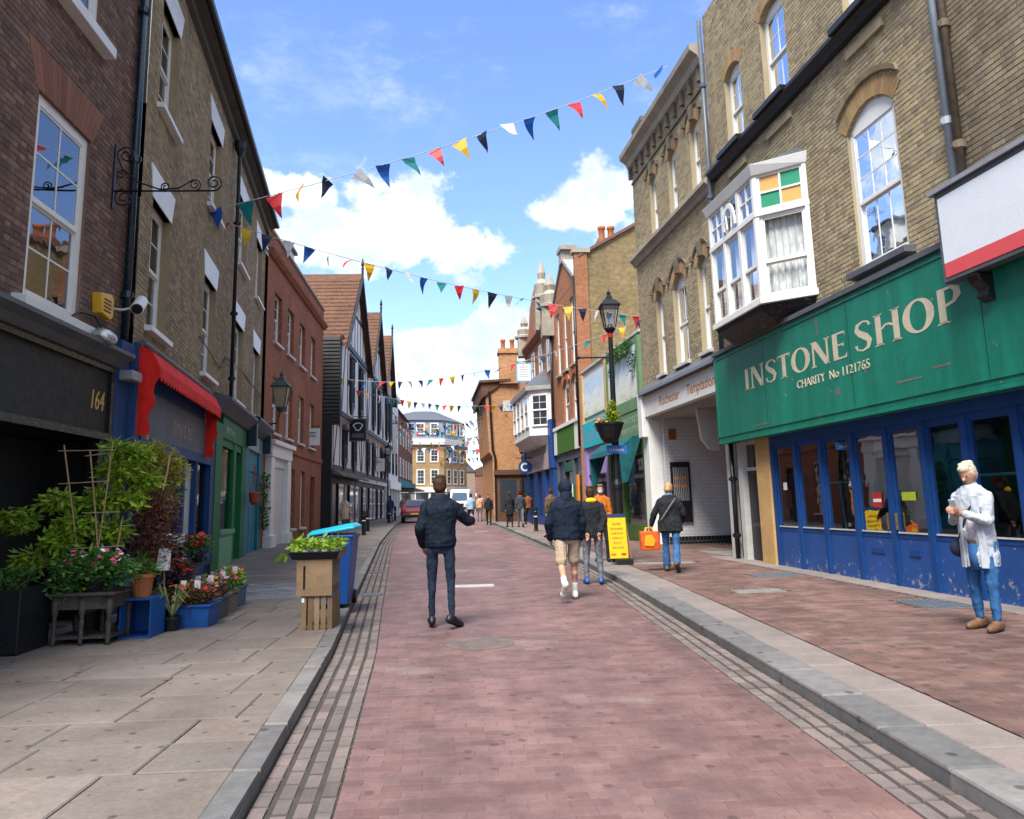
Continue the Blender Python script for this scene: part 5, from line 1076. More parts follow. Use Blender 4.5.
for i in range(10): part('display_item', rnd.choice([WHITE, RED, ORL, CYAN, LILAC, LEAFG]), R3, (28.5+i*.18, 28.62+i*.18, .75, .95+rnd.random()*1.5, -.6, -.4), F=FR)
part('parapet', WHITE2, R3, (23.8, 32, 6.6, 6.68, -.3, .05), F=FR)
MURALIVY = True
# ------------------------------------------------------------------ RIGHT 4: red brick with stock brick gable end
R4 = thing('brick_building', 'red brick building with bare stock brick gable end, chimney and grass-green shop sign', 'building', (5, 34, 0))
RB2 = bricktex('warm_red_brick', (.46, .18, .08), (.37, .135, .065), (.38, .27, .19), .9, stain=.3); STB = bricktex('stock_brick_gable', (.40, .29, .14), (.30, .22, .115), (.32, .26, .17), .92, stain=.4, mix=.9)
X4 = FR(32.05, 0)[0]
def gable_end(x): return 11.55+.55*(x-X4) if x < X4+5.5 else 14.6-.55*(x-X4-5.5)
m = MB(); n = 20; xs_ = [X4+.05+11*i/n for i in range(n+1)]
m.add([(x, 32.05, 0) for x in xs_]+[(x, 32.05, gable_end(x)) for x in xs_], [(i, i+1, n+2+i, n+1+i) for i in range(n)]); m.build('gable_wall', STB, R4, norm=False)
m = MB()
for i in range(n):
    a, b = xs_[i], xs_[i+1]; m.hexa([(a, 31.93, gable_end(a)-.02), (b, 31.93, gable_end(b)-.02), (b, 32.35, gable_end(b)-.02), (a, 32.35, gable_end(a)-.02), (a, 31.93, gable_end(a)+.12), (b, 31.93, gable_end(b)+.12), (b, 32.35, gable_end(b)+.12), (a, 32.35, gable_end(a)+.12)])
m.build('gable_coping', paint('red_coping', (.20, .10, .08), .8), R4)
m = MB(); m.box(X4-.12, X4+.42, 31.96, 32.3, 0, 11.75); m.build('corner_pier', RB2, R4); m = MB(); m.box(X4-.22, X4+.55, 31.9, 32.4, 11.75, 11.95); m.build('pier_cap', STONE, R4)
ops4 = [(33.0, 33.8, 7.3, 10.2), (34.6, 35.4, 7.3, 10.2), (36.2, 37.0, 7.3, 10.2), (32.8, 33.9, 4.9, 6.6, .3), (34.6, 35.8, 4.9, 6.6, .3)]
brick_wall(FR, R4, 32.3, 37.75, 3.3, 10.7, ops4, None, RB2, bh=.15); m = MB(); m.fbox(FR, 32.4, 37.7, 0, 11.1, -8, -.6); m.build('building_core', DARKROOM, R4)
for o in ops4: sash(FR, R4, *o[:4], o[4] if len(o) > 4 else 0, WHITE, 1, 1, 1, .10, .08, gl=FARGLASS, far=True, sill=(STONE, .12, .1, .12))
for o in ops4[3:]: voussoirs(FR, R4, *o[:4][:2], o[3], .3, .3, 13, paint('orange_arch', (.45, .18, .07), .85), .05)
m = MB(); m.prism(FR, [(32.4, 10.7), (37.7, 10.7), (35.3, 12.2), (34.8, 12.2)], -.5, 0); m.build('front_gable', RB2, R4)
m = MB()
for p, q in (((32.35, 10.65), (34.8, 12.2)), ((37.75, 10.65), (35.3, 12.2))): m.hexa([FR(p[0], p[1], -.5), FR(q[0], q[1], -.5), FR(q[0], q[1], .08), FR(p[0], p[1], .08), FR(p[0], p[1]+.18, -.5), FR(q[0], q[1]+.18, -.5), FR(q[0], q[1]+.18, .08), FR(p[0], p[1]+.18, .08)])
m.build('gable_coping', paint('lead_pale', (.35, .36, .37), .6), R4)
part('gable_block', STONE, R4, (34.7, 35.4, 12.2, 12.75, -.5, .10), (34.55, 35.55, 12.75, 12.95, -.6, .16), F=FR)
m = MB(); m.prism(lambda u, z, o: FR(o, z, u), [(.0, 10.7), (-5.5, 14.3), (-10.8, 11.0)], 32.4, 37.7); m.build('roof', CLAY, R4)
def chimney(parent, x0, x1, y0, y1, z0, z1, mat, pots, potmat):
    m = MB(); m.box(x0, x1, y0, y1, z0, z1-.3); m.build('chimney', mat, parent); m = MB(); m.box(x0-.08, x1+.08, y0-.08, y1+.08, z1-.3, z1-.15); m.box(x0-.04, x1+.04, y0-.04, y1+.04, z1-.15, z1); m.build('chimney_cap', mat, parent)
    for i in range(pots):
        m = MB(); m.lathe([(.16, 0), (.14, .1), (.13, .5), (.17, .55), (.17, .66), (.11, .66), (.10, .3)], (x0+(x1-x0)*(i+.5)/pots, (y0+y1)/2, z1), 12); m.build('chimney_pot', potmat, parent, smooth=True)
ORPOT = paint('orange_pot', (.50, .17, .06), .8, .3, 5)
chimney(R4, X4+1.05, X4+1.85, 32.5, 33.4, 11.5, 12.55, RB2, 2, ORPOT)
GRASSY = paint('artificial_grass', (.055, .17, .012), .95, .4, 14, bump=1.0)
part('fascia', GRASSY, R4, (33.2, 37.0, 3.65, 4.75, -.05, .15), F=FR, label='grass-green signboard'); part('fascia_end', WHITE, R4, (32.3, 33.2, 3.65, 4.75, -.05, .14), (37.0, 37.7, 3.65, 4.75, -.05, .16), F=FR); part('fascia_sill', WHITE, R4, (32.3, 37.7, 4.75, 4.9, -.05, .2), F=FR)
part('shop_frame', LEAD, R4, *[(u, u+.2, .1, 3.65, -.1, .06) for u in (32.3, 34.0, 35.8, 37.5)], (32.3, 37.7, 3.3, 3.65, -.1, .05), (32.5, 34.0, .1, .6, -.1, .03), F=FR)
pane(FR, R4, 32.5, 37.5, .6, 3.3, -.05, FARGLASS); part('shop_awning_board', paint('green_board', (.02, .12, .07), .5), R4, (34.2, 35.8, 2.8, 3.2, .0, .1), F=FR)
for i in range(8): part('display_item', rnd.choice([WHITE, RED, ORL, paint('yellow_item', (.6, .45, .03), .6), LEAFG]), R4, (32.6+i*.55, 32.9+i*.55, .7, 1.0+rnd.random()*1.6, .0, .08), F=FR)
downpipe('downpipe', 'black drainpipe down the red brick front behind the street lamp', [FR(32.2, 10.8, .14), FR(32.2, 3.7, .14)], .06, BLACK)
# ------------------------------------------------------------------ RIGHT 5: red brick with stone pinnacles, white oriel and blue shop
R5 = thing('brick_building', 'red brick building with stone pinnacles and finials, white oriel window and blue shopfront', 'building', (4, 42, 0))
m = MB(); m.fbox(FR, 37.8, 47.0, 0, 10.4, -8, 0); m.build('wall', RB2, R5)
m = MB(); m.prism(FR, [(38.0, 10.4), (46.8, 10.4), (45.2, 11.2), (44.6, 12.4), (43.0, 13.2), (41.8, 13.2), (40.2, 12.4), (39.6, 11.2)], -.6, .02); m.build('shaped_gable', RB2, R5)
def pinn(u, z0, z1, w):
    m = MB(); p = FR(u, 0, .05); m.box(p[0]-w/2, p[0]+w/2, p[1]-w/2, p[1]+w/2, z0, z0+(z1-z0)*.45); m.lathe([(w*.75, 0), (w*.75, .12), (w*.5, .2), (w*.55, (z1-z0)*.2), (w*.22, (z1-z0)*.28), (w*.3, (z1-z0)*.36), (.02, (z1-z0)*.55)], (p[0], p[1], z0+(z1-z0)*.45), 8); m.build('pinnacle', STONE, R5)
pinn(40.3, 10.2, 14.0, .75); pinn(38.0, 9.4, 12.6, .95); pinn(46.6, 10.0, 12.5, .8)
run('cornice', [(0, 10.0), (.1, 10.05), (.3, 10.25), (.3, 10.4), (0, 10.5)], 37.8, 47.1, paint('brick_cornice', (.30, .13, .08), .85), R5)
for a in (38.6, 41.0, 43.4): sash(FR, R5, a, a+.9, 7.9, 9.7, 0, WHITE, 1, 1, 1, .1, -.05, gl=FARGLASS, far=True)
FO = [FR(39.0, 0, 0), FR(39.6, 0, 1.0), FR(45.2, 0, 1.0), FR(46.2, 0, 0)]
def oring(name, z0, z1, e0, e1, mat):
    m = MB(); m.loft([[(p[0]-e*(1 if 0 < i < 3 else 0), p[1]+(-e if i < 2 else e), z) for i, p in enumerate(FO)] for z, e in ((z0, e0), (z1, e1))]); return m.build(name, mat, R5)
oring('oriel_base', 4.3, 4.75, -.4, .0, WHITE2); oring('oriel_wall', 4.75, 7.0, 0, 0, WHITE); oring('oriel_cornice', 7.0, 7.2, .15, .2, WHITE2); oring('oriel_roof', 7.2, 8.3, .2, -1.0, LEAD)
for i in range(3):
    Fo = line_frame(FO[i], FO[i+1], -1)
    for k in range(1 if i != 1 else 4): n_ = 1 if i != 1 else 4; u0, u1 = Fo.L*(k+.12)/n_, Fo.L*(k+.88)/n_; sash(Fo, R5, u0, u1, 5.2, 6.8, 0, WHITE, 2, 2, 2, .06, -.06, gl=FARGLASS, far=True)
BL5 = paint('royal_blue_paint', (.012, .06, .24), .45, .2)
part('fascia', paint('pinkish_sign', (.45, .33, .33), .6), R5, (38.6, 46.0, 3.1, 3.9, 0, .25), F=FR); scribble(FR, 44.5, 3.25, .253, .5, 5, BL5, R5, -1, 3.0)
part('upper_board', paint('grey_board', (.28, .29, .31), .7), R5, (38.6, 46.4, 3.9, 4.4, 0, .2), F=FR)
part('shopfront', BL5, R5, *[(u, u+1.1, .1, 3.1, 0, .18) for u in (37.9, 40.2, 42.6, 45.5)], (37.9, 46.9, .1, .8, 0, .16), (37.85, 38.5, 3.1, 5.4, 0, .3), (46.1, 46.9, 3.1, 4.6, 0, .3), F=FR)
pane(FR, R5, 38.5, 46, .8, 3.1, .05, FARGLASS); downpipe('downpipe', 'black drainpipe between the two red brick fronts beside the white oriel', [FR(37.75, 10.3, .14), FR(37.75, 3.7, .14)], .06, BLACK)
# ------------------------------------------------------------------ the orange brick gable narrowing the street
ORB = bricktex('orange_brick', (.66, .33, .14), (.55, .25, .11), (.54, .38, .25), .9, stain=.35, mix=.8)
OB = thing('brick_building', 'warm orange brick gable building with tall chimney stepping out into the street', 'building', (2.5, 49, 0))
FG = line_frame((.22, 49.0), (7.2, 49.4), 1); z_ = lambda px_, py_: at(px_, py_, 49.0)
m = MB(); m.prism(FG, [(1.0, 0), (5.6, 0), (5.6, 8.9), (1.9, 8.9), (.62, 8.3), (.80, 4.6), (1.0, 4.3)], -9, 0); m.build('wall', ORB, OB)
m = MB(); m.hexa([FG(.25, 8.85, .25), FG(2.2, 8.95, .25), FG(2.2, 8.95, -9), FG(.25, 8.85, -9), FG(.25, 9.0, .25), FG(2.2, 9.1, .25), FG(2.2, 9.1, -9), FG(.25, 9.0, -9)]); m.build('ridge_coping', CLAY, OB)
m = MB(); m.prism(FG, [(.35, 9.0), (.38, 7.9), (1.85, 8.95)], -8.9, .12); m.build('roof', CLAY, OB)
p0 = FG(1.5, 0, 0); chimney(OB, p0[0], p0[0]+1.15, 48.9, 49.9, 8.8, 11.0, ORB, 2, ORPOT)
part('blocked_window', WHITE2, OB, (1.7, 2.5, 7.1, 7.75, -.02, .03), F=FG); part('window_ledge', ORB, OB, (2.8, 3.8, 4.5, 4.7, 0, .15), F=FG)
m = MB(); m.tube([FG(.85, 8.3, .12), FG(1.0, 4.7, .12), FG(1.15, 4.3, .12), FG(1.15, .3, .12)], .07, 8); m.build('drainpipe', BLACK, OB)
part('shopfront', BR_, OB, (1.15, 5.5, .2, 3.2, 0, .15), (1.05, 5.6, 3.2, 3.5, 0, .3), F=FG)
for u in (1.4, 2.6, 3.8): part('shop_window', FARGLASS, OB, (u, u+1.0, 1.0, 2.9, .15, .17), F=FG)
for u in (3.0, 4.1): sash(FG, OB, u, u+.75, 6.0, 7.4, 0, WHITE, 2, 2, 2, .08, -.05, gl=FARGLASS, far=True, sill=(STONE, .1, .08, .1))
part('wall_plaque', DSTONE, OB, (2.9, 3.3, 5.0, 5.9, 0, .06), F=FG)
t = thing('hanging_sign', 'round blue hanging sign with white letter C on the orange brick building', 'sign', z_(524, 468)); c = at(525, 467, 44.0)
m = MB(); m.frust((c.x, 44.0, c.z), (c.x, 44.1, c.z), .36, .36, 24); m.build('disc', BL5, t)
m = MB(); pts = [(c.x+.19*math.cos(a), c.z+.19*math.sin(a)) for a in [math.radians(50+26*i) for i in range(11)]]
for q in ribbon(pts, [.10]*11): m.add([(x, 43.985, z) for x, z in q], [(0, 1, 2, 3)])
m.build('letter_c', WHITE, t, norm=False); m = MB(); m.tube([(c.x-.5, 44.05, c.z+.5), (c.x+.6, 44.05, c.z+.5)], .03, 6); m.tube([(c.x, 44.05, c.z+.5), (c.x, 44.05, c.z+.34)], .02, 6); m.build('bracket', IRON, t)
c = at(524, 372, 42.0); t = thing('hanging_sign', 'white rectangular hanging sign with pale blue border high on the red brick building', 'sign', c)
m = MB(); m.box(c.x-.42, c.x+.42, 42, 42.06, c.z-.55, c.z+.5); m.build('frame', paint('pale_blue_frame', (.18, .42, .72), .5), t); m = MB(); m.box(c.x-.35, c.x+.35, 41.985, 42.0, c.z-.47, c.z+.42); m.build('panel', WHITE, t)
for k in range(5): m = MB(); m.box(c.x-.22, c.x+.22-.03*(k % 2), 41.98, 41.985, c.z+.25-k*.13, c.z+.29-k*.13); m.build('faded_line', paint('faint_grey', (.45, .48, .52), .6), t)
m = MB(); m.tube([(c.x-.4, 42.03, c.z+.55), (c.x+1.0, 42.03, c.z+.6)], .03, 6); m.build('bracket', IRON, t)
# ------------------------------------------------------------------ street furniture
def lantern(m_frame, m_glass, c, s=1.0, n=4):
    """tapering glazed lantern, c at the bottom of the glass"""
    x, y, z = c; a0, a1, h = .11*s, .19*s, .46*s; ph = PI/4
    m_frame.lathe([(.05*s, -.12*s), (.12*s, -.03*s), (a0*1.1, 0)], c, 8)
    for k in range(4):
        q = ph+k*PI/2; m_frame.tube([(x+a0*1.3*math.cos(q), y+a0*1.3*math.sin(q), z), (x+a1*1.3*math.cos(q), y+a1*1.3*math.sin(q), z+h)], .014*s, 5)
    m_frame.lathe([(a1*1.55, h), (a1*1.6, h+.03*s), (a1*.9, h+.14*s), (a1*.55, h+.17*s), (a1*.5, h+.22*s), (.05*s, h+.26*s), (.06*s, h+.32*s), (.02*s, h+.36*s), (.0, h+.42*s)], c, 4, ph)
    m_glass.loft([[(x+a*1.25*math.cos(ph+k*PI/2), y+a*1.25*math.sin(ph+k*PI/2), zz) for k in range(4)] for a, zz in ((a0, z+.005), (a1, z+h-.005))], caps=False)
LP = Vector((3.12, 17.42, pz(17.42)))
t = thing('street_lamp', 'black cast-iron street lamp with glazed lantern and planter beside the yellow sign', 'street lamp', LP)
m = MB(); m.lathe([(.19, 0), (.19, .12), (.16, .18), (.15, .55), (.17, .60), (.12, .70), (.105, 1.5), (.12, 1.56), (.12, 1.64), (.085, 1.75), (.075, 2.9), (.09, 2.95), (.09, 3.02), (.062, 3.12), (.05, 5.05), (.075, 5.1), (.045, 5.2)], LP, 12); m.build('column', IRON, t)
m = MB(); g = MB(); lantern(m, g, (LP.x, LP.y, 5.31), 1.05); m.build('lantern_frame', IRON, t); g.build('lantern_glass', glass('lamp_glass', (.9, .92, .92), .12), t)
m = MB(); m.lathe([(.055, 0), (.06, .08), (.055, .1)], (LP.x, LP.y, 5.10), 10); m.build('red_band', paint('red_band', (.5, .03, .03), .5), t)
m = MB(); m.tube([(LP.x-.72, LP.y, 4.65), (LP.x+.05, LP.y, 4.65)], .022, 8); m.ball((LP.x-.74, LP.y, 4.65), .04); m.build('ladder_bar', IRON, t)
t = thing('lamp_planter', 'black tapered planter of flowers and a small conifer fixed to the street lamp', 'planter', (LP.x-.14, LP.y-.2, 2.8)); pc = Vector((LP.x-.15, LP.y-.22, 2.72))
m = MB(); m.lathe([(.12, 0), (.20, .10), (.30, .38), (.32, .40), (.32, .44), (.27, .42)], pc, 14); m.build('bowl', BLACK, t)
def leaves(spec, size, shape='leaf', droop=.0, aspect=.5):
    """many small folded leaves filling ellipsoids: spec = (centre, radii, count)"""
    m = MB(); V, Fc = m.v, m.f
    for c, r, n in spec:
        for _ in range(n):
            d = Vector((rnd.gauss(0, 1), rnd.gauss(0, 1), rnd.gauss(0, 1))).normalized()*(rnd.random()**.45)
            p = Vector((c[0]+d.x*r[0], c[1]+d.y*r[1], c[2]+d.z*r[2])); s = size*rnd.uniform(.5, 1.5)
            a = Vector((d.x*.8+rnd.gauss(0, .6), d.y*.8+rnd.gauss(0, .6), d.z*.4+rnd.gauss(0, .4)-droop)).normalized()
            b = a.cross(Vector((rnd.gauss(0, .4), rnd.gauss(0, .4), 1))).normalized(); nn = a.cross(b); i = len(V); w = s*aspect
            V += [tuple(p), tuple(p+a*s*.5+b*w*.5+nn*s*.10), tuple(p+a*s), tuple(p+a*s*.5-b*w*.5+nn*s*.10), tuple(p+a*s*.52)]
            Fc += [(i, i+1, i+4), (i+1, i+2, i+4), (i, i+4, i+3), (i+4, i+2, i+3)]
    return m
LG = leafmat('fresh_leaf', [(.20, .34, .02), (.30, .44, .035), (.13, .25, .018), (.38, .50, .06)]); LD = leafmat('deep_leaf', [(.045, .13, .02), (.075, .19, .03), (.032, .095, .015), (.11, .23, .045)])
LM = leafmat('maple_leaf', [(.15, .05, .035), (.21, .08, .05), (.10, .035, .03), (.26, .12, .07)]); LY = leafmat('yellow_leaf', [(.34, .33, .04), (.42, .40, .07), (.22, .26, .03), (.40, .26, .06)])
LB = leafmat('bronze_leaf', [(.12, .045, .03), (.17, .07, .04), (.08, .05, .02)])
leaves([(pc+Vector((0, 0, .46)), (.30, .28, .09), 260), (pc+Vector((-.2, 0, .40)), (.15, .15, .15), 120)], .055).build('foliage', LD, t, norm=False)
leaves([(pc+Vector((.06, 0, .50+k*.09)), (.15*(1-k/6), .15*(1-k/6), .06), 130-k*18) for k in range(5)], .07).build('conifer', leafmat('conifer_leaf', [(.22, .28, .01), (.30, .34, .015)]), t, norm=False)['kind'] = 'stuff'
FLW = {k: paint('petal_'+k, c, .6, .15) for k, c in dict(red=(.6, .02, .02), white=(.75, .74, .7), pink=(.62, .10, .22), yellow=(.75, .48, .02), lilac=(.40, .30, .55), orange=(.68, .16, .02)).items()}
def blossoms(parent, col, spots, r=.03):
    m = MB()
    for p in spots:
        p = Vector(p); tl = Vector((rnd.gauss(0, .4), rnd.gauss(0, .4)-.5, 1)).normalized(); a = tl.orthogonal().normalized(); b = tl.cross(a)
        for k in range(5):
            q = 2*PI*k/5; u = a*math.cos(q)+b*math.sin(q); v = tl.cross(u); rr = r*rnd.uniform(.8, 1.2)
            m.add([p, p+u*rr*.6+v*rr*.45+tl*rr*.3, p+u*rr*1.1+tl*rr*.25, p+u*rr*.6-v*rr*.45+tl*rr*.3], [(0, 1, 2, 3)])
    return m.build('blossoms', FLW[col], parent, kind='stuff', norm=False)
def scatter(c, r, n): return [(c[0]+rnd.uniform(-1, 1)*r[0], c[1]+rnd.uniform(-1, 1)*r[1], c[2]+rnd.uniform(-1, 1)*r[2]) for _ in range(n)]
blossoms(t, 'orange', scatter(pc+Vector((-.25, -.1, .47)), (.12, .15, .06), 12), .035); blossoms(t, 'yellow', scatter(pc+Vector((-.2, -.1, .47)), (.14, .15, .06), 8), .03)
t = thing('street_sign', 'small blue sign with white lettering on the street lamp column', 'sign', (LP.x-.02, LP.y-.13, 2.5))
m = MB(); m.box(LP.x-.22, LP.x+.22, LP.y-.15, LP.y-.13, 2.50, 2.68); m.build('plate', paint('sign_blue', (.03, .16, .50), .4, .1), t)
scribble(lambda u, z, o: (LP.x+u, LP.y-.152-o, z), -.17, 2.55, 0, .08, 8, WHITE, t, 1, .34)
m = MB(); m.box(LP.x-.03, LP.x+.03, LP.y-.13, LP.y-.05, 2.52, 2.66); m.build('clamp', IRON, t)
# bollards
def bollard():
    r = thing('bollard', 'black cast-iron bollard with white band', 'bollard'); m = MB(); m.lathe([(.10, -.05), (.10, .04), (.085, .08), (.075, .72), (.095, .76), (.095, .80), (.075, .83), (.08, .92), (.06, 1.0), (.0, 1.02)], (0, 0, 0), 12); m.build('post', IRON, r)
    m = MB(); m.lathe([(.081, .58), (.0795, .62)], (0, 0, 0), 12); m.build('band', WHITE, r); return r
b0 = bollard()
spots = [((2.62, 34.3), 'black bollard with white band outside the shop with the grass-green sign'), ((2.05, 47.0), 'black bollard at the kerb beside the couple in dark jackets'), ((1.75, 52.0), 'black bollard with yellow notice near the orange brick gable'),
         ((-4.62, 34.6), 'black bollard on the kerb across from the end of the red brick house'), ((-4.98, 38.7), 'black bollard on the kerb in front of the black weatherboarded end wall'), ((-5.35, 52), 'black bollard beside the person in navy jacket and jeans'), ((-5.5, 57.5), 'black bollard on the kerb alongside the parked maroon hatchback')]
for i, ((x, y), lab) in enumerate(spots):
    o = b0 if i == 0 else copy_tree(b0); o.location = (x, y, pz(y)); o['label'] = lab; o['group'] = 'bollards along the kerbs'
m = MB(); m.box(1.75-.06, 1.75+.06, 51.88, 51.90, pz(52)+.35, pz(52)+.75); m.build('notice', paint('notice_yellow', (.7, .45, .03), .5), COL.objects['bollard.002']).location = (-1.75, -52, -pz(52))
# yellow pavement sign
t = thing('pavement_sign', 'tall yellow pavement sign with dark lines of writing and navy header', 'sign', (2.98, 16.75, pz(16.75))); ax, ay, az_ = 2.98, 16.75, pz(16.75); tilt = .06
def ab(x, y, z): return (ax+x+z*-.03, ay+y+z*tilt, az_+z)
def abox(m, x0, x1, y0, y1, z0, z1): return m.hexa([ab(x0, y0, z0), ab(x1, y0, z0), ab(x1, y1, z0), ab(x0, y1, z0), ab(x0, y0, z1), ab(x1, y0, z1), ab(x1, y1, z1), ab(x0, y1, z1)])
YEL = paint('sign_yellow', (.80, .50, .015), .45, .08)
abox(MB(), -.19, .19, -.015, .015, .13, .95).build('panel', YEL, t, bevel=.004); abox(MB(), -.185, .185, -.018, .018, .955, 1.03).build('header', paint('sign_navy', (.03, .05, .12), .4), t)
abox(MB(), -.05, .28, -.05, .22, 0, .12).build('base', BLACK, t, bevel=.01); m = MB(); m.tube([ab(.19, .03, .95), ab(.30, .25, .02)], .018, 6); m.tube([ab(-.10, .03, .95), ab(-.02, .25, .02)], .018, 6); m.build('rear_leg', OCHRE, t)
INK = paint('sign_ink', (.10, .07, .02), .6)
for k, w in enumerate((.18, .27, .27, .24, .17, .25)): scribble(lambda u, z, o: ab(u, -.017-o, z), -w/2, .80-k*.095, 0, .06, int(w/.03), INK, t, 1, w, 'writing')
for x, c in ((-.11, 'orange'), (.10, 'red')): q = MB(); abox(q, x-.05, x+.05, -.0175, -.016, .19, .235); q.build('motif', FLW[c], t)
# lantern on the red brick house and signs on the left
t = thing('wall_lantern', 'old wall lantern on a bracket at the red brick house', 'lantern', at(280, 400, 25.5)); p = at(281, 407, 25.5); m = MB(); g = MB(); lantern(m, g, (p.x, p.y, p.z), 1.35)
m.tube([Vector(F2(25.9, p.z-.55, 0)), Vector((p.x-.1, p.y, p.z-.5)), Vector((p.x, p.y, p.z-.1))], .03, 6); m.build('frame_and_bracket', paint('verdigris_iron', (.06, .09, .085), .5), t); g.build('glass', paint('amber_lantern', (.40, .33, .20), .2), t)
def hang(name, label, px_, py_, Y, w, h, mat, xw, cat='sign', border=None, lines=None, text_=None, inkm=None):
    c = at(px_, py_, Y); t = thing(name, label, cat, c); m = MB(); m.box(c.x-w/2, c.x+w/2, Y-.03, Y+.03, c.z-h/2, c.z+h/2); m.build('board', border or mat, t)
    if border: m = MB(); m.box(c.x-w/2+.06, c.x+w/2-.06, Y-.04, Y-.03, c.z-h/2+.06, c.z+h/2-.06); m.build('face', mat, t)
    m = MB(); m.tube([(xw, Y, c.z+h/2+.10), (c.x+w/2, Y, c.z+h/2+.10)], .022, 6)
    for s in (-.35, .35): m.tube([(c.x+s*w, Y, c.z+h/2+.1), (c.x+s*w, Y, c.z+h/2)], .012, 5)
    m.build('bracket', IRON, t)
    for k in range(lines or 0): m = MB(); m.box(c.x-w*.3, c.x+w*.3, Y-.045, Y-.041, c.z+h*.2-k*h*.18, c.z+h*.2-k*h*.18+.05); m.build('writing', inkm or INK, t)
    return t, c
hang('hanging_sign', 'white hanging sign on the red brick house', 310, 437, 36.0, .85, .75, WHITE, F3(36, 0)[0], lines=2, inkm=LEAD)
tt, c = hang('hanging_sign', 'black inn-style hanging sign with grey emblem on the timber-framed building', 358, 430, 44.0, .95, 1.25, BLACK, -7.3+.55, border=paint('sign_grey_border', (.12, .13, .14), .5), lines=0)
m = MB(); pts = [(c.x+.22*math.cos(a)*(1+.3*math.sin(3*a)), c.z+.18+.2*math.sin(a)) for a in [2*PI*i/18 for i in range(19)]]
for q in ribbon(pts, [.05]*19): m.add([(x, 43.955, z) for x, z in q], [(0, 1, 2, 3)])
m.build('emblem', CURTAIN, tt, norm=False); m = MB(); m.box(c.x-.32, c.x+.32, 43.952, 43.958, c.z-.42, c.z-.2); m.build('name_strip', LEAD, tt)
hang('hanging_sign', 'large white hanging banner on the white-rendered house', 389, 439, 66.0, 1.3, 2.4, WHITE, -7, lines=0)
hang('hanging_sign', 'small white hanging sign above the shops of the timber building', 379, 465, 58.0, .8, .9, WHITE, -7.3, lines=1, inkm=LEAD)
def small_lamp(label, px_, py_, Y):
    g0 = at(px_, py_, Y); t = thing('street_lamp', label, 'street lamp', (g0.x, Y, pz(Y))); m = MB(); m.lathe([(.13, 0), (.12, .6), (.07, .8), (.045, g0.z-pz(Y)-.2)], (g0.x, Y, pz(Y)), 10); m.build('column', IRON, t)
    m = MB(); g = MB(); lantern(m, g, (g0.x, Y, g0.z), 1.2); m.build('lantern_frame', IRON, t); g.build('lantern_glass', MATS['lamp_glass'], t)
small_lamp('black street lamp in front of the white-rendered house', 388, 455, 62.0)
small_lamp('black street lamp by the orange brick gable', 522, 452, 47.5)
# wheelie bin
t = thing('wheelie_bin', 'blue wheelie bin with cyan lid standing behind the plant crates', 'wheelie bin', (-1.95, 11.5, pz(11.5))); bx0, by0, bz0 = -1.93, 11.5, pz(11.5)
BINB = paint('bin_blue', (.01, .075, .30), .45, .15); BINC = paint('bin_cyan', (.01, .42, .58), .4, .12)
m = MB(); m.loft([[(bx0+sx*w, by0+sy*d, bz0+z) for sx, sy in ((-1, -1), (1, -1), (1, 1), (-1, 1))] for w, d, z in ((.215, .26, .05), (.28, .33, .92), (.30, .35, .93), (.30, .35, .97))]); m.build('body', BINB, t, bevel=.02)
m = MB(); m.loft([[(bx0+sx*w, by0+sy*d, bz0+z+(.10 if sx < 0 else .03) * (1 if 0 else 0)+(sy < 0)*.0+sx*.045) for sx, sy in ((-1, -1), (1, -1), (1, 1), (-1, 1))] for w, d, z in ((.32, .37, 1.00), (.32, .37, 1.03), (.26, .30, 1.08))]); m.build('lid', BINC, t, bevel=.02)
for s in (-1, 1): m = MB(); m.frust((bx0+s*.20, by0+.32, bz0+.10), (bx0+s*.26, by0+.32, bz0+.10), .10, .10, 14); m.build('wheel', BLACK, t)
m = MB(); m.tube([(bx0-.24, by0+.38, bz0+.96), (bx0+.24, by0+.38, bz0+.96)], .018, 6); m.build('handle', BINB, t)
# crates with a tray of seedlings
WOOD = [paint('crate_wood_%d' % i, c, .8, .4, 4, grain=(3, 3, .4)) for i, c in enumerate([(.26, .17, .09), (.20, .125, .07), (.33, .22, .12)])]
cx0, cy0, cz0 = -1.79, 9.50, pz(9.5)
t = thing('slatted_crate', 'lower wooden slatted crate standing on the flagstones', 'crate', (cx0, cy0, cz0))
W2, D, HH = .18, .52, .37
for i in range(5): m = MB(); x = cx0-W2+i*.073+.008; m.box(x, x+.055, cy0, cy0+.014, cz0, cz0+HH); m.build('slat', WOOD[i % 3], t)
for i in range(7):
    for s in (-1, 1): m = MB(); y = cy0+.03+i*.07; xx = cx0+s*W2; m.box(min(xx, xx-s*.014), max(xx, xx-s*.014), y, y+.05, cz0, cz0+HH); m.build('slat', WOOD[(i+1) % 3], t)
for z in (.015, .33): m = MB(); m.box(cx0-W2+.016, cx0+W2-.016, cy0+.016, cy0+.03, cz0+z, cz0+z+.035); m.build('rail', WOOD[1], t)
m = MB(); m.box(cx0-W2+.02, cx0+W2-.02, cy0+.03, cy0+D, cz0+.002, cz0+.014); m.build('bottom', WOOD[1], t)
m = MB(); m.box(cx0-.17, cx0-.14, cy0-.004, cy0-.001, cz0+.30, cz0+.35); m.build('price_label', WHITE, t)
cz1 = cz0+HH+.002
t = thing('wooden_box', 'upper wooden box with slot handle stacked on the slatted crate', 'crate', (cx0-.02, cy0, cz1)); xo = cx0-.03; W3, H3 = .20, .40
for i, (a, b) in enumerate(((-W3, -W3+.075), (-W3+.10, W3))): m = MB(); m.box(xo+a, xo+b, cy0-.02, cy0, cz1, cz1+H3); m.build('board', WOOD[2], t)
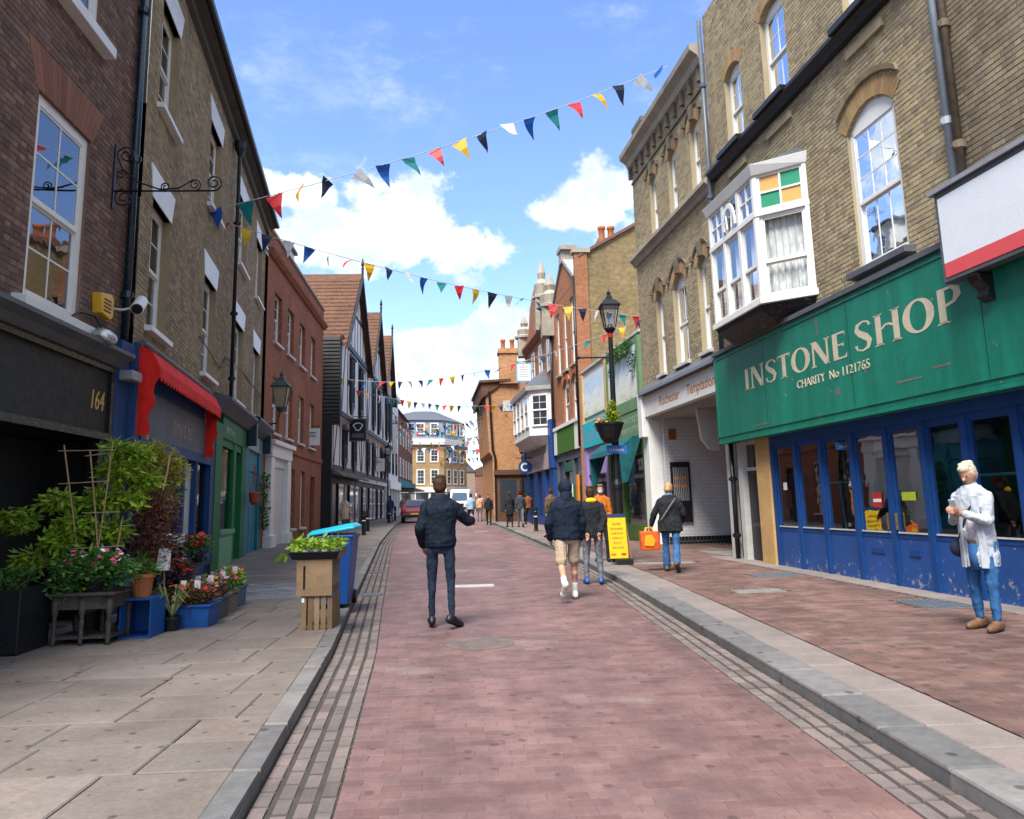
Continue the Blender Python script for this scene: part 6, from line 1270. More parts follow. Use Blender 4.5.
for z0, z1 in ((0, .07), (.33, H3)): m = MB(); m.box(xo-W3+.076, xo-W3+.099, cy0-.02, cy0, cz1+z0, cz1+z1); m.build('board_joint', WOOD[2], t)
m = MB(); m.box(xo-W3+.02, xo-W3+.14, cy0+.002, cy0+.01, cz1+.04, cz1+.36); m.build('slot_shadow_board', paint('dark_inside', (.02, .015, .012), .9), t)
for i in range(4):
    for s in (-1, 1): m = MB(); z = cz1+.01+i*.10; xx = xo+s*W3; m.box(min(xx, xx-s*.014), max(xx, xx-s*.014), cy0+.001, cy0+D, z, z+.085); m.build('slat', WOOD[(i+1) % 3], t)
cz2 = cz1+H3+.002
t = thing('seedling_tray', 'black tray of green seedlings on top of the wooden box', 'plant tray', (xo, cy0, cz2)); m = MB(); m.loft([[(xo+sx*w, cy0+.25+sy*d, cz2+z) for sx, sy in ((-1, -1), (1, -1), (1, 1), (-1, 1))] for w, d, z in ((.25, .28, 0), (.29, .33, .08), (.30, .34, .08), (.30, .34, .09), (.28, .32, .085))]); m.build('tray', BLACK, t)
leaves([((xo-.22+i*.11, cy0+.02+j*.15, cz2+.16), (.06, .06, .08), 26) for i in range(5) for j in range(4)], .07, aspect=.6).build('seedlings', LG, t, norm=False)
m = MB()
for i in range(5):
    for j in range(4): m.lathe([(.03, 0), (.042, .09), (.036, .09)], (xo-.21+i*.105, cy0+.02+j*.15, cz2+.02), 8)
m.build('seedling_pots', WHITE2, t, kind='stuff')
t = thing('fallen_leaf', 'single green leaf sprig sticking out beside the seedling tray', 'leaf', at(286, 555, 9.7)); p = at(284, 552, 9.7); m = MB(); m.tube([(xo-.2, cy0+.2, cz2+.1), (p.x+.05, p.y, p.z+.02), p], .005, 4); m.build('stem', LD, t); leaves([(p, (.03, .03, .03), 5)], .11, aspect=.5, droop=.5).build('leaf', LG, t, norm=False)
# ------------------------------------------------------------------ plant stall on the left
def zp(px_, py_, Y): return at(px_, py_, Y)
OLDW = paint('weathered_table', (.10, .085, .075), .6, .5, 5, wear=(.25, .21, .17)); TERR = paint('terracotta', (.42, .14, .05), .75, .25, 6); BOXB = paint('blue_box', (.012, .09, .33), .5, .25, 4)
tx0, tx1, ty0, ty1 = -4.45, -3.83, 8.95, 9.50; tz = pz(9.2)
t = thing('wooden_table', 'weathered dark wooden table with turned legs holding the flower pots', 'table', ((tx0+tx1)/2, 9.2, tz)); m = MB(); m.box(tx0-.04, tx1+.04, ty0-.04, ty1+.04, tz+.50, tz+.53); m.build('table_top', OLDW, t, bevel=.006)
for name, b in (('apron', (tx0+.02, tx1-.02, ty0+.01, ty0+.03, tz+.36, tz+.50)), ('apron', (tx1-.03, tx1-.01, ty0+.03, ty1-.03, tz+.36, tz+.50))): m = MB(); m.box(*b); m.build(name, OLDW, t)
for x in (tx0+.03, (tx0+tx1)/2, tx1-.03):
    for y in (ty0+.03, ty1-.03): m = MB(); m.lathe([(.032, 0), (.02, .03), (.034, .07), (.022, .12), (.03, .20), (.02, .28), (.036, .33), (.036, .5)], (x, y, tz), 10); m.build('leg', OLDW, t, smooth=True)
m = MB(); m.box(tx0, tx1, ty0+.02, ty1-.02, tz+.06, tz+.08); m.build('lower_shelf', OLDW, t)
def pot(parent, c, r, h, mat, soil=True):
    m = MB(); m.lathe([(r*.72, 0), (r*.95, h*.82), (r*1.06, h*.83), (r*1.06, h), (r*.92, h), (r*.9, h*.9), (0, h*.9)], c, 14); return m.build('pot', mat, parent)
def plant(name, label, c, r, h, mat, fol, size, lm, blos=(), aspect=.5, stems=0, cat='plant', droop=0, group=None):
    t = thing(name, label, cat, c, group=group); pot(t, c, r, h, mat); leaves(fol, size, aspect=aspect, droop=droop).build('foliage', lm, t, norm=False)
    m = MB()
    for (fc, fr, n) in fol[:max(1, stems)] if stems else []: m.tube([(c[0], c[1], c[2]+h*.8), (c[0]*.5+fc[0]*.5+.03, c[1]*.5+fc[1]*.5, c[2]*.5+fc[2]*.5), tuple(fc)], [.012, .009, .005], 5)
    if stems: m.build('stem', paint('plant_stem', (.10, .07, .03), .8), t)
    for col, spots, rr in blos: blossoms(t, col, spots, rr)
    return t
V3 = lambda x, y, z: Vector((x, y, z))
TT = tz+.53
plant('flowering_plant', 'green geranium with small pink and white flowers on the wooden table', (-4.1, 9.15, TT+.001), .16, .16, BLACK, [(V3(-4.15, 9.1, TT+.26), (.38, .24, .17), 1300), (V3(-4.38, 9.02, TT+.08), (.18, .15, .16), 380), (V3(-3.84, 9.1, TT+.22), (.22, .2, .16), 480)], .05, leafmat('geranium_leaf', [(.075, .20, .045), (.12, .28, .065), (.05, .14, .03)]),
      [('pink', scatter((-4.1, 8.95, TT+.36), (.34, .1, .08), 16), .026), ('white', scatter((-3.95, 8.95, TT+.38), (.24, .1, .06), 8), .026)], .8)
cl = []
for (px_, py_, Y, r, n) in ((62, 540, 9.2, .20, 120), (75, 525, 9.3, .22, 150), (58, 500, 9.3, .18, 110), (95, 560, 9.2, .22, 130), (100, 500, 9.5, .24, 150), (118, 470, 9.6, .24, 170), (125, 500, 9.6, .22, 150), (112, 530, 9.5, .20, 120), (135, 455, 9.7, .2, 150), (145, 480, 9.8, .18, 110), (90, 585, 9.2, .2, 90), (70, 565, 9.2, .16, 70), (118, 448, 9.6, .14, 80), (15, 520, 9.3, .22, 110), (30, 560, 9.2, .2, 90)):
    p = zp(px_, py_, Y); cl.append((p, (r, r*.8, r*.62), int(n*2.8)))
CP = (-4.35, 9.62, tz)
plant('climbing_plant', 'bright green climbing plant with long leaves on the bamboo trellis', CP, .2, .34, BLACK, cl, .095, LG, (), .42, 9, droop=.25)
t = thing('bamboo_trellis', 'bamboo cane trellis tied with twine behind the flower table', 'trellis', (-4.2, 9.4, tz)); CANE = paint('bamboo', (.36, .25, .12), .6, .3, 8); TW = paint('twine', (.33, .26, .17), .9)
for a, b in (((64, 445), (82, 600)), ((90, 450), (100, 590)), ((113, 440), (96, 560)), ((122, 520), (112, 570)), ((170, 455), (163, 490))): p, q = zp(*a, 9.15), zp(*b, 9.15); m = MB(); m.tube([p, (p+q)/2+V3(.01, 0, 0), q], .009, 6); m.build('cane', CANE, t)
for a, b in (((58, 451), (116, 450)), ((85, 456), (112, 453)), ((58, 484), (110, 481)), ((82, 513), (120, 512)), ((66, 549), (124, 546))): p, q = zp(*a, 9.13), zp(*b, 9.13); m = MB(); m.tube([p, q], .006, 5); m.build('twine', TW, t)
mc = zp(150, 530, 10.0)
plant('maple_shrub', 'reddish-brown maple shrub in a tall pot behind the table', (mc.x, 10.0, tz), .2, .36, BLACK, [(mc+V3(0, 0, .0), (.34, .3, .38), 1900), (mc+V3(.12, -.05, .25), (.22, .2, .24), 700), (mc+V3(-.15, 0, -.25), (.2, .2, .2), 260), (mc+V3(.2, 0, -.3), (.2, .2, .2), 240)], .06, LM, (), .34, 4)
sc0 = zp(157, 462, 10.5)
plant('shrub', 'yellow-green shrub with reddish tips beside the navy shopfront', (sc0.x, 10.5, tz), .22, .4, TERR, [(sc0, (.30, .26, .24), 950), (sc0+V3(.22, 0, -.15), (.2, .2, .2), 500), (sc0+V3(-.1, 0, .16), (.2, .2, .13), 350), (sc0+V3(.15, 0, -.5), (.16, .16, .2), 140)], .06, LY, (), .4, 4)
sc1 = zp(178, 490, 11.1); plant('shrub', 'dark rounded evergreen shrub against the navy shop window', (sc1.x-.1, 11.1, tz), .2, .4, BLACK, [(sc1+V3(-.1, 0, 0), (.18, .18, .26), 320)], .06, LD, (), .5, 1)
# blue cabinet with terracotta pot and grassy plant
bxc = (-3.72, 9.52); t = thing('blue_cabinet', 'bright blue open-fronted wooden cabinet beside the table', 'cabinet', (*bxc, tz))
for b in ((bxc[0]-.17, bxc[0]-.155, 9.30, 9.72, tz, tz+.42), (bxc[0]+.155, bxc[0]+.17, 9.30, 9.72, tz, tz+.42), (bxc[0]-.155, bxc[0]+.155, 9.30, 9.72, tz+.40, tz+.42), (bxc[0]-.155, bxc[0]+.155, 9.70, 9.72, tz+.02, tz+.40), (bxc[0]-.155, bxc[0]+.155, 9.30, 9.70, tz, tz+.02)): m = MB(); m.box(*b); m.build('panel', BOXB, t)
plant('potted_plant', 'terracotta pot with spiky grass standing on the blue cabinet', (bxc[0]-.02, 9.5, tz+.422), .13, .25, TERR, [(V3(bxc[0]-.02, 9.5, tz+.75), (.14, .14, .12), 150)], .09, LD, (), .3)
t = thing('grass_plant', 'long pale green strappy grass leaves beside the blue cabinet', 'plant', (-3.5, 9.75, tz)); pot(t, (-3.5, 9.8, tz), .1, .16, BLACK); m = MB()
for k in range(26):
    a = rnd.uniform(0, 2*PI); L = rnd.uniform(.3, .52); d = V3(math.cos(a), math.sin(a), 0); b = V3(-d.y, d.x, 0)*.009; p = V3(-3.5, 9.8, tz+.14); q = p+d*L*.45+V3(0, 0, L*.75); e = p+d*L+V3(0, 0, L*.55)
    m.add([p-b, p+b, q+b, q-b, e], [(0, 1, 2, 3), (3, 2, 4)])
m.build('blades', leafmat('strap_leaf', [(.22, .27, .10), (.14, .22, .05), (.28, .30, .14)]), t, norm=False)
# tiered shelf of begonias and row of planters receding along the shop
t = thing('plant_shelf', 'dark tiered plant shelf against the navy shopfront', 'shelf', (-4.1, 10.9, tz)); DKW = paint('dark_shelf', (.03, .035, .045), .6)
for z, y0, y1 in ((.36, 10.35, 10.75), (.66, 10.75, 11.2)): m = MB(); m.box(-4.4, -3.5, y0, y1, tz+z, tz+z+.03); m.build('shelf_board', DKW, t)
for x in (-4.37, -3.56):
    for y, z in ((10.38, .36), (10.72, .36), (11.16, .66)): m = MB(); m.box(x, x+.04, y, y+.04, tz, tz+z); m.build('leg', DKW, t)
for k, (x, y, z, lm, col, lab) in enumerate(((-3.62, 10.95, .69, LD, 'red', 'red begonias on the upper plant shelf'), (-3.90, 10.95, .69, LD, 'white', 'white flowering plants on the upper plant shelf'), (-4.2, 10.95, .69, LD, 'lilac', 'lilac flowering plants on the upper plant shelf'), (-3.68, 10.52, .39, LB, 'red', 'bronze-leaved begonias on the lower plant shelf'), (-4.05, 10.52, .39, LM, 'orange', 'dark red coleus with orange flowers on the lower shelf'))):
    plant('flowering_plant', lab, (x, y, tz+z+.001), .09, .12, BLACK, [(V3(x, y, tz+z+.22), (.20, .17, .15), 420)], .055, lm, [(col, scatter((x, y-.10, tz+z+.30), (.16, .08, .09), 26), .03)], .65, group=None)
for k, (x, y, w, d, h, mat, lab) in enumerate(((-3.36, 10.12, .24, .2, .24, BOXB, 'blue plant crate nearest the cabinet'), (-3.38, 10.68, .2, .26, .25, paint('grey_tub', (.10, .11, .13), .6), 'dark grey planter tub behind the blue crate'), (-3.42, 11.30, .18, .24, .25, paint('wood_tub', (.24, .20, .17), .8), 'weathered wooden trough in the planter row'), (-3.44, 11.92, .15, .2, .27, paint('blue_grey_tub', (.10, .15, .24), .6), 'blue-grey planter at the far end of the row'))):
    t = thing('planter', lab+' on the flagstones', 'planter', (x, y, tz)); m = MB(); m.loft([[(x+sx*ww, y+sy*dd, tz+z) for sx, sy in ((-1, -1), (1, -1), (1, 1), (-1, 1))] for ww, dd, z in ((w*.92, d*.94, 0), (w, d, h), (w+.02, d+.02, h), (w+.02, d+.02, h+.03), (w-.02, d-.02, h+.02))]); m.build('tub', mat, t, bevel=.006)
    lm = (LB, LB, LD, LG)[k]; leaves([(V3(x-.03, y, tz+h+.10), (w*1.3, d*1.25, .17), 900)], .05, aspect=.6).build('foliage', lm, t, norm=False)
    leaves([(V3(x-.05, y, tz+h+.16), (w*.9, d*.9, .14), 80)], .06).build('fresh_growth', LG, t, norm=False, kind='stuff')
    for col, n in ((('red', 5), ('orange', 4)), (('lilac', 5), ('orange', 4)), (('red', 7), ('pink', 3)), (('yellow', 6), ('red', 3)))[k]: blossoms(t, col, scatter((x, y, tz+h+.20), (w, d, .08), n*3), .03)
    for j in range(2): m = MB(); p = V3(x-.1+j*.16, y-.1, tz+h+.2); m.box(p.x-.035, p.x+.035, p.y, p.y+.003, p.z, p.z+.10); m.build('price_card', WHITE, t)
t = thing('price_board', 'white price card propped among the plants below the maple', 'card', zp(163, 560, 9.9)); p = zp(163, 560, 9.9); m = MB(); m.hexa([(p.x-.08, 9.9, p.z-.12), (p.x+.08, 9.9, p.z-.12), (p.x+.08, 9.91, p.z-.12), (p.x-.08, 9.91, p.z-.12), (p.x-.07, 9.95, p.z+.13), (p.x+.07, 9.95, p.z+.13), (p.x+.07, 9.96, p.z+.13), (p.x-.07, 9.96, p.z+.13)]); m.build('card', WHITE, t); m = MB(); m.tube([(p.x, 9.93, p.z), (p.x, 10.0, tz+.3)], .01, 5); m.build('stake', CANE, t)
t = thing('planter', 'black planter box with low greenery at the shop doorway', 'planter', (-4.75, 8.9, tz)); m = MB(); m.loft([[(-4.72+sx*.22, 8.75+sy*.3, tz+z) for sx, sy in ((-1, -1), (1, -1), (1, 1), (-1, 1))] for z in (0, .62)]); m.build('tub', BLACK, t, bevel=.01); leaves([(V3(-4.72, 8.7, tz+.72), (.2, .28, .1), 240)], .06).build('foliage', LD, t, norm=False)
t = thing('ivy', 'trailing ivy hanging beside the teal shop and the white doorcase', 'plant', F2(26.0, 1.4, .2)); leaves([(V3(*F2(25.95+rnd.uniform(-.2, .2), 2.5-k*.13, .25)), (.10+.05*math.sin(k), .14, .12), 34) for k in range(13)], .09, aspect=.8).build('foliage', LD, t, norm=False)
m = MB(); m.tube([F2(25.95, 2.6, .2), F2(26.0, 1.8, .22), F2(25.9, .9, .2)], .015, 5); m.build('stem', MATS['plant_stem'], t)
t = thing('ivy', 'ivy hanging over the top of the painted mural', 'plant', FR(25.5, 6.2, .1)); leaves([(V3(*FR(24.2+k*.30, 6.45-.25*abs(math.sin(k*1.3))-(.5 if k in (0, 1, 9) else 0), .12)), (.10, .22, .22), 60) for k in range(11)], .09, aspect=.8).build('foliage', LD, t, norm=False)
# ------------------------------------------------------------------ vehicles
def car(label, loc, rz, body, name='parked_car'):
    t = thing(name, label, 'car'); L, Wd = 4.1, 1.72; prof = [(-2.05, .35), (-2.05, .72), (-1.95, .93), (-1.70, 1.0), (-1.35, 1.42), (-.2, 1.48), (.55, 1.40), (1.15, 1.0), (1.85, .88), (2.05, .68), (2.05, .32)]
    m = MB(); n = 12
    def ring(k): return [(Wd/2*k*(1 if z < 1.0 else 1-.28*(z-1.0)/.48), y, z) for y, z in prof]
    rl = [[(-x, y, z) for x, y, z in ring(1.0)], [(-x*.97, y, z+.02 if .5 < z else z) for x, y, z in ring(.9)], [(x*.97, y, z+.02 if .5 < z else z) for x, y, z in ring(.9)], ring(1.0)]
    m.loft(rl); bd = m.build('body', body, t, smooth=False, bevel=.05)
    g = NT('car_glass') if 'car_glass' not in MATS else None
    if g: MATS['car_glass'] = g.set((.03, .06, .10), .05, spec=.9)
    for nm, pts in (('rear_window', [(-.62, -1.70+.03, 1.045), (.62, -1.67, 1.045), (.55, -1.40, 1.38), (-.55, -1.40, 1.38)]), ('windscreen', [(-.62, 1.13, 1.05), (.62, 1.13, 1.05), (.54, .62, 1.38), (-.54, .62, 1.38)])):
        s = -.035 if nm == 'rear_window' else .03; m = MB(); m.loft([[(x, y+s, z+.02) for x, y, z in pts], [(x, y+s*1.3, z+.03) for x, y, z in pts]]); m.build(nm, MATS['car_glass'], t)
    for s in (-1, 1):
        m = MB(); m.hexa([(s*.845, -1.45, 1.03), (s*.845, .95, 1.03), (s*.86, .95, 1.03), (s*.86, -1.45, 1.03), (s*.70, -1.2, 1.38), (s*.70, .5, 1.36), (s*.735, .5, 1.36), (s*.735, -1.2, 1.38)]); m.build('side_window', MATS['car_glass'], t)
        m = MB(); m.box(s*.70-.12, s*.70+.12, -2.09, -1.98, .68, .90); m.build('tail_light', paint('tail_red', (.45, .01, .01), .2), t, bevel=.02)
        m = MB(); m.box(s*.66-.16, s*.66+.16, 1.95, 2.07, .62, .76); m.build('headlight', WHITE, t, bevel=.03)
        for y in (-1.28, 1.28):
            m = MB(); m.frust((s*.68, y, .31), (s*.88, y, .31), .31, .31, 18); w = m.build('wheel', BLACK, t); m = MB(); m.frust((s*.86, y, .31), (s*.89, y, .31), .19, .17, 14); m.build('rim', LEAD, w)
    m = MB(); m.box(-.84, .84, -2.12, -1.9, .34, .55); m.build('rear_bumper', BLACK, t, bevel=.03); m = MB(); m.box(-.84, .84, 1.9, 2.1, .30, .5); m.build('front_bumper', BLACK, t, bevel=.03)
    m = MB(); m.box(-.27, .27, -2.135, -2.122, .52, .63); m.build('number_plate', paint('plate_yellow', (.7, .5, .05), .5), t)
    t.location = loc; t.rotation_euler = (0, 0, rz); return t
car('maroon hatchback parked at the kerb by the timber-framed building', (-3.95, 55.4, gz(55.4)), .06, paint('maroon_paint', (.20, .02, .03), .12, .1, bump=0))
car('silver car standing far down the street by the orange gable', (1.2, 98, gz(98)), PI, paint('silver_paint', (.45, .47, .5), .2, .1, bump=0))
t = thing('white_van', 'white van standing in the road before the yellow corner building', 'van'); VW = paint('van_white', (.70, .71, .72), .25, .06, bump=0)
m = MB(); m.loft([[(-1.0*k, y, z) for y, z in pr_] if 0 else [(x*w, y, z) for y, z in [(-2.5, .4), (-2.55, 1.05), (-2.35, 1.25), (-1.65, 2.15), (-1.2, 2.45), (2.5, 2.5), (2.5, .4)]] for x, w in ((-1.0, 1.0), (-.93, 1.04), (.93, 1.04), (1.0, 1.0))]); m.build('body', VW, t, bevel=.06)
m = MB(); m.hexa([(-.85, -2.40, 1.28), (.85, -2.40, 1.28), (.85, -2.36, 1.27), (-.85, -2.36, 1.27), (-.76, -1.73, 2.12), (.76, -1.73, 2.12), (.76, -1.69, 2.11), (-.76, -1.69, 2.11)]); m.build('windscreen', MATS['car_glass'], t)
for s in (-1, 1):
    m = MB(); m.box(s*.74-.15, s*.74+.15, -2.60, -2.45, .82, 1.04); m.build('headlight', paint('lamp_clear', (.6, .62, .65), .1), t, bevel=.03)
    m = MB(); m.box(s*1.08-.10, s*1.08+.10, -1.95, -1.88, 1.30, 1.62); m.build('wing_mirror', BLACK, t)
    for y in (-1.6, 1.6): m = MB(); m.frust((s*.74, y, .34), (s*.99, y, .34), .34, .34, 16); m.build('wheel', BLACK, t)
m = MB(); m.box(-.95, .95, -2.63, -2.45, .36, .62); m.build('bumper', BLACK, t, bevel=.03); m = MB(); m.box(-.45, .45, -2.59, -2.5, .70, .98); m.build('grille', BLACK, t); m = MB(); m.box(-.26, .26, -2.645, -2.63, .44, .55); m.build('number_plate', WHITE, t)
t.location = (-1.35, 88, gz(88)); t.rotation_euler = (0, 0, -.05)
# ------------------------------------------------------------------ bunting
BUN = [leafmat('bunting_'+n, [c, dk(c, .9)], .35) for n, c in (('blue', (.015, .10, .40)), ('teal', (.006, .17, .17)), ('red', (.58, .02, .03)), ('yellow', (.72, .42, .01)), ('navy', (.02, .03, .07)), ('white', (.72, .73, .74)))]
CORD = paint('bunting_cord', (.5, .5, .5), .8)
FLG = []
for i, mt in enumerate(BUN):
    m = MB(); n = 4; w, h = .37, .54
    for k in range(n):
        z0, z1 = -h*k/n, -h*(k+1)/n; a0, a1 = w/2*(1-k/n), w/2*(1-(k+1)/n); c0, c1 = .05*math.sin(k*1.1+i), .05*math.sin((k+1)*1.1+i)
        if k < n-1: m.add([(-a0, c0, z0), (a0, c0, z0), (a1, c1, z1), (-a1, c1, z1)], [(0, 1, 2, 3)])
        else: m.add([(-a0, c0, z0), (a0, c0, z0), (0, c1, z1)], [(0, 1, 2)])
    ob = m.build('flag', mt, None, smooth=True, norm=False); FLG.append(ob.data); bpy.data.objects.remove(ob)
def bunting(label, A, B, sag, n, c0, scale=1.0, e=.5):
    A, B = Vector(A), Vector(B); t = thing('bunting', label, 'bunting', A, group='bunting strung across the street'); pts = []
    for k in range(41):
        u = k/40; p = A.lerp(B, u); p.z -= sag*4*u*(1-u); pts.append(p)
    m = MB(); m.tube(pts, .009, 4); m.build('cord', CORD, t)
    d = (B-A); ang = math.atan2(d.y, d.x)
    for i in range(n):
        u = (i+e)/n; p = A.lerp(B, u); p.z -= sag*4*u*(1-u)
        o = bpy.data.objects.new('flag', FLG[(c0+i) % 6]); COL.objects.link(o); o.parent = t; o.location = p-A; s = scale*rnd.uniform(.9, 1.08); o.scale = (s, s, s)
        o.rotation_euler = (rnd.gauss(0, .38), math.atan2(-(d.z-sag*4*(1-2*u)), math.hypot(d.x, d.y))*.8+rnd.gauss(0, .12), ang+rnd.gauss(0, .7))
    return t
bunting('bunting string climbing from the yellow brick terrace to the ornate stone cornice', at(200, 213, 16.6), at(668, 66, 19.2), .25, 19, 0)
bunting('bunting string from the yellow brick terrace over the red brick house to the painted mural', at(212, 218, 18.5), at(655, 318, 25.0), .35, 26, 2, .82)
bunting('bunting string from the first timber gable rising to the corner of the ornate stock building', at(338, 378, 40.5), at(650, 316, 24.3), .9, 26, 3, .72)
bunting('bunting string from the timber building level across to the orange brick gable', at(348, 388, 44.0), at(532, 402, 44.5), .55, 26, 1, .80)
bunting('bunting string between the last timber gable and the orange brick chimney wall', at(392, 420, 64.0), at(532, 408, 47.5), .7, 24, 2, .85)
bunting('bunting string passing in front of the yellow corner building low over the road', at(398, 428, 72.0), at(492, 424, 58.0), .5, 18, 4, .95)
bunting('far bunting string across the yellow corner building at cornice height', at(402, 446, 88.0), at(488, 436, 70.0), .6, 18, 0, 1.05)
bunting('distant bunting string seen above the white van roof', at(436, 456, 112.0), at(488, 456, 90.0), .3, 14, 1, 1.5)
bunting('distant bunting string hanging lower beyond the yellow corner building', at(455, 438, 120.0), at(486, 432, 75.0), .3, 12, 5, 1.3)
bunting('bunting string from the white-rendered house to the white oriel window', at(396, 432, 70.0), at(528, 398, 46.0), .6, 28, 5, .8)
bunting('bunting string from the dark red brick house across to the orange brick wall', at(406, 440, 84.0), at(500, 430, 50.0), .5, 20, 2, .85)
bunting('farthest bunting string over the end of the street beyond the van', at(440, 447, 104.0), at(488, 447, 85.0), .4, 14, 3, 1.5)
# ------------------------------------------------------------------ people
SKIN = [cloth('skin_light', (.50, .275, .185), .55, .05, 8), cloth('skin_tan', (.42, .23, .15), .55, .05, 8)]
FOLD = bpy.data.textures.new('cloth_folds', 'MUSGRAVE' if 0 else 'CLOUDS'); FOLD.noise_scale = .11; FOLD.noise_depth = 1
FOLD2 = bpy.data.textures.new('cloth_creases', 'CLOUDS'); FOLD2.noise_scale = .045; FOLD2.noise_depth = 2
def soft(o, vox, it=6, fac=.5, fold=0):
    m = o.modifiers.new('one_surface', 'REMESH'); m.mode = 'VOXEL'; m.voxel_size = vox; m.use_smooth_shade = True
    s = o.modifiers.new('smooth', 'SMOOTH'); s.iterations = it; s.factor = fac
    if fold:
        for tx, st in ((FOLD, .030*fold), (FOLD2, .014*fold)): d = o.modifiers.new('folds', 'DISPLACE'); d.texture = tx; d.strength = st; d.mid_level = .5; d.texture_coords = 'LOCAL'
    return o
def ellring(c, rx, ry, tw=0.0, n=16): return [(c[0]+rx*math.cos(2*PI*i/n)*math.cos(tw)-ry*math.sin(2*PI*i/n)*math.sin(tw), c[1]+rx*math.cos(2*PI*i/n)*math.sin(tw)+ry*math.sin(2*PI*i/n)*math.cos(tw), c[2]) for i in range(n)]
def person(label, loc, rz, H=1.75, legs=((.12, .1, .05, 0), (-.12, .25, .05, 0)), arms=((.1, .12, .25, .1), (-.1, .12, .25, .1)), lean=.0, head=(0, 0), top=None, legwear='trousers', bottom=None, shoe=None, hair=None,
           skin=0, vox=.011, hem=.86, coat=0.0, hood=None, collar=None, sleeve='long', socks=None, hairlen=0, slim=1.0, group=None, flare=0.0, build_=1.0, puff=0.0, toe=(.12, .12)):
    """a figure facing +Y. legs/arms: (left, right); leg = (forward swing, knee bend, splay, heel lift); arm = (forward swing, splay, elbow bend, forearm turned in)"""
    t = thing('person', label, 'person', (0, 0, 0)); k = H/1.75; ZH = .915; J = {}
    for s, nm, lg in ((-1, 'l', legs[0]), (1, 'r', legs[1])):
        a, kb, sp, hl = lg; hip = V3(s*.095, 0, ZH)
        d = V3(s*math.sin(sp), math.sin(a), -math.cos(a)).normalized(); kn = hip+d*.43; b = a-kb; d2 = V3(s*math.sin(sp)*.4, math.sin(b), -math.cos(b)).normalized(); an = kn+d2*.415
        fd = V3(s*toe[0 if s < 0 else 1], math.cos(hl+max(0, -b)*.35), -math.sin(hl+max(0, -b)*.35)).normalized(); J[nm] = (hip, kn, an, an+fd*.17+V3(0, 0, -.045), an-fd*.06+V3(0, 0, -.045))
    low = min(min(J[q][3].z-.032, J[q][4].z-.034) for q in 'lr'); off = V3(0, 0, -low)
    for q in 'lr': J[q] = tuple(p+off for p in J[q])
    pz_ = V3(0, 0, ZH+off.z); RL = Matrix.Rotation(-lean, 3, 'X')
    up = lambda x, y, z: pz_+RL @ V3(x, y, z-ZH)
    A = {}
    for s, nm, ar in ((-1, 'l', arms[0]), (1, 'r', arms[1])):
        a, sp, eb, ti = ar; sh = up(s*.172*build_, 0, 1.385); d = V3(s*math.sin(sp), math.sin(a)*math.cos(sp), -math.cos(a)*math.cos(sp)); el = sh+d*.28
        b = a+eb; d2 = V3(s*math.sin(sp)*.5-s*math.sin(ti), math.sin(b)*math.cos(ti), -math.cos(b)*math.cos(ti)).normalized(); wr = el+d2*.25; A[nm] = (sh, el, wr, d2)
    Rh = Matrix.Rotation(head[0], 3, 'Z') @ Matrix.Rotation(-head[1], 3, 'X'); hc = up(0, .018, 1.622)
    hp = lambda x, y, z: hc+Rh @ V3(x, y, z)
    # --- body: one continuous skin surface
    m = MB(); m.caps(up(0, -.005, 1.44), hp(0, -.01, -.06), .055, .052); m.ball(hc, .077, .098, .118, rot=Rh); m.ball(hp(0, .018, -.06), .058, .072, .064, rot=Rh)
    m.caps(hp(0, .085, -.005), hp(0, .108, -.028), .010, .017, 8)
    for s in (-1, 1): m.ball(hp(s*.076, -.005, -.01), .012, .022, .032, 8, 6, rot=Rh)
    m.loft([ellring(up(0, 0, z), rx*build_, ry) for z, rx, ry in ((.88, .12, .075), (1.08, .125, .08), (1.3, .15, .09), (1.42, .14, .075), (1.47, .055, .055))])
    for q in 'lr':
        sh, el, wr, d2 = A[q]; s = -1 if q == 'l' else 1; m.caps(sh, el, .042, .036); m.caps(el, wr, .036, .024)
        nrm = d2.cross(V3(0, 0, 1)); nrm = nrm.normalized() if nrm.length > .2 else V3(1, 0, 0)
        wdt = d2.cross(nrm).normalized()     # across the knuckles
        palm = wr+d2*.055; m.caps(wr, wr+d2*.03, .026, .03, 8)
        for i, (o, L) in enumerate(((-.028, .068), (-.0095, .08), (.0095, .076), (.028, .06))):
            r0 = wr+d2*.085+wdt*o; m.caps(wr+d2*.02+wdt*o*.7, r0, .017, .014, 8); cu = nrm*(-s*.012); j1 = r0+d2*L*.5+cu; m.caps(r0, j1, .0105, .0095, 8); m.caps(j1, j1+d2*L*.42+cu*2.4, .0095, .0085, 8)
        th = wr+d2*.03-wdt*.03; m.caps(th, th+d2*.035-wdt*.022-nrm*s*.01, .014, .012, 8); m.caps(th+d2*.035-wdt*.022-nrm*s*.01, th+d2*.07-wdt*.024-nrm*s*.018, .012, .0095, 8)
        hip, kn, an, toe, heel = J[q]; g_ = .72 if legwear == 'trousers' else 1.0; m.caps(hip, kn, .07*g_, .05*g_); m.caps(kn, an, .052*g_, .034*g_); m.caps(kn+(an-kn)*.28+V3(0, -.018*g_, 0), kn+(an-kn)*.55, .048*g_, .036*g_); m.caps(heel, toe, .03, .028)
    soft(m.build('body', SKIN[skin], t), vox*.8, 3)
    for s in (-1, 1): m = MB(); m.ball(hp(s*.031, .083, .008), .011, .007, .008, 8, 6); m.build('eye', BLACK, t)
    m = MB(); m.ball(hp(0, .084, -.066), .024, .008, .007, 8, 6); m.build('mouth', paint('lips', (.30, .09, .08), .5), t)
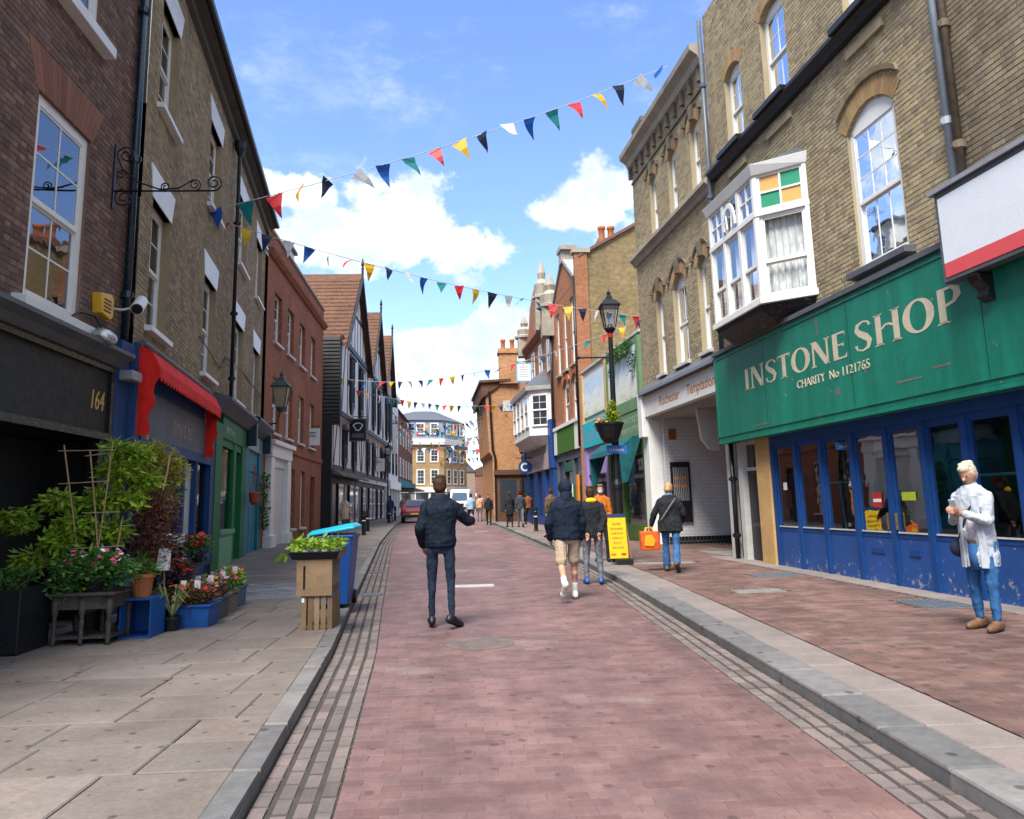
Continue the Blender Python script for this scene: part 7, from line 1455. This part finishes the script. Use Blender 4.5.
    # --- hair
    if hair:
        m = MB(); m.ball(hp(0, -.016, .022), .086, .102, .108, rot=Rh); m.ball(hp(0, -.035, -.02-.02*hairlen), .080, .078, .085+.03*hairlen, rot=Rh); m.ball(hp(0, .045, .075), .066, .05, .04, rot=Rh)
        for i in range(10): q = rnd.uniform(0, 2*PI); m.ball(hp(.05*math.cos(q), -.02+.06*math.sin(q), .095+rnd.uniform(-.01, .015)), .03, .03, .022, 8, 6)
        if hairlen > 1: m.ball(hp(0, -.05, -.12), .075, .05, .09, rot=Rh)
        soft(m.build('hair', hair, t), .011, 3)
    # --- upper garment
    P = .012+puff; m = MB(); W_ = build_
    rings = [(hem, .168, .115), (.97, .165, .112), (1.10, .160, .108), (1.26, .178, .122), (1.35, .182, .116), (1.42, .150, .10), (1.47, .10, .085), (1.50, .075, .075)]
    m.loft([ellring(up(0, -.005, z), (rx+P)*W_+(coat if z < 1.0 else 0), ry+P+(coat*.6 if z < 1.0 else 0)) for z, rx, ry in rings])
    for q in 'lr':
        sh, el, wr, d2 = A[q]; m.caps(sh+V3(-math.copysign(.008, sh.x), 0, -.012), el, .058+P*.6, .047+P*.7)
        if sleeve == 'long': m.caps(el, wr-d2*.015, .047+P*.7, .036+P*.6)
        else: m.caps(el, el+d2*.02, .052, .05)
    if collar is None: m.caps(up(0, -.005, 1.46), up(0, -.012, 1.505), .072, .070)
    jk = soft(m.build('jacket' if sleeve == 'long' else 'shirt', top, t), vox, 4, fold=1.0)
    if P > .02:
        m = MB(); m.loft([ellring(up(0, -.005, z), (.168+P)*W_*f, (.115+P)*f) for z, f in ((hem-.035, .93), (hem-.02, .96), (hem+.03, .96), (hem+.04, .93))]); m.build('hem_band', top, t, smooth=True)
        for q in 'lr': sh, el, wr, d2 = A[q]; m = MB(); m.frust(wr-d2*.045, wr-d2*.0, .042, .038, 12); m.build('cuff', top, t, smooth=True)
    if hood == 'up':
        m = MB(); m.ball(hp(0, -.015, .015), .108, .118, .132, rot=Rh); m.ball(hp(0, -.03, -.09), .10, .095, .09, rot=Rh); m.caps(up(0, -.04, 1.45), up(0, -.03, 1.53), .10, .09); soft(m.build('hood', top, t), vox, 4, fold=.6)
    elif hood: m = MB(); m.ball(up(0, -.075, 1.475), .105, .06, .055); m.ball(up(0, -.03, 1.485), .095, .075, .035); soft(m.build('hood', hood, t), vox, 4)
    if collar: m = MB(); m.lathe([(.082, 0), (.09, .03), (.082, .06), (.07, .055), (.072, .01)], up(0, -.008, 1.46), 14); m.build('collar', collar, t, smooth=True)
    # --- legs
    m = MB(); m.loft([ellring((0, 0, pz_.z+z), rx*W_, ry) for z, rx, ry in ((-.10, .135, .10), (-.03, .165, .115), (.04, .165, .112), (.12, .155, .105))])
    for q in 'lr':
        hip, kn, an, toe, heel = J[q]; f = slim
        m.caps(hip+V3(0, -.012, -.02), kn if legwear == 'trousers' else kn+(hip-kn)*.3, .094*f, .062*f if legwear == 'trousers' else .085)
        if legwear == 'trousers': m.caps(kn+(an-kn)*.2+V3(0, -.012, 0), kn+(an-kn)*.5, .055*f, .05*f); m.caps(kn, an+(kn-an)*.10, .064*f, .044*f+flare)
        elif legwear == 'shorts': m.caps(kn+(hip-kn)*.45, kn+(hip-kn)*.16, .090, .088)
    soft(m.build(legwear, bottom, t), vox, 4, fold=.7 if legwear == 'trousers' else .4)
    for q in 'lr':
        hip, kn, an, toe, heel = J[q]; m = MB(); fw = (toe-heel).normalized(); m.caps(heel+V3(0, 0, .014), toe+V3(0, 0, .004), .046, .040); m.caps(heel+fw*.02+V3(0, 0, .04), heel+fw*.11+V3(0, 0, .03), .048, .044); m.caps(toe-fw*.06+V3(0, 0, .008), toe+fw*.015, .051, .038)
        soft(m.build('shoe', shoe, t), .009, 3)
        if socks: m = MB(); m.caps(an+(kn-an)*.36, an, .047, .043); m.caps(an, heel+fw*.05+V3(0, 0, .03), .043, .042); soft(m.build('sock', socks, t), .01, 2)
    t.scale = (k, k, k); t.location = loc; t.rotation_euler = (0, 0, rz); t['group'] = group or 'people in the street'
    t['_a'] = 0; del t['_a']
    tr = Matrix.Translation(loc) @ Matrix.Rotation(rz, 4, 'Z') @ Matrix.Scale(k, 4)
    return t, A, J, tr
C = lambda n, c, **kw: cloth(n, c, **kw)
NAVY = C('navy_jacket', (.006, .012, .024), rough=.75); DENIM = C('dark_denim', (.012, .022, .042)); BLKS = paint('black_trainer', (.015, .015, .018), .5, .3); BRH = C('brown_hair', (.055, .028, .014), rough=.6, wr=.9, ws=40)
# young man in the road
g = gnd(441, 627); person('man in navy bomber jacket and skinny jeans walking away along the road', (g.x, g.y, gz(g.y)), .0, 1.76, legs=((.03, .06, .02, 0), (-.10, .20, .07, .22)), arms=((-.12, .26, .75, .25), (.48, .62, 1.15, .1)), lean=-.03, head=(.0, .12),
    top=NAVY, bottom=DENIM, shoe=BLKS, hair=BRH, toe=(.10, .65), hem=.93, puff=.014, slim=.84, collar=NAVY, vox=.010)
# man in shorts
g = gnd(569, 600); person('man in dark hooded top and beige shorts stepping along the kerb with white socks', (g.x, g.y, gz(g.y)), .05, 1.74, legs=((-.30, .62, .05, .5), (.20, .08, .04, 0)), arms=((.05, .28, .35, .25), (.02, .22, .25, .2)), lean=.03, head=(.25, .1),
    top=C('navy_hoodie', (.008, .015, .03)), legwear='shorts', bottom=C('beige_shorts', (.40, .31, .22)), shoe=paint('white_trainer', (.62, .60, .54), .6, .15), hair=BRH, hood='up', socks=C('white_sock', (.68, .68, .66)), hem=.90, puff=.02, build_=1.06, vox=.010)
g = gnd(594, 584); person('person in black jacket with yellow hood and grey trousers, hands behind the back', (g.x, g.y, gz(g.y)), -.05, 1.66, legs=((.05, .05, .05, 0), (-.02, .05, .06, 0)), arms=((-.30, .18, -.1, .45), (-.30, .18, -.1, .45)), lean=.02, head=(-.2, .0),
    top=C('black_anorak', (.016, .018, .022)), bottom=C('grey_trousers', (.15, .16, .19)), shoe=paint('blue_trainer', (.02, .10, .35), .5), hair=BRH, hood=C('yellow_hood', (.75, .48, .01)), hem=.84, puff=.016)
t, A, J, tr = person('person in orange patterned top and pale face mask standing behind the yellow sign', (2.80, 17.75, pz(17.75)), PI-.2, 1.66, legs=((.05, .05, .05, 0), (0, .05, .05, 0)), top=C('orange_top', (.50, .14, .02), ws=30), bottom=C('black_trousers', (.02, .02, .022)), shoe=BLKS, hair=C('grey_brown_hair', (.12, .09, .06), wr=.9, ws=40), vox=.014)
m = MB(); m.ball(V3(0, .10, 1.575), .058, .035, .048); soft(m.build('face_mask', paint('mask_blue', (.40, .58, .68), .7), t), .012, 2)
# woman with orange bag
g = gnd(673, 576); BCOAT = C('black_coat', (.017, .020, .024))
t, A, J, tr = person('woman in black coat and flared jeans walking away with an orange shopping bag', (g.x, g.y, pz(g.y)), -.35, 1.62, legs=((.16, .08, .04, 0), (-.22, .42, .05, .35)), arms=((.12, .48, .12, -.1), (.15, .30, .8, .3)), lean=.06, head=(-.3, .45),
    top=BCOAT, bottom=C('blue_denim', (.035, .11, .26), ws=10), shoe=paint('brown_boot', (.10, .07, .045), .6), hair=C('fair_hair', (.40, .26, .13), rough=.6, wr=.8, ws=30), collar=C('blue_scarf', (.015, .16, .42)), hem=.78, coat=.035, puff=.02, flare=.035, build_=1.08)
m = MB(); pts = []
for i in range(9):
    q = i/8; pts.append(V3(-.15+.30*q, -.16-.03*math.sin(PI*q), 1.02+.42*q))
m.tube(pts, .013, 6); m.build('bag_strap', C('grey_strap', (.22, .21, .20)), t)
p = tr @ A['l'][2]; OB1 = paint('orange_bag', (.70, .10, .015), .45, .15)
t = thing('shopping_bag', 'bright orange and yellow shopping bag carried by the woman in black coat', 'bag', (p.x-.07, p.y-.02, p.z-.45)); bz = p.z-.10; bxx = p.x-.05; by_ = p.y-.03
m = MB(); m.loft([[(bxx+sx*w, by_+sy*d, bz+z) for sx, sy in ((-1, -1), (1, -1), (1, 1), (-1, 1))] for w, d, z in ((.17, .07, -.36), (.18, .085, -.20), (.185, .07, -.02), (.17, .05, -.015))]); m.build('sack', OB1, t, bevel=.012)
m = MB(); m.prism(lambda u, z, o: (bxx+u, by_-.086-o, bz+z), [(-.12, -.27), (.05, -.29), (.09, -.18), (.02, -.07), (-.10, -.09)], 0, .004); m.build('yellow_motif', paint('bag_yellow', (.78, .42, .02), .5), t)
for y in (-.06, .06): m = MB(); m.tube([(bxx-.08, by_+y, bz-.03), (bxx-.05, by_+.06+y*.5, bz+.05), (bxx+.05, by_+.06+y*.5, bz+.05), (bxx+.08, by_+y, bz-.03)], .011, 6); m.build('handle', MATS['bag_yellow'], t)
# woman with phone at the blue shop
WH = C('white_hair', (.58, .49, .35), rough=.6, wr=.9, ws=45); CARD = C('pale_cardigan', (.40, .43, .48))
t, A, J, tr = person('white-haired woman in pale cardigan and jeans looking at her phone by the blue shop', (5.13, 8.10, pz(8.1)), PI/2+.45, 1.66, legs=((.06, .06, .04, 0), (-.05, .06, .04, 0)), arms=((.28, .06, 1.70, .62), (.30, .06, 1.68, .62)), lean=.04, head=(.0, .42),
    top=CARD, bottom=C('mid_denim', (.03, .11, .27), ws=10), shoe=paint('tan_sandal', (.17, .085, .045), .6), hair=WH, skin=1, hem=.64, coat=.006, puff=.004, vox=.009)
for q, s in (('l', -1), ('r', 1)):
    m = MB(); m.loft([[V3(s*x, y, z) for x, y in ((.085, .135), (.15, .105), (.14, .09), (.08, .115))] for z in (.64, .95)]+[[V3(s*x, y+.02, z) for x, y in ((.055, .128), (.13, .115), (.13, .10), (.055, .11))] for z in (1.25, 1.40)]); m.build('cardigan_front', CARD, t, bevel=.006)
m = MB(); m.loft([ellring(V3(0, .012, z), rx, ry) for z, rx, ry in ((.93, .10, .125), (1.15, .10, .122), (1.36, .09, .118), (1.42, .06, .09))]); m.build('blouse', C('white_blouse', (.66, .67, .70)), t, smooth=True)
m = MB(); m.loft([ellring(V3(0, .012, z), .085, .132) for z in (.62, .78, .91)]); m.build('jeans_front', MATS['mid_denim'], t, smooth=True)
m = MB(); m.loft([ellring(V3(0, .012, z), .09, .134) for z in (.90, .93)]); m.build('belt', paint('brown_belt', (.12, .06, .03), .5), t)
m = MB(); m.tube([V3(-.15, .05, 1.44), V3(-.02, .145, 1.25), V3(.14, .11, .95), V3(.19, .02, .88)], .012, 6); m.build('bag_strap', paint('navy_strap', (.02, .03, .06), .6), t)
m = MB(); m.ball(V3(.21, .03, .84), .07, .12, .10); m.build('shoulder_bag', MATS['navy_strap'], t, smooth=True)
pl_, pr_h = tr @ A['l'][2], tr @ A['r'][2]; mid = (pl_+pr_h)/2; fw = (tr.to_3x3() @ V3(0, 1, 0)).normalized(); sd_ = (tr.to_3x3() @ V3(1, 0, 0)).normalized(); cph = mid+fw*.06+V3(0, 0, .075); upv = (V3(0, 0, 1)*.8+fw*.35).normalized()
t = thing('mobile_phone', 'pale mobile phone held in the hands of the white-haired woman', 'phone', cph); m = MB(); nn = sd_.cross(upv).normalized()
m.hexa([cph+sd_*a*.037+upv*c*.075+nn*b*.005 for c in (-1, 1) for a, b in ((-1, -1), (1, -1), (1, 1), (-1, 1))]); m.build('case', paint('phone_case', (.55, .58, .62), .3), t, bevel=.004); m = MB(); q = [cph+sd_*a*.033+upv*c*.068-nn*.0055*(1 if (nn.dot(fw) > 0) else -1) for a, c in ((-1, -1), (1, -1), (1, 1), (-1, 1))]; m.poly(*q); m.build('screen', FARGLASS, t, norm=False)
# people farther down the street
BK = C('far_black', (.018, .019, .022)); GR = C('far_grey', (.12, .125, .14)); BL = C('far_blue', (.03, .09, .24)); LBL = C('pale_blue_shirt', (.32, .46, .62)); BE = C('beige_coat', (.48, .40, .29)); PE = C('peach_top', (.55, .33, .22)); DKH = C('dark_hair', (.02, .016, .013)); GH = C('grey_hair', (.35, .34, .32))
wk = ((.25, .1, .03, 0), (-.25, .3, .03, .1)); st = ((.03, .05, .04, 0), (-.03, .05, .04, 0)); sw = ((-.2, .15, .3, .1), (.2, .15, .3, .1))
for (px_, py_, rz, H, legs, top, bot, hr, lab, kw) in (
    (471, 525, .1, 1.78, wk, LBL, BK, DKH, 'man in pale blue shirt and dark trousers walking in the road near the van', {}),
    (489, 525, PI-.1, 1.72, wk, BK, BK, BRH, 'person in black jacket and trousers walking past the orange brick gable', {}),
    (510, 529, .1, 1.70, st, BK, BK, BRH, 'person in long black jacket on the pavement beside a bollard', dict(hem=.6, coat=.02)),
    (521, 529, -.1, 1.74, wk, C('far_slate', (.04, .05, .06)), GR, DKH, 'person in slate jacket and grey trousers with red scarf beside the bollard', dict(collar=RED)),
    (543, 524, PI/2, 1.64, st, PE, GR, GH, 'person in peach top standing by the blue cafe front', {}),
    (537, 523, -PI/2, 1.64, st, BK, BK, C('blond_hair', (.45, .33, .17)), 'fair-haired person in black standing by the blue cafe front', {}),
    (390, 524, .2, 1.74, wk, C('far_navy', (.02, .04, .10)), BL, DKH, 'person in navy jacket and jeans on the pavement by the maroon car', {}),
    (480, 521, .0, 1.70, st, PE, GR, BRH, 'person in peach jacket standing in the road beyond the pale blue shirt', {}),
    (552, 540, .3, 1.72, wk, C('far_brown', (.12, .07, .04)), BK, BRH, 'person in brown jacket by the grass-green shop sign', {}),
    (529, 526, .2, 1.70, wk, C('far_rust', (.22, .07, .03)), BK, DKH, 'person in rust-red jacket by the blue cafe front', {}),
    (504, 522, -.2, 1.72, wk, C('far_teal', (.03, .10, .12)), BL, BRH, 'person in teal top and jeans at the corner of the orange brick gable', {}),
    (497, 519, PI, 1.68, st, C('far_cream', (.5, .45, .36)), GR, GH, 'person in cream top standing at the orange brick corner', {}),
    (447, 517, .0, 1.75, wk, BK, GR, DKH, 'person in black top walking in the road towards the white van', {}),
    (403, 521, PI, 1.70, wk, GR, BK, DKH, 'person in grey coat on the pavement past the maroon car', {})):
    g = gnd(px_, py_); on = KL(g.y) < g.x < KR(g.y); person(lab, (g.x, g.y, gz(g.y) if on else pz(g.y)), rz, H, legs=legs, arms=sw, top=top, bottom=bot, shoe=BLKS, hair=hr, vox=.022, **kw)
person('older person in long beige coat by the timber-framed shops', (-6.35, 40.6, pz(40.6)), .1, 1.68, legs=st, arms=sw, top=BE, bottom=GR, shoe=BLKS, hair=GH, vox=.02, hem=.55, coat=.03)
